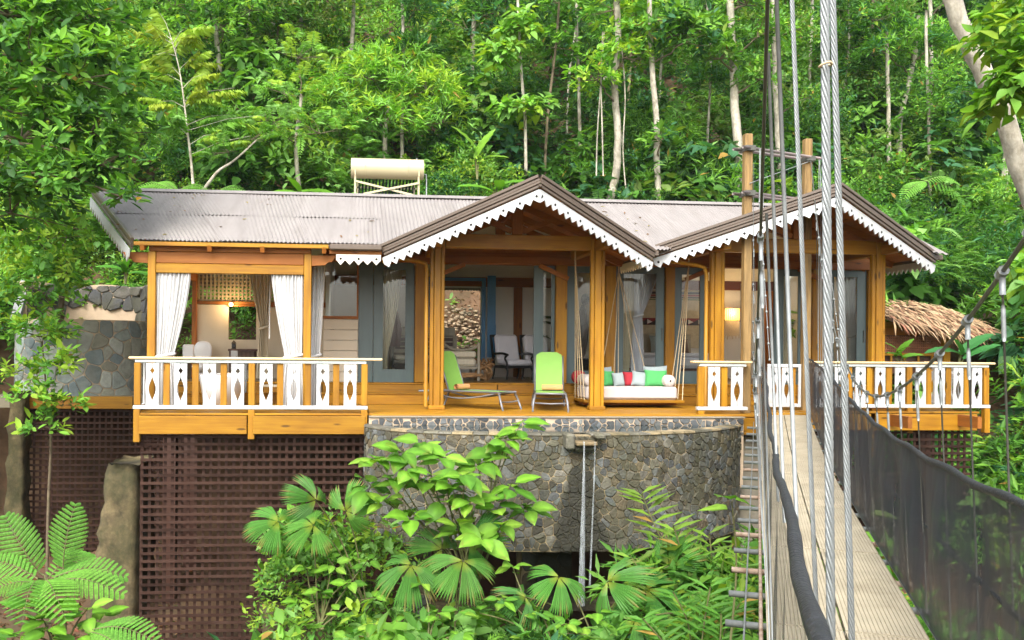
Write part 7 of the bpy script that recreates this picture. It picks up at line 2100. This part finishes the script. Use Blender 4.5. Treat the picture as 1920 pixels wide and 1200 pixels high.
fan_palm("split-leaved fan palm beneath the waterfall", (3.354, -5.2, -2.981), [((2.776, -5.1, -1.879), 0.50, (-0.2, -0.7, -0.5)), ((3.416, -5.2, -1.918), 0.60, (0.3, -0.4, 0.25)), ((4.007, -5.0, -2.087), 0.62, (0.75, -0.4, -0.15)), ((2.285, -5.3, -2.086), 0.45, (-0.5, -0.5, 0.2)), ((3.656, -5.6, -2.333), 0.5, (-0.2, -0.7, -0.3)), ((4.472, -5.5, -2.273), 0.55, (0.6, -0.5, 0.2)), ((4.468, -4.6, -1.863), 0.5, (0.3, -0.3, 0.7))], 3)

# ---- tree ferns lower left
def frond_mesh(tint, seed, pairs=15, wide=0.32):
    rg_ = np.random.default_rng(seed)
    lb = LB(seed)
    t = np.linspace(0.06, 0.985, pairs)
    ax = np.stack([t, 0 * t, 0.16 * np.sin(np.pi * t) - 0.10 * t ** 2], 1)
    for sg in (-1, 1):
        for i in range(pairs):
            wl = wide * (math.sin(math.pi * (0.10 + 0.86 * t[i])) ** 0.75)
            d = np.array((0.42, sg * 1.0, -0.16)); d /= np.linalg.norm(d)
            m = 15
            q = np.linspace(0.04, 0.97, m)
            pp = ax[i] + d * wl * q[:, None] + np.array((0, 0, -0.10)) * wl * (q ** 2)[:, None]
            side = np.cross(d, (0, 0, 1.0)); side /= np.linalg.norm(side)
            for s2 in (-1, 1):
                dd = np.tile(side * s2 + d * 0.55, (m, 1))
                ll = 0.027 * np.sin(np.pi * (0.16 + 0.78 * q)) ** 0.6 + 0.006
                lb.put(pp, dd, np.tile(np.array((0, 0, 1.0)), (m, 1)), ll, ll * 1.0, np.tile(np.array(tint), (m, 1)) * rg_.uniform(0.8, 1.2, (m, 1)), 'lance')
    return lb.mesh("frond", leaf_m)
FRONDS = [frond_mesh((0.12, 0.30, 0.04), 1), frond_mesh((0.15, 0.34, 0.045), 2, 16, 0.28)]
def fern(label, base, fr, seed=1):
    rg_ = random.Random(seed)
    b = V(base); t = thing("tree_fern", label, "fern", b)
    for (root, tip, up) in fr:
        p, q = V(root) - b, V(tip) - b
        L = (q - p).length
        o = link("frond", FRONDS[rg_.randrange(2)], t); orient(o, p, q - p, up, L)
        mb = MB(); mb.tube([(0, 0, 0), p * 0.6 + V((0, 0.05, 0.05)), p], 0.012, 6)
        pts = [p + (q - p) * u_ for u_ in (0, 0.5, 0.97)]
        mb.build("stalk", stem_m, t, smooth=True)
        d = (q - p).normalized(); y = V(up).cross(d).normalized(); z = d.cross(y)
        mb = MB(); mb.tube([p + d * L * u_ + z * L * (0.16 * math.sin(math.pi * u_) - 0.10 * u_ ** 2 - 0.004) for u_ in [k / 8 for k in range(9)]], [0.009 - 0.0008 * k for k in range(9)], 5); mb.build("midrib", stem_m, t, smooth=True)
U1, U2 = (0.1, -1, 0.3), (0, -0.55, 0.85)
fern("tree fern with upright fronds in the lower left corner", (-3.662, -5.6, -1.849),
     [((-3.518, -5.5, -1.602), (-3.398, -5.5, -0.816), U1), ((-3.824, -5.4, -1.669), (-4.256, -5.4, -0.96), U1), ((-3.631, -5.6, -1.687), (-2.77, -5.5, -1.644), U2), ((-3.63, -5.7, -1.725), (-2.715, -5.9, -1.743), U2), ((-3.755, -5.7, -1.659), (-4.477, -5.6, -1.45), U2), ((-3.691, -5.8, -1.698), (-4.218, -6.1, -1.705), U2), ((-3.662, -5.7, -1.693), (-3.166, -6.6, -1.823), U2), ((-3.725, -5.6, -1.718), (-3.624, -6.6, -1.815), U2), ((-3.695, -5.5, -1.711), (-3.355, -4.9, -1.489), U2)], 2)
fern("low yellow fern frond at the bottom edge beside the lattice", (-2.929, -6.4, -2.37), [((-2.902, -6.4, -2.068), (-2.142, -6.6, -2.127), U2), ((-2.931, -6.4, -2.098), (-2.334, -6.8, -2.305), U2)], 4)
fern("small ferns behind the left end of the roof ridge", (-4.895, 7.2, 4.99), [((-4.604, 7.1, 5.119), (-5.482, 6.9, 5.298), U2), ((-4.604, 7.1, 5.119), (-3.808, 6.8, 5.253), U2), ((-3.664, 7.2, 5.116), (-2.883, 7.0, 5.283), U2), ((-4.555, 7.2, 5.095), (-5.077, 7.4, 5.495), U2), ((-3.664, 7.2, 5.116), (-4.298, 6.9, 5.286), U2)], 5)
fern("dark tree fern hanging over the forest edge right of the gable", (16.702, 9.0, 6.379), [((17.212, 9.0, 6.311), (18.56, 8.8, 5.472), U2), ((17.212, 9.0, 6.311), (18.179, 8.8, 6.299), U2), ((17.212, 9.0, 6.311), (16.327, 8.8, 5.774), U2)], 6)

# ---- palm-like gingers right of the waterfall
def ginger(label, stems, tint, seed):
    b = V(stems[0][0]); t = thing("ginger_plant", label, "ginger", b)
    lb = LB(seed); st = MB()
    for pts, n, ll in [(s[:-2], s[-2], s[-1]) for s in stems]:
        P = catmull([V(p) - b for p in pts], 6)
        st.tube(P, 0.010, 6)
        m = len(P)
        for i in range(n):
            u_ = 0.18 + 0.82 * i / max(1, n - 1)
            q = P[min(m - 1, int(u_ * (m - 1)))]; d = (P[min(m - 1, int(u_ * (m - 1)) + 1)] - P[max(0, int(u_ * (m - 1)) - 1)]).normalized()
            s = V((1, -0.2, 0)) * (1 if i % 2 else -1)
            dd = np.array([s * 0.9 + d * 0.6 + V((0, rnd.uniform(-.4, .2), -0.05))])
            dry = rnd.random() < 0.12
            lb.put(np.array([q]), dd, np.array([(0.0, -0.6, 0.8)]), ll * rnd.uniform(0.8, 1.15), ll * 0.17, np.array([G_DRY if dry else np.array(tint) * rnd.uniform(0.75, 1.25)]), 'lance')
    st.build("stem", stem_m, t, smooth=True); link("leaves", lb.mesh("leaves"), t)
ginger("ginger with yellowish blade leaves beside the waterfall", [
    ((4.903, -4.4, -2.985), (4.696, -4.3, -2.092), (4.334, -4.3, -1.32), (4.158, -4.3, -0.898), 26, 0.42), ((4.903, -4.6, -2.921), (4.74, -4.6, -2.016), (4.517, -4.6, -1.301), 22, 0.40), ((4.672, -4.8, -2.926), (4.173, -4.8, -2.179), (3.829, -4.8, -1.66), 18, 0.36),
    ((5.021, -4.5, -2.955), (5.13, -4.5, -2.123), (5.085, -4.5, -1.439), 20, 0.40), ((4.936, -4.9, -2.824), (5.271, -4.9, -2.168), (5.396, -4.9, -1.654), 18, 0.36)], (0.17, 0.30, 0.03), 71)
ginger("dense clump of green blade-leaved ginger at the foot of the bridge", [
    ((4.284, -6.0, -2.856), (4.21, -6.0, -2.255), (4.015, -6.0, -1.853), 18, 0.34), ((4.313, -6.1, -2.821), (4.376, -6.1, -2.228), (4.454, -6.1, -1.766), 18, 0.34), ((4.491, -6.0, -2.861), (4.693, -6.0, -2.331), (4.883, -6.0, -1.999), 18, 0.34),
    ((4.072, -6.2, -2.78), (3.8, -6.2, -2.383), (3.563, -6.2, -2.117), 16, 0.34), ((4.477, -6.2, -2.789), (4.541, -6.2, -2.397), (4.551, -6.2, -2.069), 16, 0.32)], (0.09, 0.24, 0.03), 72)

# ---- leaf litter and stones on the bare slopes
lb = LB(91)
rg = np.random.default_rng(92)
def litter(n, x0, x1, y0, y1):
    P = np.zeros((n, 3)); P[:, 0] = rg.uniform(x0, x1, n); P[:, 1] = rg.uniform(y0, y1, n)
    P[:, 2] = [hgt(a, b) + 0.015 for a, b in P[:, :2]]
    d = rg.normal(0, 1, (n, 3)); d[:, 2] *= 0.25
    c = np.array([(0.20, 0.10, 0.045), (0.12, 0.06, 0.03), (0.28, 0.17, 0.08), (0.30, 0.09, 0.04), (0.06, 0.10, 0.02)])[rg.choice(5, n, p=[0.35, 0.3, 0.2, 0.07, 0.08])] * rg.uniform(0.6, 1.2, (n, 1))
    lb.put(P, d, np.tile(np.array((0, 0, 1.0)), (n, 1)) + rg.normal(0, 0.3, (n, 3)), rg.uniform(0.06, 0.17, n), rg.uniform(0.03, 0.07, n), c, 'oval')
litter(7000, -12, -3.0, -6, 4.5); litter(3500, 11.8, 18, -5, 5); litter(2500, 0, 7, 7.4, 10)
n = 44       # fallen leaves on the roof, thickest under the overhanging tree and in the valley
xs = np.concatenate([rg.uniform(-4.6, -1.5, 24), rg.uniform(-1.5, 0.5, 6), rg.uniform(5.2, 6.0, 14)])
ys = np.array([rg.uniform(max(-0.5, y_low(a) + 0.2), 2.4) for a in xs])
P = np.stack([xs, ys, [main_z(b) + 0.02 for b in ys]], 1)
d = rg.normal(0, 1, (n, 3)); d[:, 2] = d[:, 1] * RS
lb.put(P, d, np.tile(np.array((0, -RS, 1.0)), (n, 1)) + rg.normal(0, 0.15, (n, 3)), rg.uniform(0.06, 0.15, n), rg.uniform(0.03, 0.06, n), np.array([(0.20, 0.10, 0.045), (0.10, 0.06, 0.03), (0.25, 0.20, 0.05)])[rg.integers(3, size=n)], 'oval')
struct(link("leaf_litter", lb.mesh("leaf_litter")), "stuff", "brown dead leaves lying on the bare slopes")
mb, rt = MB(), []
for i in range(60):
    x, y = rg.uniform(-11.5, -7.9), rg.uniform(-2.5, 3.2)
    s = rg.uniform(0.06, 0.26); k = len(mb.v)
    mb.ball((x, y, hgt(x, y) + s * 0.1), (s * 1.4, s, s * 0.6), 9, 6)
    c = np.array((x, y, hgt(x, y)))
    mb.v[k:] = [tuple(c + (np.array(v) - c) * (1 + rg.normal(0, 0.08))) for v in mb.v[k:]]
    rt += [tuple(np.array((0.26, 0.20, 0.13)) * rg.uniform(0.6, 1.2))] * (len(mb.v) - k)
struct(mb.build("rubble", stone_m, tint=np.array(rt)), "stuff", "brown rubble on the littered slope below the shower terrace")

# ---- haze added to soften the far forest and lift its dark gaps
hz = MB(); hz.box(-62, 72, -41, 61.5, -9, 52)
m, t, p = new_mat("added_haze")
t.nodes.remove(p)
pv = t.nodes.new("ShaderNodeVolumePrincipled")
pv.inputs["Color"].default_value = (0.92, 0.96, 0.97, 1)
pv.inputs["Density"].default_value = 0.0003
pv.inputs["Anisotropy"].default_value = 0.2
t.links.new(pv.outputs[0], t.nodes["Material Output"].inputs["Volume"])
struct(hz.build("haze", m), "stuff", "thin added haze softening the forest")
